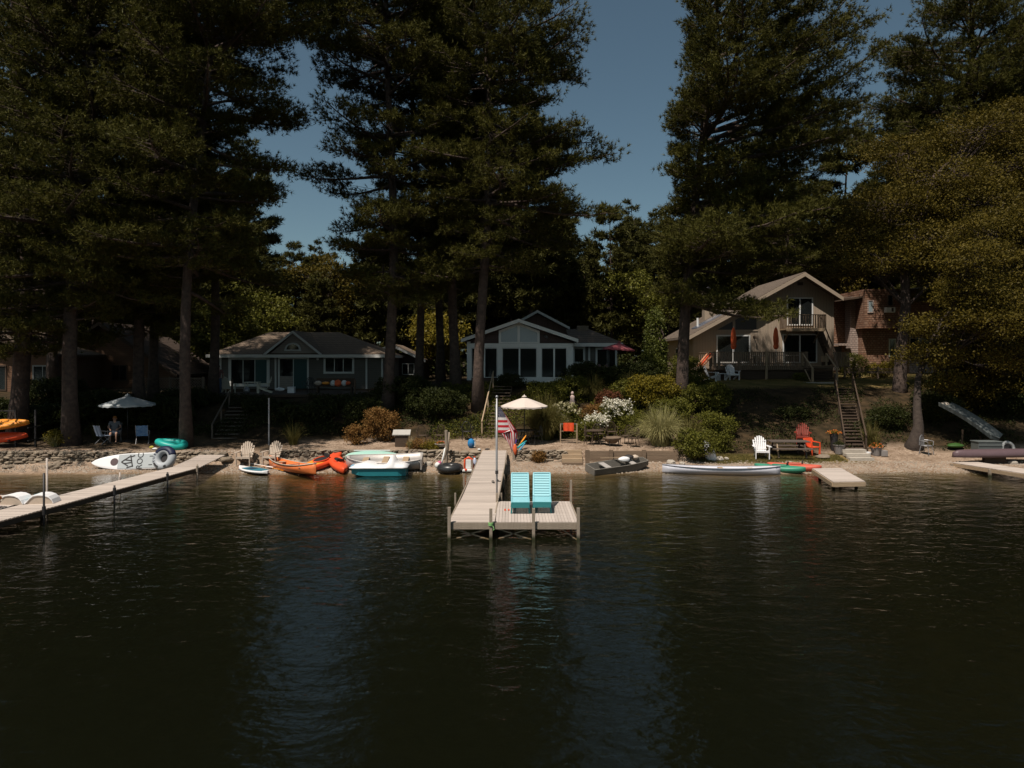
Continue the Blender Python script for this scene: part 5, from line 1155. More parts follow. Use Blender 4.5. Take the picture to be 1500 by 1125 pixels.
# ---- shingled house right
t = thing('shingled_house', 'red brown shingled house with an overhanging upper storey behind the olive tree', 'house', (0, 0, 0)); d = 56.
zt_ = Zp(424, d); MB().b2(X(1268, d), X(1378, d), d+.6, d+8, 3.6, Zp(482, d)).build('lower_wall', SHIN, t)
MB().b2(X(1264, d), X(1372, d), d-.35, d+8, Zp(481, d), zt_).build('upper_wall', SHIN, t)
MB().b2(X(1221.5, 58), X(1262, 58), 58.2, 64, 3.6, Zp(436, 58)).build('wing_wall', SHIN, t)
MB().b2(X(1245, 57.3), X(1262.5, 57.3), 57.2, 58.15, 3.6, Zp(436, 58)).build('wing_pier', SHIW, t)
mb = MB(); a = [(X(1218, 57), 56.4, Zp(440, 57)), (X(1385, 55), 55.0, Zp(423, 55)+.3), (X(1385, 60), 61, 11.4), (X(1218, 60), 61, 10.4)]; mb.add(a+[(q[0], q[1], q[2]-.15) for q in a], [(0, 1, 2, 3), (7, 6, 5, 4), (0, 4, 5, 1), (1, 5, 6, 2), (2, 6, 7, 3), (3, 7, 4, 0)]); mb.build('roof', WOODD, t)
yy = d-.35; window(t, X(1301, yy), X(1307, yy), Zp(447, yy), Zp(433, yy), yy, 1, .08, WOODB); window(t, X(1272, yy), X(1278, yy), Zp(457, yy), Zp(441, yy), yy, 1, .08, SHIW, gm_=[FROST])
MB().b2(X(1295, yy), X(1308, yy), yy-.35, yy-.005, Zp(458, yy), Zp(450.5, yy)).build('air_conditioner', WPAINT, t)
MB().b2(X(1302.5, yy), X(1305.5, yy), yy-.36, yy-.352, Zp(457, yy), Zp(451.5, yy)).build('grille', WOODD, t)
yy = d+.6; window(t, X(1303.5, yy), X(1310, yy), Zp(521, yy), Zp(498, yy), yy, 1, .10, mat('pale_green_trim', (.42, .45, .38), None, 3, .7))
bw = MB().b2(X(1331, yy-.6), X(1366, yy-.6), yy-.7, yy-.01, 3.8, Zp(521, yy-.6)).build('bay_base', SHIW, t); window(t, X(1333, yy-.6), X(1364, yy-.6), Zp(519, yy-.6), Zp(496, yy-.6), yy-.6, 2, .08, mat('dull_tan_trim', (.25, .2, .15), None, 3, .7))
MB().b2(X(1331, yy-.6), X(1368, yy-.6), yy-.59, yy-.01, Zp(520.9, yy-.6), Zp(495, yy-.6)).build('bay_side', SHIN, t)
MB().b2(X(1226, 57.3), X(1243, 57.3), 56.9, 58.1, Zp(506, 57), Zp(503, 57)).build('porch_roof', SHIW, t); MB().b2(X(1228, 57.2), X(1240, 57.2), 58.05, 58.19, 4.2, Zp(507, 57)).build('door', BLACK, t)
# low timber fence
t = thing('low_fence', 'low timber fence along the lawn before the shingled house', 'fence', (0, 0, 0)); d = 49.5
mb = MB(); mb.b2(X(1236, d), X(1318, d), d, d+.07, Zp(547, d), Zp(543, d)); mb.b2(X(1236, d), X(1318, d), d, d+.07, Zp(541.5, d), Zp(539.5, d)); mb.build('rail', WOODB, t)
for px in (1237, 1259, 1286, 1316): MB().b2(X(px, d)-.07, X(px, d)+.07, d-.05, d-.004, 3.6, Zp(537, d)).build('post', WOODB, t)
# far right house and sloping wall behind the right tree
t = thing('grey_house', 'dim grey house far behind the leaves at the right edge', 'house', (0, 0, 0)); d = 58
MB().b2(X(1462, d), X(1600, d), d, d+7, 3.6, 7.2).build('wall', SIDG, t); gable_roof(t, [(X(1450, d), 7.0), (X(1530, d), 9.5), (X(1610, d), 7.0)], d-.5, d+7.4, ROOFD, .14); window(t, X(1480, d), X(1500, d), 4.6, 6.2, d, 2)
# ================================================================ furniture and small things
def adirondack(label, m, loc, rz, group=None, sc=1.0):
    t = thing('adirondack_chair', label, 'chair', loc, rz, group)
    mb = MB()
    for i in range(7):      # fan of back slats with a rounded top
        a = (i-3)*.024; h = .76-.024*(i-3)**2; x_ = (i-3)*.074
        p0 = Vector((x_, .22, .30)); p1 = Vector((x_+a*1.0*.74, .22+.25, .30+h*.92)); mb.bar(p0, p1, .066, .022, up=(0, -1, .3))
        mb.tube([p1-Vector((0, .011, 0)), p1+Vector((0, .011, 0))], .033, 8)
    mb.bar((-.30, .26, .42), (.30, .26, .42), .05, .03); mb.bar((-.27, .41, .78), (.27, .41, .78), .05, .02)
    mb.build('backrest', m, t)
    mb = MB()
    for i in range(6): y_ = -.30+i*.095; mb.box((0, y_, .385-.022*i), (.52, .086, .022), M=rot('X', -13))
    mb.build('seat', m, t)
    for s_ in (-1, 1):
        q = MB(); q.prism([(0, 0), (0, 0)], 0, 0) if 0 else None
        q.loft([[(s_*.34-.07, -.36, .565), (s_*.34+.07, -.36, .565), (s_*.34+.07, -.36, .59), (s_*.34-.07, -.36, .59)], [(s_*.34-.075, -.1, .565), (s_*.34+.075, -.1, .565), (s_*.34+.075, -.1, .59), (s_*.34-.075, -.1, .59)], [(s_*.31-.04, .36, .565), (s_*.31+.04, .36, .565), (s_*.31+.04, .36, .59), (s_*.31-.04, .36, .59)]]); q.build('armrest', m, t)
        MB().bar((s_*.30, -.31, 0), (s_*.30, -.31, .563), .035, .10, up=(0, 1, 0)).build('leg', m, t)
        MB().bar((s_*.265, -.34, .36), (s_*.265, .52, .02), .03, .12).build('leg', m, t)
    MB().box((0, -.345, .35), (.58, .02, .09)).build('apron', m, t)
    t.scale = (sc,)*3; return t
ac = adirondack('tan adirondack chair nearer the left stairs', TANP, (X(360, 33.2), 33.1, .20), R(4), 'tan chairs on the beach')
dup(ac, (X(398.5, 33.2), 33.2, .21), R(-6), 'tan adirondack chair above the bow of the orange canoe')
ac = adirondack('white adirondack chair beside the dark picnic table', WHITE, (X(1115, 34.3), 34.3, g(X(1115, 34.3), 34.3)), R(-8), sc=1.02)
dup(ac, (X(1073, 47.3), 47.3, g(X(1073, 47.3), 47.3)), R(5), 'white adirondack chair on the lawn facing the lake, right of the small table', 'white chairs on the lawn')
dup(ac, (X(1043, 47.3), 47.3, g(X(1043, 47.3), 47.3)), R(62), 'white adirondack chair on the lawn turned sideways, nearest the pine trunk', 'white chairs on the lawn')
t = thing('side_table', 'low white side table between the two chairs on the lawn', 'side table', (X(1058, 47.2), 47.2, g(X(1058, 47.2), 47.2))); MB().box((0, 0, .45), (.5, .4, .03)).build('table_top', WHITE, t)
for a in (-.2, .2):
    for b_ in (-.15, .15): MB().b2(a-.02, a+.02, b_-.02, b_+.02, 0, .434).build('leg', WHITE, t)
adirondack('dark red adirondack chair in shade behind the picnic table', mat('dark_red_plastic', (.22, .03, .015), None, 3, .6), (X(1177, 36.2), 36.3, g(X(1177, 36.2), 36.3)), R(-20))
# orange low chair
t = thing('patio_chair', 'bright orange plastic armchair in the sun right of the picnic table', 'chair', (X(1190, 34.9), 34.9, g(X(1190, 34.9), 34.9)), R(25)); 
MB().box((0, 0, .40), (.5, .46, .04)).build('seat', REDP, t, bevel=.01); MB().box((0, .25, .62), (.5, .04, .42), M=rot('X', -12)).build('backrest', REDP, t, bevel=.01)
for s_ in (-1, 1):
    MB().tube([(s_*.27, -.22, 0), (s_*.27, -.22, .62), (s_*.27, .22, .64), (s_*.27, .30, .8)], .03, 6).build('armrest', REDP, t)
    for y_ in (-.2, .22): MB().bar((s_*.24, y_, 0), (s_*.24, y_, .4), .04, .05, up=(0, 1, 0)).build('leg', REDP, t)
# picnic table
t = thing('picnic_table', 'dark weathered picnic table in the shade at the foot of the bank', 'picnic table', (X(1156, 34.6), 34.7, g(X(1156, 34.6), 34.7)), R(-3)); PT = mat('dark_picnic_wood', (.14, .11, .095), (.07, .055, .045), 5, .85, .3, kind='grainx')
mb = MB()
for i in range(5): mb.box((0, -.33+i*.165, .74), (1.85, .155, .04))
mb.build('table_top', PT, t)
for s_ in (-1, 1):
    mb = MB(); [mb.box((0, s_*.70+k*.07, .44), (1.85, .135, .04)) for k in (-1, 1)]; mb.build('bench', PT, t)
    for x_ in (-.65, .65): MB().bar((x_, s_*.28, .72), (x_, s_*.62, 0), .09, .05, up=(1, 0, 0)).build('leg', PT if s_ > 0 or x_ > 0 else WOODT, t)
for x_ in (-.65, .65): MB().bar((x_+.06, -.72, .40), (x_+.06, .72, .40), .04, .09).build('crosspiece', PT, t)

def parasol(label, x, y, z, r, h, m, n=8, drop=.32, pole=None, name='parasol', table=False, tilt=(0, 0), sag=.04, valance=.09):
    t = thing(name, label, 'parasol', (x, y, z)); t.rotation_euler = (tilt[0], tilt[1], 0); mb = MB(); K = 6; N = n*6
    rings = []
    for i in range(K+1):
        u = i/K; rr = []
        for k in range(N):
            a = 2*PI*k/N; f = abs(math.sin(n*a/2)); R_ = r*u*(1-.055*f*u); zz = h-drop*u**1.15-sag*f*u*0+.0; rr.append((R_*math.cos(a), R_*math.sin(a), zz-.03*f*u+ .02*f*u*(1-u)))
        rings.append(rr)
    rings[0] = [(.02*math.cos(2*PI*k/N), .02*math.sin(2*PI*k/N), h) for k in range(N)]
    rings.append([(p[0]*1.0, p[1]*1.0, p[2]-valance*(.6+.4*math.sin(k*1.9)**2)) for k, p in enumerate(rings[-1])])
    mb.loft(rings, cap=False); c = mb.build('canopy', m, t); md = c.modifiers.new('thick', 'SOLIDIFY'); md.thickness = .008
    MB().lathe([(.14, h+.02), (.10, h+.06), (.03, h+.09), (.012, h+.14)], (0, 0, 0), 12).build('vent_cap', m, t, smooth=True)
    MB().tube([(0, 0, 0), (0, 0, h)], .022, 8).build('pole', pole or BLACK, t, smooth=True)
    for k in range(n): a = 2*PI*k/n; MB().tube([(.03*math.cos(a), .03*math.sin(a), h-.06), (r*.97*math.cos(a), r*.97*math.sin(a), h-drop-.04)], .008, 4).build('rib', pole or BLACK, t)
    MB().lathe([(.25, 0), (.25, .06), (.05, .1)], (0, 0, 0), 12).build('base', pole or BLACK, t)
    return t
x = X(768, 35.6); parasol('open cream market parasol on the gravel terrace behind the flag', x, 35.6, g(x, 35.6), 1.16, Zp(582, 35.6)-g(x, 35.6), mat('cream_canvas', (.62, .54, .48), (.56, .48, .43), 2, .85), 8, .42)
x = X(187, 36.5); parasol('open grey parasol in the shade on the left terrace', x, 36.5, g(x, 36.5), 1.35, Zp(580, 36.5)-g(x, 36.5), mat('grey_canvas', (.42, .45, .45), (.36, .38, .39), 2, .85), 8, .42)
x = X(903, 44); parasol('tilted red pink parasol beside the side wing', x, 44, g(x, 44), .98, Zp(502, 44)-g(x, 44), mat('pink_canvas', (.36, .06, .08), (.28, .09, .10), 1.5, .85), 8, .38, tilt=(0, R(4)))
def closed_parasol(label, px, d, zb, ztop, m, r=.17):
    x = X(px, d); t = thing('closed_parasol', label, 'parasol', (x, d, zb), 0, 'closed orange parasols' if 'orange' in label else None); H_ = ztop-zb; rr = random.Random(int(px)); mb = MB(); n = 16; rings = []
    for u, k in ((.42, .25), (.44, .75), (.50, 1.0), (.56, .80), (.62, .98), (.72, .95), (.82, .85), (.92, .65), (.975, .35), (1, .06)):
        rings.append([((r*k*(1+.22*math.sin(5*a+u*6)))*math.cos(a), (r*k*(1+.22*math.sin(5*a+u*6)))*math.sin(a), H_*u) for a in [2*PI*q/n for q in range(n)]])
    mb.loft(rings); mb.build('canopy', m, t, smooth=True); MB().tube([(0, 0, 0), (0, 0, H_+.04)], .025, 8).build('pole', WPAINT, t)
    MB().torus((0, 0, H_*.565), r*.82, .02, 14, 5).build('strap', m, t); MB().lathe([(.25, 0), (.22, .08), (.05, .1)], (0, 0, 0), 12).build('base', BLACK, t); return t
ORC = mat('orange_canvas', (.75, .15, .05), (.62, .10, .035), 2, .85); zdk = Zp(535.5, 48.4)
closed_parasol('closed orange parasol on the deck before the left sliding door', 1074.5, 49.6, zdk, Zp(479, 49.6), ORC); closed_parasol('closed orange parasol on the deck between the two lower sliding doors', 1136.5, 49.6, zdk, Zp(479, 49.6), ORC)
closed_parasol('closed teal parasol among the leaves at the right edge', 1480, 50, g(X(1480, 50), 50)+.6, Zp(482, 50), mat('teal_canvas', (.10, .48, .42), (.08, .38, .34), 2, .85), .34)
# deck table and chairs
def round_table(label, x, y, z, r=.5, h=.72, m=WHITE):
    t = thing('round_table', label, 'table', (x, y, z)); MB().lathe([(.01, h-.03), (r, h-.03), (r, h), (.01, h)], (0, 0, 0), 20).build('table_top', m, t)
    for k in range(4): a = PI/4+k*PI/2; MB().bar((r*.25*math.cos(a), r*.25*math.sin(a), h-.04), (r*.75*math.cos(a), r*.75*math.sin(a), 0), .035, .035, up=(0, 1, .1)).build('leg', m, t)
    return t
def metal_chair(label, x, y, z, rz, m=BLACK, group=None, arch=True, name='metal_chair', sc=1):
    t = thing(name, label, 'chair', (x, y, z), rz, group); mb = MB()
    mb.tube([(.23*math.cos(a), .22, .45+.48*math.sin(a)**.7) for a in [PI*k/12 for k in range(13)]], .018, 6)
    for k in range(-3, 4): x_ = k*.06; mb.tube([(x_, .22, .46), (x_*1.05, .23, .45+.48*max(0, 1-(x_/.23)**2)**.35)], .007, 4)
    mb.build('backrest', m, t); mb = MB(); mb.lathe([(.01, .42), (.24, .42), (.25, .435), (.24, .45), (.01, .45)], (0, 0, 0), 16); mb.build('seat', m, t)
    for s_ in (-1, 1):
        MB().tube([(s_*.24, .22, .68), (s_*.30, .05, .68), (s_*.29, -.2, .64), (s_*.24, -.2, .44)], .016, 6).build('armrest', m, t)
        for y_ in (-.2, .2): MB().tube([(s_*.2, y_*.8, .43), (s_*.25, y_*1.2, 0)], .016, 6).build('leg', m, t)
    t.scale = (sc,)*3; return t
t = round_table('white round table on the saltbox deck left of the middle post', X(1112, 50.2), 50.3, zdk, .42)
mc = metal_chair('dark metal chair left of the white round table on the deck', X(1103, 50), 50.1, zdk, R(60)); dup(mc, (X(1120, 50), 50.3, zdk), R(-70), 'dark metal chair right of the white round table on the deck')
t = thing('long_table', 'long pale table behind the railing between the parasols', 'table', (X(1152, 50), 50.2, zdk)); MB().box((0, 0, .70), (1.6, .8, .04)).build('table_top', WOODG2, t)
for a in (-.7, .7):
    for b_ in (-.3, .3): MB().b2(a-.03, a+.03, b_-.03, b_+.03, 0, .68).build('leg', WOODG2, t)
for i, px in enumerate((1140, 1150, 1162)): t = round_table(('white stool on the deck left of the others', 'white stool on the deck in the middle of the row', 'white stool on the deck nearest the steps')[i], X(px, 49.1), 49.1, zdk, .17, .26)
lump('white cushion on the deck boards left of the doors', 'cushion', 'cushion', (X(1062, 49), 49, zdk+.08), (.3, .2, .08), WHITE, 9); lump('white folded cushion before the left sliding door', 'cushion', 'cushion', (X(1092, 49), 49, zdk+.08), (.26, .2, .08), WHITE, 10)
t = thing('deck_box', 'tan crate at the right end of the saltbox deck', 'crate', (X(1208, 49), 49, zdk+.45)); MB().box((0, 0, 0), (.4, .35, .40)).build('crate_body', WOODT, t, bevel=.01); MB().box((0, 0, -.33), (.3, .28, .24)).build('stand', WOODD, t)
# striped orange raft leaning on the deck corner
for i in range(3):
    a = Vector((X(1021+i*4, 47.9), 47.9, Zp(537, 47.9))); b_ = Vector((X(1037+i*4.5, 48.1), 48.2, Zp(518, 48.1))); o = MB().bar((0, 0, 0), b_-a, .11, .10).build('pool_noodle', (mat('peach_foam', (.62, .26, .14), None, 3, .7), REDP, mat('peach_foam', (.6, .3, .2)))[i], bevel=.03); o.location = a
    tag(o, ('peach foam bar leaning on the deck corner, the one farthest from the deck', 'red foam bar in the middle of the three leaning on the deck corner', 'peach foam bar leaning on the deck corner, nearest the deck')[i], 'foam bar', 'foam bars leaning on the deck corner')
# cottage deck furniture
dz = 2.98; CR = mat('cream_plastic', (.62, .58, .46), (.55, .50, .40), 3, .6); ys = 44.6
adirondack('cream adirondack chair seen from behind beside the standing person', CR, (X(334, ys), ys, dz), R(175)); adirondack('cream adirondack chair turned to the left near the cottage door', CR, (X(386, ys), ys, dz), R(-72))
t = thing('patio_table', 'pale rectangular table between the cream chairs on the cottage deck', 'table', (X(368, ys), ys+.2, dz)); MB().box((0, 0, .66), (.9, .6, .04)).build('table_top', CR, t)
for a in (-.38, .38):
    for b_ in (-.24, .24): MB().b2(a-.025, a+.025, b_-.025, b_+.025, 0, .64).build('leg', CR, t)
mc2 = metal_chair('dark chair with a curved back right of the cottage door', X(441, ys), 46, dz, R(-15)); dup(mc2, (X(452, ys), 45.2, dz), R(20), 'dark chair with a curved back nearer the cloth covered rail')
t = thing('cooler', 'white cooler on the cottage deck before the door', 'cooler', (X(427, 44.4), 44.4, dz)); MB().box((0, 0, .17), (.42, .34, .34)).build('cooler_body', WHITE, t, bevel=.03); MB().box((0, 0, .365), (.44, .36, .05)).build('lid', WHITE, t, bevel=.02)
lump('white towel heap on the deck left of the cooler', 'towel', 'towel', (X(410, 44), 44, dz+.25), (.35, .22, .12), WHITE, 12); lump('dark bag under the pale table on the cottage deck', 'bag', 'bag', (X(361, 44), 44, dz+.2), (.22, .18, .2), STEEL, 13)
t = thing('bench', 'dark bench against the rail of the cottage deck', 'bench', (X(490, 44.5), 44.6, dz)); MB().box((0, 0, .42), (2.4, .45, .06)).build('seat', WOODD, t); MB().box((0, .24, .68), (2.4, .05, .45)).build('backrest', WOODD, t)
for a in (-1.05, 1.05): MB().b2(a-.04, a+.04, -.2, .2, 0, .39).build('leg', WOODD, t)
for i, (px, m, sc) in enumerate(((466, TANP, (.26, .15, .14)), (477, YELL, (.28, .15, .10)), (488, WPAINT, (.2, .15, .18)), (495, ORC, (.26, .16, .22)), (504, WPAINT, (.2, .14, .18)), (509, ORC, (.24, .14, .12)))):
    lump(('tan towel at the left end of the bench', 'mustard towel on the bench left of the white cushion', 'white cushion left of the orange one on the bench', 'bright orange cushion on the bench', 'white cushion right of the orange one on the bench', 'small orange towel at the right end of the bench')[i], 'cushion' if 'cushion' in ('', '', 'cushion', 'cushion', 'cushion', '')[i] else 'towel', 'cushion' if i in (2, 3, 4) else 'towel', (X(px, 44.3), 44.3, dz+.62), sc, m, 20+i, 'cushions and towels on the bench')
# left terrace: folding chairs with blue fabric
def folding_chair(label, x, y, z, rz, m, towel=False):
    t = thing('folding_chair', label, 'chair', (x, y, z), rz); mb = MB(); rings = []
    for u in np.linspace(0, 1, 6): rings.append([(-.26, .20+.16*u, .42+.5*u-.0), (.26, .20+.16*u, .42+.5*u), (.26, .22+.16*u, .42+.5*u), (-.26, .22+.16*u, .42+.5*u)])
    mb.loft(rings); mb.build('backrest', m, t); MB().box((0, 0, .41), (.52, .44, .02)).build('seat', m, t)
    for s_ in (-1, 1): MB().tube([(s_*.27, -.24, 0), (s_*.27, .26, .55), (s_*.27, .38, .95)], .014, 6).build('leg', STEEL, t); MB().tube([(s_*.28, .28, 0), (s_*.28, -.22, .44), (s_*.28, -.24, .62), (s_*.28, .26, .64)], .014, 6).build('leg', STEEL, t)
    return t
BLT = mat('blue_striped_cloth', (.05, .16, .40), (.25, .38, .55), 8, .85, isl=0); x = X(209, 35.6); folding_chair('blue striped folding chair under the grey parasol', x, 35.6, g(x, 35.6), R(-160), BLT)
x = X(152, 35.6); folding_chair('low folding chair in the shade left of the seated person', x, 35.6, g(x, 35.6), R(150), mat('dim_blue_cloth', (.14, .2, .3), (.3, .33, .4), 6, .85))
# tube and inflatables
def text_part(par, s_, size, loc, M_, m, ext=.003):
    cu = bpy.data.curves.new('lettering', 'FONT'); cu.body = s_; cu.size = size; cu.extrude = ext; cu.align_x = 'CENTER'; cu.align_y = 'CENTER'; cu.materials.append(m)
    tmp = bpy.data.objects.new('tmp', cu); C.objects.link(tmp); bpy.context.view_layer.update()
    me = bpy.data.meshes.new_from_object(tmp.evaluated_get(bpy.context.evaluated_depsgraph_get())); bpy.data.objects.remove(tmp)
    o = bpy.data.objects.new('lettering', me); C.objects.link(o); o.parent = par; o.matrix_local = Matrix.Translation(loc) @ M_.to_4x4(); return o
PADG = mat('grey_deck_pad', (.42, .45, .46), (.36, .39, .40), 3, .7)
t = thing('paddleboard', '', 'paddleboard'); n = 26; rings = []; Lb, Wb = 3.35, .78
hwf = lambda u: max(.02, Wb/2*min(1, (math.sin(PI*min(u, .5))**.55), (1 if u < .8 else math.sqrt(max(0, 1-((u-.8)/.24)**2)))))
for i in range(n+1):
    u = i/n; x_ = (u-.5)*Lb; hw = hwf(u); rings.append([(x_, hw*a, .13*b_+.08*max(0, .3-u)**1.2) for a, b_ in ((-1, .5), (-.95, .1), (-.7, 0), (.7, 0), (.95, .1), (1, .5), (.95, .9), (.7, 1), (-.7, 1), (-.95, .9))])
MB().loft(rings).build('board', WHITE, t); zz_ = .131
MB().loft([[(p[5][0], -hwf(i/n)*.86, zz_), (p[5][0], hwf(i/n)*.86, zz_), (p[5][0], hwf(i/n)*.86, zz_+.006), (p[5][0], -hwf(i/n)*.86, zz_+.006)] for i, p in enumerate(rings) if 9 <= i <= 25]).build('deck_pad', PADG, t)
MB().loft([[(p[5][0], -hwf(i/n)*1.01, .0), (p[5][0], -hwf(i/n)*1.01, .07), (p[5][0], -hwf(i/n)*.9, -.005)] for i, p in enumerate(rings) if 5 <= i <= 25]).build('rail_stripe', mat('blue_rail', (.02, .16, .30), None, 3, .5), t)
mb = MB(); mb.lathe([(.01, 0), (.17, 0), (.17, .012), (.01, .012)], (-.68, 0, .135), 16); mb.xf(Matrix.Identity(4)); mb.build('emblem', mat('maroon_grey_print', (.11, .075, .075), None, 9, .7), t)
mb = MB(); zt3 = .142
for a, b_ in (((-.36, -.02), (-.02, .22)), ((-.36, -.02), (-.05, -.22)), ((-.25, .08), (.1, .02)), ((-.24, -.1), (.08, -.06)), ((0, .28), (.16, -.26)), ((.02, .2), (.2, .26)), ((-.1, -.30), (.18, -.22))): mb.bar((a[0], a[1], zt3), (b_[0], b_[1], zt3), .05, .016)
mb.build('bungee', BLACK, t); text_part(t, 'ROC', .36, (.46, 0, .146), rot('Z', 90), BLACK, .004)
[MB().box((x_, y_, .142), (.16, .035, .008)).build('grip_mark', BLACK, t) for x_, y_ in ((.93, .2), (.93, -.2), (1.1, 0))]
t.location = (X(193, 32.5), 32.45, .40); t.rotation_euler = (R(66), R(-2), R(3)); t['label'] = 'white inflatable paddleboard lettered ROC propped on its side before the left wall'
# second board below
t = thing('towable_tube', 'round grey and navy towable tube leaning over the tail of the paddleboard', 'inflatable tube'); 
mb = MB(); mb.torus((0, 0, 0), .375, .185, 32, 12); mb.build('ring', mat('grey_tube_vinyl', (.40, .42, .44), (.34, .36, .38), 2, .5), t, smooth=True)
NAV = mat('navy_vinyl', (.015, .02, .055), None, 3, .5); mb = MB(); rr = []
for k in range(15):
    a = R(20)+R(130)*k/14; rr.append([((.375+.19*math.cos(b_))*math.cos(a), (.375+.19*math.cos(b_))*math.sin(a), .19*math.sin(b_)) for b_ in [R(-20+q*20) for q in range(7)]]+[((.375+.17*math.cos(b_))*math.cos(a), (.375+.17*math.cos(b_))*math.sin(a), .17*math.sin(b_)) for b_ in [R(100-q*20) for q in range(7)]])
mb.loft(rr); mb.build('navy_panel', NAV, t, smooth=True)
MB().lathe([(.01, .0), (.23, 0), (.23, .01), (.01, .01)], (0, 0, -.03), 20).build('floor', BLACK, t)
for i, ch in enumerate('TUBE'): 
    a = R(205-i*22); text_part(t, ch, .17, (.40*math.cos(a), .40*math.sin(a), .186), rot('Z', math.degrees(a)-90), NAV, .003)
for a in (225, 245, 300): MB().box((.42*math.cos(R(a)), .42*math.sin(R(a)), .185), (.12, .06, .03), rz=R(a+90)).build('handle', BLACK, t)
t.location = (X(241, 32.1), 32.1, .62); t.rotation_euler = (R(72), R(0), R(-12))
t = thing('inflatable_ring', 'crumpled teal inflatable ring lying on the left terrace edge', 'inflatable ring', (X(250, 34.2), 34.25, 1.02)); mb = MB(); TV = mat('teal_vinyl', (.02, .36, .31), (.015, .30, .27), 2, .4)
pts = [(.62*math.cos(a)*(1+.05*math.sin(3*a)), .30*math.sin(a), .06*math.sin(a)-.09*math.cos(a)+.03*math.sin(2*a)) for a in [2*PI*k/28 for k in range(28)]]; mb.tube(pts, .16, 10, closed=True); mb.build('ring', TV, t, smooth=True)
lump('small yellow bag tucked beside the teal inflatable', 'bag', 'bag', (X(222, 34.0), 34.0, .88), (.12, .08, .07), mat('mustard', (.45, .38, .06), None), 31); lump('small white bottle beside the teal inflatable', 'bottle', 'bottle', (X(227, 33.9), 33.9, .82), (.14, .07, .06), WPAINT, 32)
lump('blue cloth hanging behind the towable tube', 'towel', 'towel', (X(256, 33.2), 33.3, .45), (.2, .12, .22), mat('dull_blue_cloth', (.03, .16, .24), None), 33)
# beach middle: bin, grills, posts, inner tube, float chair
t = thing('storage_bin', 'dark cabinet with a slanting pale lid on the middle terrace', 'cabinet', (X(588, 35.2), 35.3, g(X(588, 35.2), 35.3)), R(4)); MB().box((0, 0, .30), (.62, .5, .60)).build('cabinet_body', WOODD, t); MB().box((0, -.02, .66), (.86, .62, .05), M=rot('X', 18)).build('lid', mat('pale_grey_lid', (.50, .48, .44), None, 3, .6), t)
mc = metal_chair('dark curved armchair left of the flower pot on the middle terrace', X(618, 35.8), 35.9, g(X(618, 35.8), 35.9), R(20), WOODD); dup(mc, (X(644, 35.8), 35.9, g(X(644, 35.8), 35.9)), R(-12), 'dark curved armchair right of its twin, behind the driftwood post')
t = thing('wooden_post', 'upright driftwood post before the inner tube on the beach', 'post', (X(653.5, 33.3), 33.35, .1)); MB().tube([(0, 0, -.3), (.02, 0, 1.0), (.0, 0, 1.65)], [.09, .08, .075], 8).build('shaft', WOODP, t)
def stick(label, a, b_, m=ROCKL, r=.03, name='driftwood_pole', cat='pole', blade=False, group='poles leaning by the driftwood post'):
    o = MB().tube([(0, 0, 0), tuple((Vector(b_)-Vector(a))*.5+Vector((.01, 0, .01))), tuple(Vector(b_)-Vector(a))], [r, r*.85, r*.7], 6).build(name, m, smooth=True); o.location = a; return tag(o, label, cat, group)
stick('bleached pole leaning left at the foot of the driftwood post', (X(631, 32.9), 32.9, .22), (X(654, 33.3), 33.2, 1.0), TANP); stick('white paddle shaft leaning right against the driftwood post', (X(646, 32.7), 32.8, .2), (X(652, 33.2), 33.1, .95), WPAINT, .05)
stick('bright oar standing upright behind the driftwood post', (X(656, 33.7), 33.7, .7), (X(658, 33.7), 33.7, Zp(633, 33.7)), TANT, .045)
t = thing('inner_tube', 'black rubber inner tube lying at the waterline', 'inner tube', (X(659, 31.9), 32.0, .18)); MB().torus((0, 0, .02), .40, .19, 28, 12).build('ring', BLACKR, t, smooth=True); MB().tube([(.4, -.19, .08), (.42, -.24, .12)], .015, 6).build('valve', STEEL, t)
t = thing('beach_ball', 'small white and pink ball beside the inner tube', 'ball', (X(641, 32.1), 32.3, .27)); MB().ball((0, 0, 0), .16, 14, 8).build('ball', WPAINT, t, smooth=True); MB().ball((.06, .02, .10), .11, 12, 6).build('panel', mat('pink_vinyl', (.6, .15, .25), None, 3, .5), t, smooth=True)
lump('crumpled pale blue bag behind the inner tube', 'bag', 'bag', (X(648, 32.4), 32.5, .25), (.22, .14, .10), mat('pale_blue_cloth', (.35, .42, .5), None), 35)
t = thing('float_chair', 'red framed white baby float seat beside the dock', 'float seat', (X(686, 31.9), 32.0, .08), 0); mb = MB(); mb.tube([(-.18, 0, 0), (-.16, .06, .50), (0, .08, .58), (.16, .06, .50), (.2, 0, 0)], .045, 8); mb.build('frame', REDP, t, smooth=True); MB().box((0, .03, .28), (.24, .05, .42)).build('panel', WPAINT, t, bevel=.02); MB().box((0, -.12, .03), (.52, .24, .10)).build('base', WPAINT, t, bevel=.03); MB().ball((-.10, -.22, .07), .06, 8, 5).build('knob', REDP, t)
t = thing('water_jug', 'small blue and white jug against the side of the dock', 'jug', (X(695, 32.1), 32.3, .15)); MB().lathe([(.10, 0), (.11, .3), (.06, .4), (.03, .48)], (0, 0, 0), 12).build('jug_body', mat('pale_blue_plastic', (.30, .40, .58), (.6, .6, .65), 4, .4), t, smooth=True); MB().lathe([(.04, .48), (.04, .53)], (0, 0, 0), 8).build('cap', REDP, t)
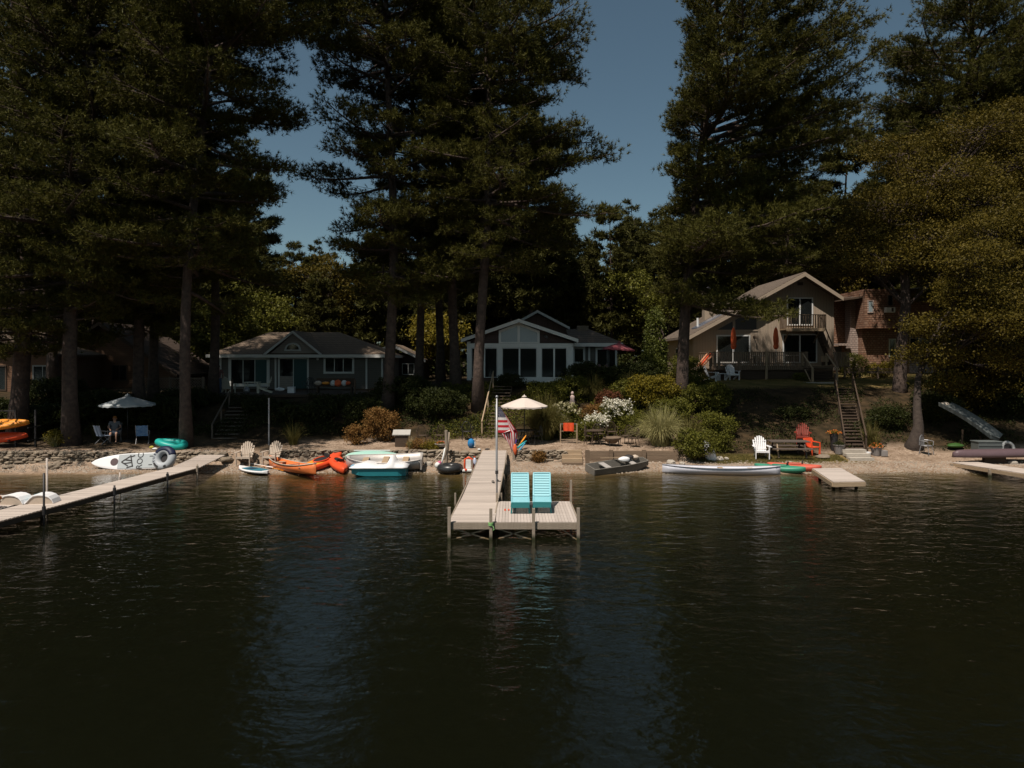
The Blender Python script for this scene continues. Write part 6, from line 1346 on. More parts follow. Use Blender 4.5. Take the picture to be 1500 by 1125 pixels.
# planter with flowers (middle)
def pot_plant(label, x, y, z, r, h, pm, fm, seed, fh=.25, fr=.3, name='flower_pot', nn=30, sz=.06, lm=None):
    t = thing(name, label, 'planter', (x, y, z)); MB().lathe([(r*.7, 0), (r, h), (r*1.08, h), (r*1.08, h+.03), (r*.9, h+.03), (r*.85, h-.03), (.01, h-.04)], (0, 0, 0), 14).build('pot', pm, t, smooth=False)
    rg_ = np.random.default_rng(seed); q = rg_.normal(size=(nn*14, 3)); q = unit(q)*rg_.uniform(.4, 1, (nn*14, 1)); q[:, 2] = abs(q[:, 2]); c = q*np.array([fr, fr, fh])+np.array([0, 0, h]); np_mesh('foliage', leaves(c, sz, rg_), 4, lm or LEAFG, t)
    if fm: q = unit(rg_.normal(size=(nn*3, 3))); q[:, 2] = abs(q[:, 2]); c = q*np.array([fr, fr, fh])*1.03+np.array([0, 0, h]); np_mesh('blossom', leaves(c, sz*1.1, rg_, fl=.9), 4, fm, t)
    return t
PF = mat('orange_petals', (.65, .22, .04), (.5, .12, .03), 3, .6, transl=.2); PRF = mat('red_petals', (.6, .03, .02), (.5, .2, .03), 3, .6, transl=.2); CLAY = mat('grey_clay', (.25, .23, .22), (.17, .15, .14), 5, .8)
x = X(646, 34.6); pot_plant('shallow pale bowl of red flowers on the middle terrace edge', x, 34.5, g(x, 34.5)+.1, .30, .12, mat('pale_clay', (.45, .40, .36), None), PRF, 41, .12, .22, nn=18)
x = X(1283.5, 34.8); pot_plant('grey pot of orange flowers right of the long stairs', x, 34.8, g(x, 34.8), .26, .40, CLAY, PF, 42, .22, .30); grass_clump('spiky green plant growing in the pot of orange flowers', 1285, 34.8, .5, .55, GRASSB, 43, 40, 'spiky_plant', wd=.04, dz=.4)
x = X(1229, 35.0); pot_plant('dark pot with a flowering plant left of the long stairs', x, 35.0, g(x, 35.0), .26, .42, CLAY, None, 44, .2, .3, lm=LEAFD); x = X(1223, 35.4); pot_plant('tall dark planter with a mound of orange flowers behind the grey pot', x, 35.5, g(x, 35.5), .2, .85, BLACK, PF, 45, .15, .35)
t = thing('paint_bucket', 'small white container beside the orange flower pot', 'container', (X(1272, 34.6), 34.6, g(X(1272, 34.6), 34.6))); MB().lathe([(.10, 0), (.13, .22), (.135, .22), (.12, .2), (.01, .03)], (0, 0, 0), 12).build('container_body', WHITE, t); MB().tube([(-.12, 0, .2), (0, -.1, .10), (.12, 0, .2)], .006, 4).build('handle', STEEL, t)
t = thing('stone_pot', 'small square stone pot right of the orange flowers', 'pot', (X(1294, 34.7), 34.7, g(X(1294, 34.7), 34.7))); MB().b2(-.15, .15, -.15, .15, 0, .28).build('pot', CLAY, t, bevel=.02)
x = X(8, 22.3); pot_plant('round planter of orange and white flowers on the left dock corner', -16.1, 21.9, .44, .25, .22, WOODD, PF, 46, .32, .40, nn=50, sz=.07); rgx = np.random.default_rng(47)
q = unit(rgx.normal(size=(70, 3))); q[:, 2] = abs(q[:, 2]); o = np_mesh('white_bloom', leaves(q*np.array([.42, .42, .34])+np.array([-16.1, 21.9, .66]), .08, rgx, fl=.9), 4, PETALW); tag(o, 'white blooms spilling over the planter on the left dock', 'flowers')
# blue backpack chair on the terrace
t = thing('backpack', 'bright blue backpack standing on the gravel left of the dock head', 'backpack', (X(690, 34.7), 34.7, g(X(690, 34.7), 34.7))); MB().ball((0, 0, .22), (.17, .12, .24), 12, 8).build('bag_body', mat('bright_blue_cloth', (.02, .22, .48), (.02, .17, .40), 5, .7), t, smooth=True); MB().tube([(.14, 0, .42), (.19, .04, .30), (.17, .0, .05)], .03, 6).build('strap', WPAINT, t); MB().ball((0, -.11, .15), (.11, .05, .11), 8, 6).build('pocket', mat('navy_cloth', (.03, .10, .22), None), t, smooth=True)
lump('dark sandal pair on the wall left of the dock head', 'sandals', 'sandals', (X(714, 34.1), 34.1, .78), (.14, .08, .04), BLACK, 51); lump('white crumpled cloth on the wall left of the dark sandals', 'cloth', 'cloth', (X(702, 34.2), 34.2, .76), (.10, .07, .04), WPAINT, 52)
# paddles and noodle by the dock head
paddle('orange kayak paddle standing blade up right of the flag', (X(756, 34.2), 34.2, .76), (X(764, 34.4), 34.3, 1.12), YELL, YELL); o = stick('teal foam noodle leaning beside the orange paddle', (X(758, 34.0), 34.0, .85), (X(771, 34.4), 34.4, 1.15), mat('teal_foam', (.05, .42, .42), None, 3, .7), .055, 'pool_noodle', 'noodle', group=None); stick('blue foam noodle under the teal one', (X(759, 33.8), 33.9, .66), (X(769, 34.2), 34.2, 1.06), mat('blue_foam', (.06, .3, .5), None, 3, .7), .04, 'pool_noodle', 'noodle', group=None)
lump('orange life vest hanging at the dock head post', 'life_vest', 'life vest', (X(754.5, 33.8), 33.75, .82), (.11, .08, .26), REDP if 0 else ORC, 53); stick('purple foam stick above the orange vest', (X(755, 33.9), 33.9, 1.0), (X(756, 33.9), 33.9, 1.3), mat('purple_foam', (.12, .06, .4), None), .03, 'pool_noodle', 'noodle', group=None)
# towel rack
t = thing('towel_rack', 'tan wooden drying rack on the terrace behind the timber steps', 'rack', (X(833, 35.8), 35.9, g(X(833, 35.8), 35.9)))
for x_ in (-.40, .42): MB().bar((x_, 0, -.05), (x_, 0, 1.0), .05, .05, up=(0, 1, 0)).build('post', WOODT, t)
for z in (.98, .62, .2): MB().bar((-.42, 0, z), (.44, 0, z), .03, .03).build('rail', WOODT if z < .9 else STEEL, t)
o = MB().loft([[(-.26+.52*u, -.04+.02*math.sin(u*14), 1.0-.36*(1-.15*math.sin(u*5))), (-.26+.52*u, -.03, 1.01), (-.26+.52*u, .03, 1.01), (-.26+.52*u, .04+.02*math.sin(u*14), .72), (-.26+.52*u, .05, .71), (-.26+.52*u, .045, 1.03), (-.26+.52*u, -.045, 1.03), (-.26+.52*u, -.06+.02*math.sin(u*14), .63)] for u in np.linspace(0, 1, 14)]).build('towel', REDP); o.location = t.location; tag(o, 'bright orange red towel hanging on the wooden drying rack', 'towel')
# patio set
gp = 'dark metal chairs of the terrace dining set'; zz_ = lambda px, d: g(X(px, d), d)
mcx = None
for i, (px, d, rz, lb) in enumerate(((864, 35.3, 70, 'dark metal chair at the left end of the terrace dining set'), (877, 36.1, 20, 'dark metal chair behind the round terrace table, left one'), (896, 36.4, 0, 'high arched metal chair behind the fire pit'), (918, 35.6, -40, 'arched metal chair beside the big ornamental grass'), (928, 34.9, -80, 'low metal chair nearest the big ornamental grass'))):
    if mcx is None: mcx = metal_chair(lb, X(px, d), d, zz_(px, d), R(rz), WOODD, gp)
    else: dup(mcx, (X(px, d), d, zz_(px, d)), R(rz), lb, gp)
round_table('dark round table of the terrace dining set', X(872, 35.3), 35.3, zz_(872, 35.3), .45, .7, WOODD)
t = thing('fire_pit', 'round dark fire pit on the terrace behind the timber wall', 'fire pit', (X(896, 35.2), 35.1, zz_(896, 35.2))); MB().lathe([(.2, .12), (.34, .25), (.42, .42), (.45, .42), (.44, .36), (.3, .2), (.01, .18)], (0, 0, 0), 18).build('bowl', WOODB, t, smooth=True)
for k in range(3): a = k*2.1; MB().bar((.3*math.cos(a), .3*math.sin(a), 0), (.34*math.cos(a), .34*math.sin(a), .3), .04, .04, up=(0, 1, .1)).build('leg', BLACK, t)
round_table('dark garden table under the cream parasol', X(768, 35.6), 35.6, zz_(768, 35.6), .55, .7, BLACK); mc = metal_chair('dark chair left of the table under the cream parasol', X(758, 35.3), 35.2, zz_(758, 35.2), R(60)); dup(mc, (X(786, 35.6), 35.5, zz_(786, 35.5)), R(-70), 'dark chair right of the table under the cream parasol')
metal_chair('dark chair in deep shade left of the timber stairs', X(684, 37), 36.9, zz_(684, 37), R(10))
# right bank things
t = thing('folding_chair', 'worn metal armchair at the foot of the pale tree trunk', 'chair', (X(1357, 35.0), 35.0, zz_(1357, 35.0)), R(35)); t2 = metal_chair('tmp', 0, 0, 0, 0, STEEL)
for ch in list(t2.children): ch.parent = t
bpy.data.objects.remove(t2)
GT = mat('grey_green_tarp', (.12, .13, .125), (.07, .08, .08), 2, .6, .3)
t = thing('water_slide', 'grey covered slide propped up the right bank beside a crate', 'slide', (X(1440, 35.8), 35.8, zz_(1440, 35.8))); mb = MB(); rings = []
a, b_ = Vector((.4, -.3, .55)), Vector((-1.6, .6, 2.1))
for u in np.linspace(0, 1, 8): p = a.lerp(b_, u)+Vector((0, 0, .10*math.sin(u*PI))); rings.append([p+Vector((-.42, -.25, .18)), p+Vector((.0, -.32, .02)), p+Vector((.5, .15, .16)), p+Vector((.42, .2, .0)), p+Vector((0, -.25, -.1)), p+Vector((-.38, -.2, -.02))])
mb.loft(rings); mb.build('slide_bed', GT, t, smooth=False); MB().ball((-1.6, .5, 2.15), (.22, .18, .14), 8, 6).build('slide_top', TANP, t, smooth=True)
for x_ in (-.9, 0): MB().bar((x_, .3, -.3), (x_, .2, .9 if x_ else .6), .06, .06, up=(0, 1, 0)).build('leg', WOODD, t)
t = thing('storage_crate', 'grey storage box under the slide on the right bank', 'storage box', (X(1447, 34.7), 34.8, zz_(1447, 34.8)+.1), 0); MB().box((0, 0, .27), (1.15, .6, .54)).build('box_body', GT, t, bevel=.02); mb = MB(); [mb.box((0, -.31, z), (1.13, .015, .015)) for z in (.18, .36)]; mb.build('groove', BLACK, t); MB().box((0, 0, .57), (1.2, .65, .05)).build('lid', GT, t, bevel=.01)
t = thing('tyre_swing', 'pale tyre standing half behind the maroon canoe', 'tyre', (X(1476, 35), 35.0, zz_(1476, 35)+.28)); MB().torus((0, 0, 0), .28, .085, 22, 8, M=rot('X', 80)).build('ring', mat('pale_rubber', (.33, .34, .34), None, 3, .6), t, smooth=True); MB().lathe([(.01, 0), (.2, 0), (.2, .02), (.01, .02)], (0, 0, 0), 16, M=rot('X', 80)).build('hub', BLACK, t)
lump('green dinghy end poking from the shade under the slide', 'dinghy', 'dinghy', (X(1402, 35.6), 35.7, zz_(1402, 35.7)+.16), (.5, .3, .12), mat('leaf_green_plastic', (.04, .10, .02), None, 3, .6), 61)
lump('round clipped hedge ball beside the saltbox deck railing', 'hedge_core', 'bush', (X(1251, 50), 50.2, zz_(1251, 50)+.7), (.75, .7, .8), LEAFD, 62)
bush('round clipped hedge at the corner of the shingled house', 1251, 50, 1.9, 1.75, LEAFG, 63, n=230, size=.09)
bpy.data.objects.remove(bpy.data.objects['hedge_core'])

# ================================================================ people
SKIN = mat('skin', (.40, .22, .15), None, 5, .6); SKIN2 = mat('skin_sunlit', (.45, .26, .18), None, 5, .6)  # second skin tone is brighter, with sunlight put into its colour
def skin_mesh(name, pts, edges, rad, m, parent=None, sub=2):
    me = bpy.data.meshes.new(name); me.from_pydata(pts, edges, []); o = bpy.data.objects.new(name, me); C.objects.link(o); o.parent = parent; me.materials.append(m)
    md = o.modifiers.new('skin', 'SKIN'); sv = me.skin_vertices[0].data if me.skin_vertices else None
    if sv is None:
        bm = bmesh.new(); bm.from_mesh(me); bm.verts.layers.skin.verify(); bm.to_mesh(me); bm.free(); sv = me.skin_vertices[0].data
    for i, r in enumerate(rad): sv[i].radius = (r, r) if isinstance(r, float) else r
    sv[0].use_root = True; md.use_smooth_shade = True
    s2 = o.modifiers.new('sub', 'SUBSURF'); s2.levels = sub; s2.render_levels = sub; return o
def person(label, loc, rz, J, shirt, pants, hair, skin=SKIN, shorts=False):
    """J: joints by name (metres, standing on z=0, facing -y)"""
    t = thing('person', label, 'person', loc, rz)
    names = ['pelvis', 'waist', 'chest', 'neck', 'head0', 'head1', 'shL', 'elL', 'wrL', 'shR', 'elR', 'wrR', 'hipL', 'knL', 'anL', 'toL', 'hipR', 'knR', 'anR', 'toR']
    ra = [(.15, .11), (.125, .10), (.16, .115), (.055, .055), (.088, .10), (.075, .09), .06, .042, .028, .06, .042, .028, .085, .058, .036, .030, .085, .058, .036, .030]
    pts = [J[k] for k in names]; ed = [(0, 1), (1, 2), (2, 3), (3, 4), (4, 5), (2, 6), (6, 7), (7, 8), (2, 9), (9, 10), (10, 11), (0, 12), (12, 13), (13, 14), (14, 15), (0, 16), (16, 17), (17, 18), (18, 19)]
    for w_, e_ in (('wrL', 'elL'), ('wrR', 'elR')):     # palm and five bent fingers
        a = Vector(J[w_]); d = (a-Vector(J[e_])).normalized(); sd = d.cross(Vector((0, 1, .2))).normalized(); i0 = len(pts); pts.append(tuple(a+d*.055)); ra.append((.030, .016)); ed.append((names.index(w_), i0))
        bend = sd.cross(d)*.012
        for f in range(4):
            b0 = len(pts); o_ = sd*(f-1.5)*.019; L_ = (.055, .068, .064, .048)[f]
            pts += [tuple(a+d*.085+o_), tuple(a+d*(.085+L_*.5)+o_+bend), tuple(a+d*(.085+L_)+o_+bend*2.5)]; ra += [.009, .0085, .007]; ed += [(i0, b0), (b0, b0+1), (b0+1, b0+2)]
        b0 = len(pts); pts += [tuple(a+d*.045-sd*.040), tuple(a+d*.080-sd*.055+bend)]; ra += [.010, .008]; ed += [(i0, b0), (b0, b0+1)]
    skin_mesh('body', pts, ed, ra, skin, t)
    h = Vector(J['head0']).lerp(Vector(J['head1']), .5)
    mb = MB(); mb.ball(tuple(h+Vector((0, .02, .035))), (.092, .105, .10), 12, 8); hr = mb.build('hair', hair, t, smooth=True)
    mb = MB(); mb.loft([[h+Vector((-.012, -.095, .01)), h+Vector((.012, -.095, .01)), h+Vector((0, -.10, .014))], [h+Vector((-.018, -.095, -.03)), h+Vector((.018, -.095, -.03)), h+Vector((0, -.125, -.028))]]); mb.build('nose', skin, t)
    mb = MB(); [mb.ball(tuple(h+Vector((s_*.035, -.092, .008))), (.013, .006, .007), 8, 5) for s_ in (-1, 1)]; mb.build('eye', BLACK, t); MB().ball(tuple(h+Vector((0, -.09, -.055))), (.026, .008, .007), 8, 5).build('mouth', mat('lips', (.3, .1, .08), None), t); mb = MB(); [mb.ball(tuple(h+Vector((s_*.092, .0, -.005))), (.012, .02, .032), 8, 5) for s_ in (-1, 1)]; mb.build('ear', skin, t)
    sp = ['pelvis', 'waist', 'chest', 'shL', 'elL', 'shR', 'elR']; q = [Vector(J[k]) for k in sp]; q[4] = q[3].lerp(q[4], .75); q[6] = q[5].lerp(q[6], .75)
    skin_mesh('shirt', [tuple(v) for v in q], [(0, 1), (1, 2), (2, 3), (3, 4), (2, 5), (5, 6)], [(.168, .128), (.145, .12), (.178, .132), .078, .062, .078, .062], shirt, t)
    sp = ['pelvis', 'hipL', 'knL', 'anL', 'hipR', 'knR', 'anR']; q = [Vector(J[k]) for k in sp]
    if shorts: q[2] = q[1].lerp(q[2], .8); q[5] = q[4].lerp(q[5], .8); pp = [q[0], q[1], q[2], q[4], q[5]]; skin_mesh('shorts', [tuple(v) for v in pp], [(0, 1), (1, 2), (0, 3), (3, 4)], [(.165, .13), .105, .085, .105, .085], pants, t)
    else: skin_mesh('trousers', [tuple(v) for v in q], [(0, 1), (1, 2), (2, 3), (0, 4), (4, 5), (5, 6)], [(.165, .13), .102, .075, .055, .102, .075, .055], pants, t)
    mb = MB()
    for k in 'LR': a = Vector(J['an'+k]); b_ = Vector(J['to'+k]); mb.bar(a.lerp(b_, -.25)-Vector((0, 0, .02)), b_+Vector((0, 0, -.0)), .085, .06)
    mb.build('shoe', BLACK, t); return t
JS = dict(pelvis=(0, 0, .95), waist=(0, .01, 1.10), chest=(0, .0, 1.33), neck=(0, -.01, 1.50), head0=(0, -.03, 1.58), head1=(0, -.04, 1.69), shL=(.19, 0, 1.42), elL=(.27, -.05, 1.14), wrL=(.22, -.28, 1.02), shR=(-.19, 0, 1.42), elR=(-.28, -.02, 1.13), wrR=(-.29, -.14, .90), hipL=(.10, 0, .88), knL=(.11, -.03, .48), anL=(.12, .02, .08), toL=(.13, -.16, .04), hipR=(-.10, 0, .88), knR=(-.12, -.01, .48), anR=(-.13, .03, .08), toR=(-.15, -.15, .04))
person('standing person in a dark plaid shirt and jeans on the cottage deck', (X(320, 43.6), 43.6, 2.97), R(30), JS, mat('dark_plaid_cloth', (.16, .07, .06), (.08, .05, .05), 14, .85, isl=0), mat('denim', (.07, .10, .15), None, 6, .85), mat('brown_hair', (.06, .035, .02), None))
JT = dict(pelvis=(0, 0, .50), waist=(0, .05, .66), chest=(0, .10, .90), neck=(0, .08, 1.07), head0=(0, .05, 1.15), head1=(0, .04, 1.26), shL=(.19, .08, 1.0), elL=(.28, -.06, .78), wrL=(.20, -.28, .70), shR=(-.19, .08, 1.0), elR=(-.28, -.06, .78), wrR=(-.18, -.28, .70), hipL=(.10, -.05, .48), knL=(.13, -.42, .50), anL=(.13, -.46, .09), toL=(.14, -.63, .04), hipR=(-.10, -.05, .48), knR=(-.13, -.42, .50), anR=(-.13, -.46, .09), toR=(-.15, -.63, .04))
x = X(168, 36.2); person('seated person in a grey shirt under the grey parasol', (x, 36.2, g(x, 36.2)), R(20), JT, mat('grey_cloth', (.16, .16, .17), None, 6, .85), mat('pale_blue_cloth2', (.30, .36, .45), None, 6, .85), mat('orange_brown_hair', (.40, .15, .04), None), SKIN2, True)
folding_chair('plain folding chair carrying the seated person', x, 36.2, g(x, 36.2), R(20), mat('charcoal_cloth', (.05, .05, .06), None, 6, .85))

# ================================================================ garden plants
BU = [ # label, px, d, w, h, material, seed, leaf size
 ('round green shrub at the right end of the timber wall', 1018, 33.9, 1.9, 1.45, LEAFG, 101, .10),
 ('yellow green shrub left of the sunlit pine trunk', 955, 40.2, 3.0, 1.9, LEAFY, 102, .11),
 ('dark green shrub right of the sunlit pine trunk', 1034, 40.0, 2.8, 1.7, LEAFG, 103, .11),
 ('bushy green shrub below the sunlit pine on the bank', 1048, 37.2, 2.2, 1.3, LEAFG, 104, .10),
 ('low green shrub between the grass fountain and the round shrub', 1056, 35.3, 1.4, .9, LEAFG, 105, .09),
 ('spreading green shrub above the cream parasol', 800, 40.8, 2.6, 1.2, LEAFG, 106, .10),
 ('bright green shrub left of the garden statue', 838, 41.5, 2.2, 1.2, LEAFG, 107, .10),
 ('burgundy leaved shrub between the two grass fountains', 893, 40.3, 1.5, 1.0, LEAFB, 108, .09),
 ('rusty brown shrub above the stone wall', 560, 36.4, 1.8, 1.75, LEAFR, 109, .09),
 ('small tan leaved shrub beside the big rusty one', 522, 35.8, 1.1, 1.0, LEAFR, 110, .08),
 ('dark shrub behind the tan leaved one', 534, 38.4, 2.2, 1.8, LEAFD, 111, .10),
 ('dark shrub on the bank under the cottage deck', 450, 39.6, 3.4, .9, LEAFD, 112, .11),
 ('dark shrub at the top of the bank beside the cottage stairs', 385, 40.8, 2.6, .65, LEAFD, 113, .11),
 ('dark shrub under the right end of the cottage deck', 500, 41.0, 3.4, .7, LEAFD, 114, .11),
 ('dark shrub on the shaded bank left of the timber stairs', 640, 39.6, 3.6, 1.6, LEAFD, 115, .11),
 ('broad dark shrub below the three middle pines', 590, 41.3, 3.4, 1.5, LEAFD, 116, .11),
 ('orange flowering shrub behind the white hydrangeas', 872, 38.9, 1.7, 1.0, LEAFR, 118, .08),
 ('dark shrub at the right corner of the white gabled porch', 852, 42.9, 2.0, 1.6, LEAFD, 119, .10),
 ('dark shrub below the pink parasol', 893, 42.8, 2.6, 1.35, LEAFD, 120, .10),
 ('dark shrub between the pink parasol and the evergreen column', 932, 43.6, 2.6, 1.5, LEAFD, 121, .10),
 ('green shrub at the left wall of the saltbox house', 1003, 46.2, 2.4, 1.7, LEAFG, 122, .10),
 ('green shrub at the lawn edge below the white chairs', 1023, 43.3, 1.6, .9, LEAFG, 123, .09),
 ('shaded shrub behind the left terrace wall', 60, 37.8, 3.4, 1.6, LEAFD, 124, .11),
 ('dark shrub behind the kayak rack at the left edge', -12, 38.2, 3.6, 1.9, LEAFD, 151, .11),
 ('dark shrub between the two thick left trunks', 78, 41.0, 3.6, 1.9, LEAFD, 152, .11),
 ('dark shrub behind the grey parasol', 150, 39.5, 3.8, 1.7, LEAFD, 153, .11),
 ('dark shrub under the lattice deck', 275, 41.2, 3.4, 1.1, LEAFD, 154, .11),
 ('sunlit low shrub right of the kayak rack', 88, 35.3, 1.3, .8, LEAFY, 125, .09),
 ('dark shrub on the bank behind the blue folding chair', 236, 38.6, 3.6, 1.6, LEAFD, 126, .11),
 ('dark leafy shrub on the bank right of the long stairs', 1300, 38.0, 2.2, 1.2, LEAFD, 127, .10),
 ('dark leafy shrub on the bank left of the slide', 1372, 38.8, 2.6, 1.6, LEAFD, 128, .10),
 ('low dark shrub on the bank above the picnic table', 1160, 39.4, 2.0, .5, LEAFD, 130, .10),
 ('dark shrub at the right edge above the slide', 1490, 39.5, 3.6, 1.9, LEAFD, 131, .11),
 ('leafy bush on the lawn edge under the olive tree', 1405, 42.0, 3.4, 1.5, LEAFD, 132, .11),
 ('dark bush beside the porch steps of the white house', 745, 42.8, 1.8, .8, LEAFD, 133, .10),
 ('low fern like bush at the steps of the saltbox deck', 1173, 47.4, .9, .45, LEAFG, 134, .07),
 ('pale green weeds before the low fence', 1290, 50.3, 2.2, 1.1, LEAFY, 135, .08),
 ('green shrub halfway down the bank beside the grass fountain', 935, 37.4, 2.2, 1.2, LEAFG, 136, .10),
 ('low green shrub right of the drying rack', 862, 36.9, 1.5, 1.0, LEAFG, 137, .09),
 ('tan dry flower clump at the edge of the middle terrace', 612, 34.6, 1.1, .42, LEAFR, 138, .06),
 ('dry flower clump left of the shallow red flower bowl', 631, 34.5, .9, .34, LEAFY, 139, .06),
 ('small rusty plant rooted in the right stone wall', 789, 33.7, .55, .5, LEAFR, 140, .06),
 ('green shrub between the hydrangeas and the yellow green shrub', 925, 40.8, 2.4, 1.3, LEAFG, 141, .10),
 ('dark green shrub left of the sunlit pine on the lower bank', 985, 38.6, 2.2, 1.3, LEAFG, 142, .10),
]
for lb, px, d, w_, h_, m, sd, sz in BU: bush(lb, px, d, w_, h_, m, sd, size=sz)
# hydrangeas: leaves with flower heads on the sunny side
def hydrangea(label, px, d, w_, h_, pm, seed, nh=60, hr=.10):
    t, cc = bush(label, px, d, w_, h_, LEAFG, seed, name='hydrangea')[0:2] if 0 else bush(label, px, d, w_, h_, LEAFG, seed)
    t.name = 'hydrangea'; rg_ = np.random.default_rng(seed+9); top = cc[np.argsort(-(cc[:, 2]*1.0-cc[:, 1]*.6)+rg_.normal(size=len(cc))*.30)][:nh]
    P = np.repeat(top+np.array([0, -.05, .10]), 26, 0)+rg_.normal(size=(len(top)*26, 3))*hr*.5; np_mesh('blossom', leaves(P, .075, rg_, fl=.9), 4, pm, t); return t
hydrangea('cream flowered hydrangea right of the cream parasol', 826, 38.0, 1.7, 1.5, PETALC, 201, 75, .09); hydrangea('white flowered hydrangea, the larger one in full bloom', 905, 38.2, 1.8, 1.5, PETALW, 202, 75, .15); hydrangea('white flowered hydrangea lower left of the larger one', 872, 37.3, 1.5, 1.2, PETALW, 203, 55, .15)
hydrangea('pink white flowering bush by the side wing', 880, 43.9, 1.6, 1.1, mat('dusty_pink_petals', (.35, .22, .22), None, 3, .6), 204, 16, .08)
hydrangea('small flowering bush at the right porch corner', 843, 42.3, .9, .8, PETALW, 205, 5, .07)
GR = [('large straw coloured fountain grass above the timber wall', 968, 35.3, 2.9, 1.50, STRAW, 301, 1500), ('green fountain grass right of the straw coloured one', 1010, 36.4, 2.0, 1.1, GRASSB, 302, 600), ('blue green fountain grass up the slope, left one', 869, 41.2, 2.0, 1.15, GRASSB, 303, 800), ('blue green fountain grass up the slope, right one', 921, 41.6, 2.0, 1.1, GRASSB, 304, 800),
 ('mounded ornamental grass behind the cream parasol', 797, 37.0, 2.9, 1.75, GRASSB, 305, 1800), ('thin grass tuft in shade above the middle wall', 430, 35.6, 1.4, 1.0, GRASSB, 306, 220), ('small pale grass tuft beside the storage cabinet', 601, 34.4, .6, .5, STRAW, 307, 90), ('yellow weeds beside the left terrace', 80, 35.0, 1.2, .6, STRAW, 308, 160), ('arching grass in shade right of the long stairs', 1276, 36.2, 1.4, 1.0, GRASSB, 309, 260), ('green iris leaves in shade on the left terrace', 140, 36.6, 1.0, .8, GRASSB, 310, 120)]
for lb, px, d, w_, h_, m, sd, nb in GR: grass_clump(lb, px, d, w_, h_, m, sd, nb, arch=1.55 if 'fountain' in lb or 'mounded' in lb else 1.0)
# evergreen column
x = X(959, 46.0); rgc = np.random.default_rng(401); lum = [(0, 0, .4+k*.38, .78*(1-.055*k)*(1 if k else .9), .78*(1-.055*k), .5) for k in range(11)]
leafy('arborvitae', 'tall narrow evergreen column between the porch wing and the saltbox house', (x, 46, g(x, 46)), lum, 520, 34, .12, mat('arborvitae_sprays', (.06, .075, .012), (.13, .14, .02), 2, .6, isl=.5, transl=.2), rgc, ([(0, 0, -.2), (0, 0, 2), (0, 0, 4.3)], [.10, .07, .03]), clr=.35, flat=1.1, shell=.8, up=.1)
# statue
t = thing('garden_statue', 'small pink white garden statue among the flowers', 'statue', (X(838, 39.6), 39.4, g(X(838, 39.6), 39.4)+.25)); STN = mat('pinkish_stone', (.50, .38, .35), (.38, .28, .25), 6, .8); MB().lathe([(.16, 0), (.16, .15), (.12, .2), (.17, .5), (.11, .75), (.13, .9), (.05, .98)], (0, 0, 0), 12).build('figure', STN, t, smooth=True); MB().ball((0, 0, 1.07), (.085, .09, .11), 10, 8).build('head', STN, t, smooth=True)
# ---- uncountable ground cover
rgs = np.random.default_rng(500)
def scatter(name, label, n, box, lm, size, hgt, fn=None, bl=False):
    x = rgs.uniform(box[0], box[1], n); y = rgs.uniform(box[2], box[3], n)
    if fn is not None: k = fn(x, y); x = x[k]; y = y[k]
    z = gz(x, y); c = np.stack([x, y, z+rgs.uniform(0, hgt, len(x))], -1)
    if bl:
        d = unit(rgs.normal(size=c.shape)*.35+np.array([0, 0, 1])); c[:, 2] = z-.01; V = blades(c, d, hgt*rgs.uniform(.5, 1.2, len(x)), np.full(len(x), size), rgs); o = np_mesh(name, V, 3, lm)
    else: o = np_mesh(name, leaves(c, size, rgs), 4, lm)
    return tag(o, label, 'ground plants', kind='stuff')
nz = lambda x, y: np.sin(x*.9+1)*np.sin(y*1.3)+.5*np.sin(x*2.3)*np.sin(y*2.9+1)
scatter('grass', 'strip of green grass along the right shore', 16000, (8.6, 15.8, 33.4, 35.0), GRASSB, .014, .13, lambda x, y: (y < 34.8+.2*np.sin(x*2))&(y > 33.55+.2*np.sin(x*3)+.12*(x > 13)), True)
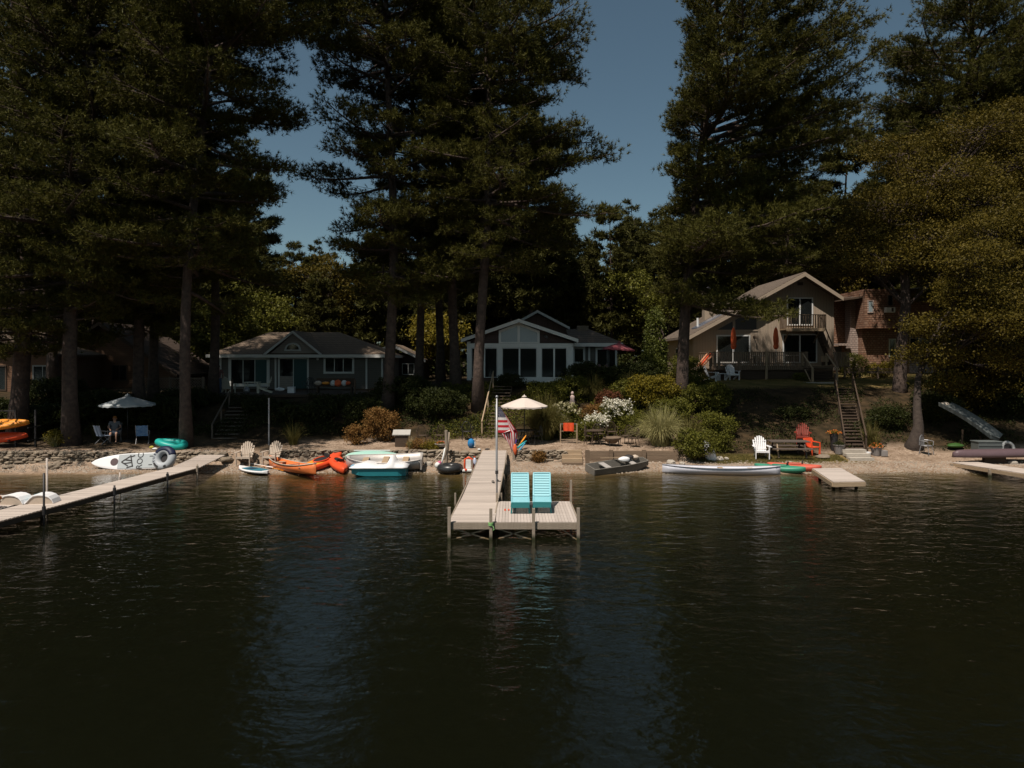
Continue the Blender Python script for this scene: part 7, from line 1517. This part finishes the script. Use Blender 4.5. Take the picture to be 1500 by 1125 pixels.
scatter('lawn_grass', 'mown grass of the lawn before the saltbox house', 30000, (9, 30, 43.4, 50), mat('dry_lawn_blades', (.16, .12, .04), (.10, .11, .025), 2, .7, isl=.7), .016, .06, None, True)
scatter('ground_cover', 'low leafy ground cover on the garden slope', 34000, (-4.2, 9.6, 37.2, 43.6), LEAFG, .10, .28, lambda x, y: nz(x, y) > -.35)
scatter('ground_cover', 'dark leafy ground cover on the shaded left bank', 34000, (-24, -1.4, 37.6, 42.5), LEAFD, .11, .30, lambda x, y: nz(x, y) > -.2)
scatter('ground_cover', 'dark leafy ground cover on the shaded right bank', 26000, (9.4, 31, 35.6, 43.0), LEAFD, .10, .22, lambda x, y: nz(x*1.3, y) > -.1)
scatter('underbrush', 'low underbrush at the foot of the wood', 26000, (-60, 60, 61, 70), LEAFD, .34, 1.5, lambda x, y: nz(x*.4, y*.3) > -.3)
scatter('fallen_leaves', 'leaf litter and pine cones on the beach and terraces', 5000, (-24, 26, 32.4, 37), mat('dry_leaf_litter', (.14, .08, .04), (.28, .18, .10), 3, .8, isl=.7), .05, .01)
n = 9000; x = rgs.uniform(-24, 27, n); y = 31.7+rgs.random(n)**1.1*2.2; z = gz(x, y); sz = rgs.uniform(.015, .05, n); V = []
cube = np.array([[-1, -.7, 0], [1, -.8, 0], [.9, .8, 0], [-.8, .9, 0], [-.6, -.5, .8], [.7, -.5, .7], [.5, .6, .8], [-.6, .5, .7]]); fcs = [(4, 5, 6, 7), (0, 1, 5, 4), (1, 2, 6, 5), (2, 3, 7, 6), (3, 0, 4, 7)]
P = cube[None]*sz[:, None, None]+np.stack([x, y, z-.003], -1)[:, None, :]; V = np.concatenate([P[:, f] for f in fcs]); V = V.reshape(len(fcs), n, 4, 3).transpose(1, 0, 2, 3).reshape(-1, 4, 3)
o = np_mesh('pebbles', V, 4, mat('beach_pebbles', (.42, .35, .28), (.20, .15, .11), .9, .85, isl=0, bump=0)); tag(o, 'small pebbles strewn over the beach', 'pebbles', kind='stuff')
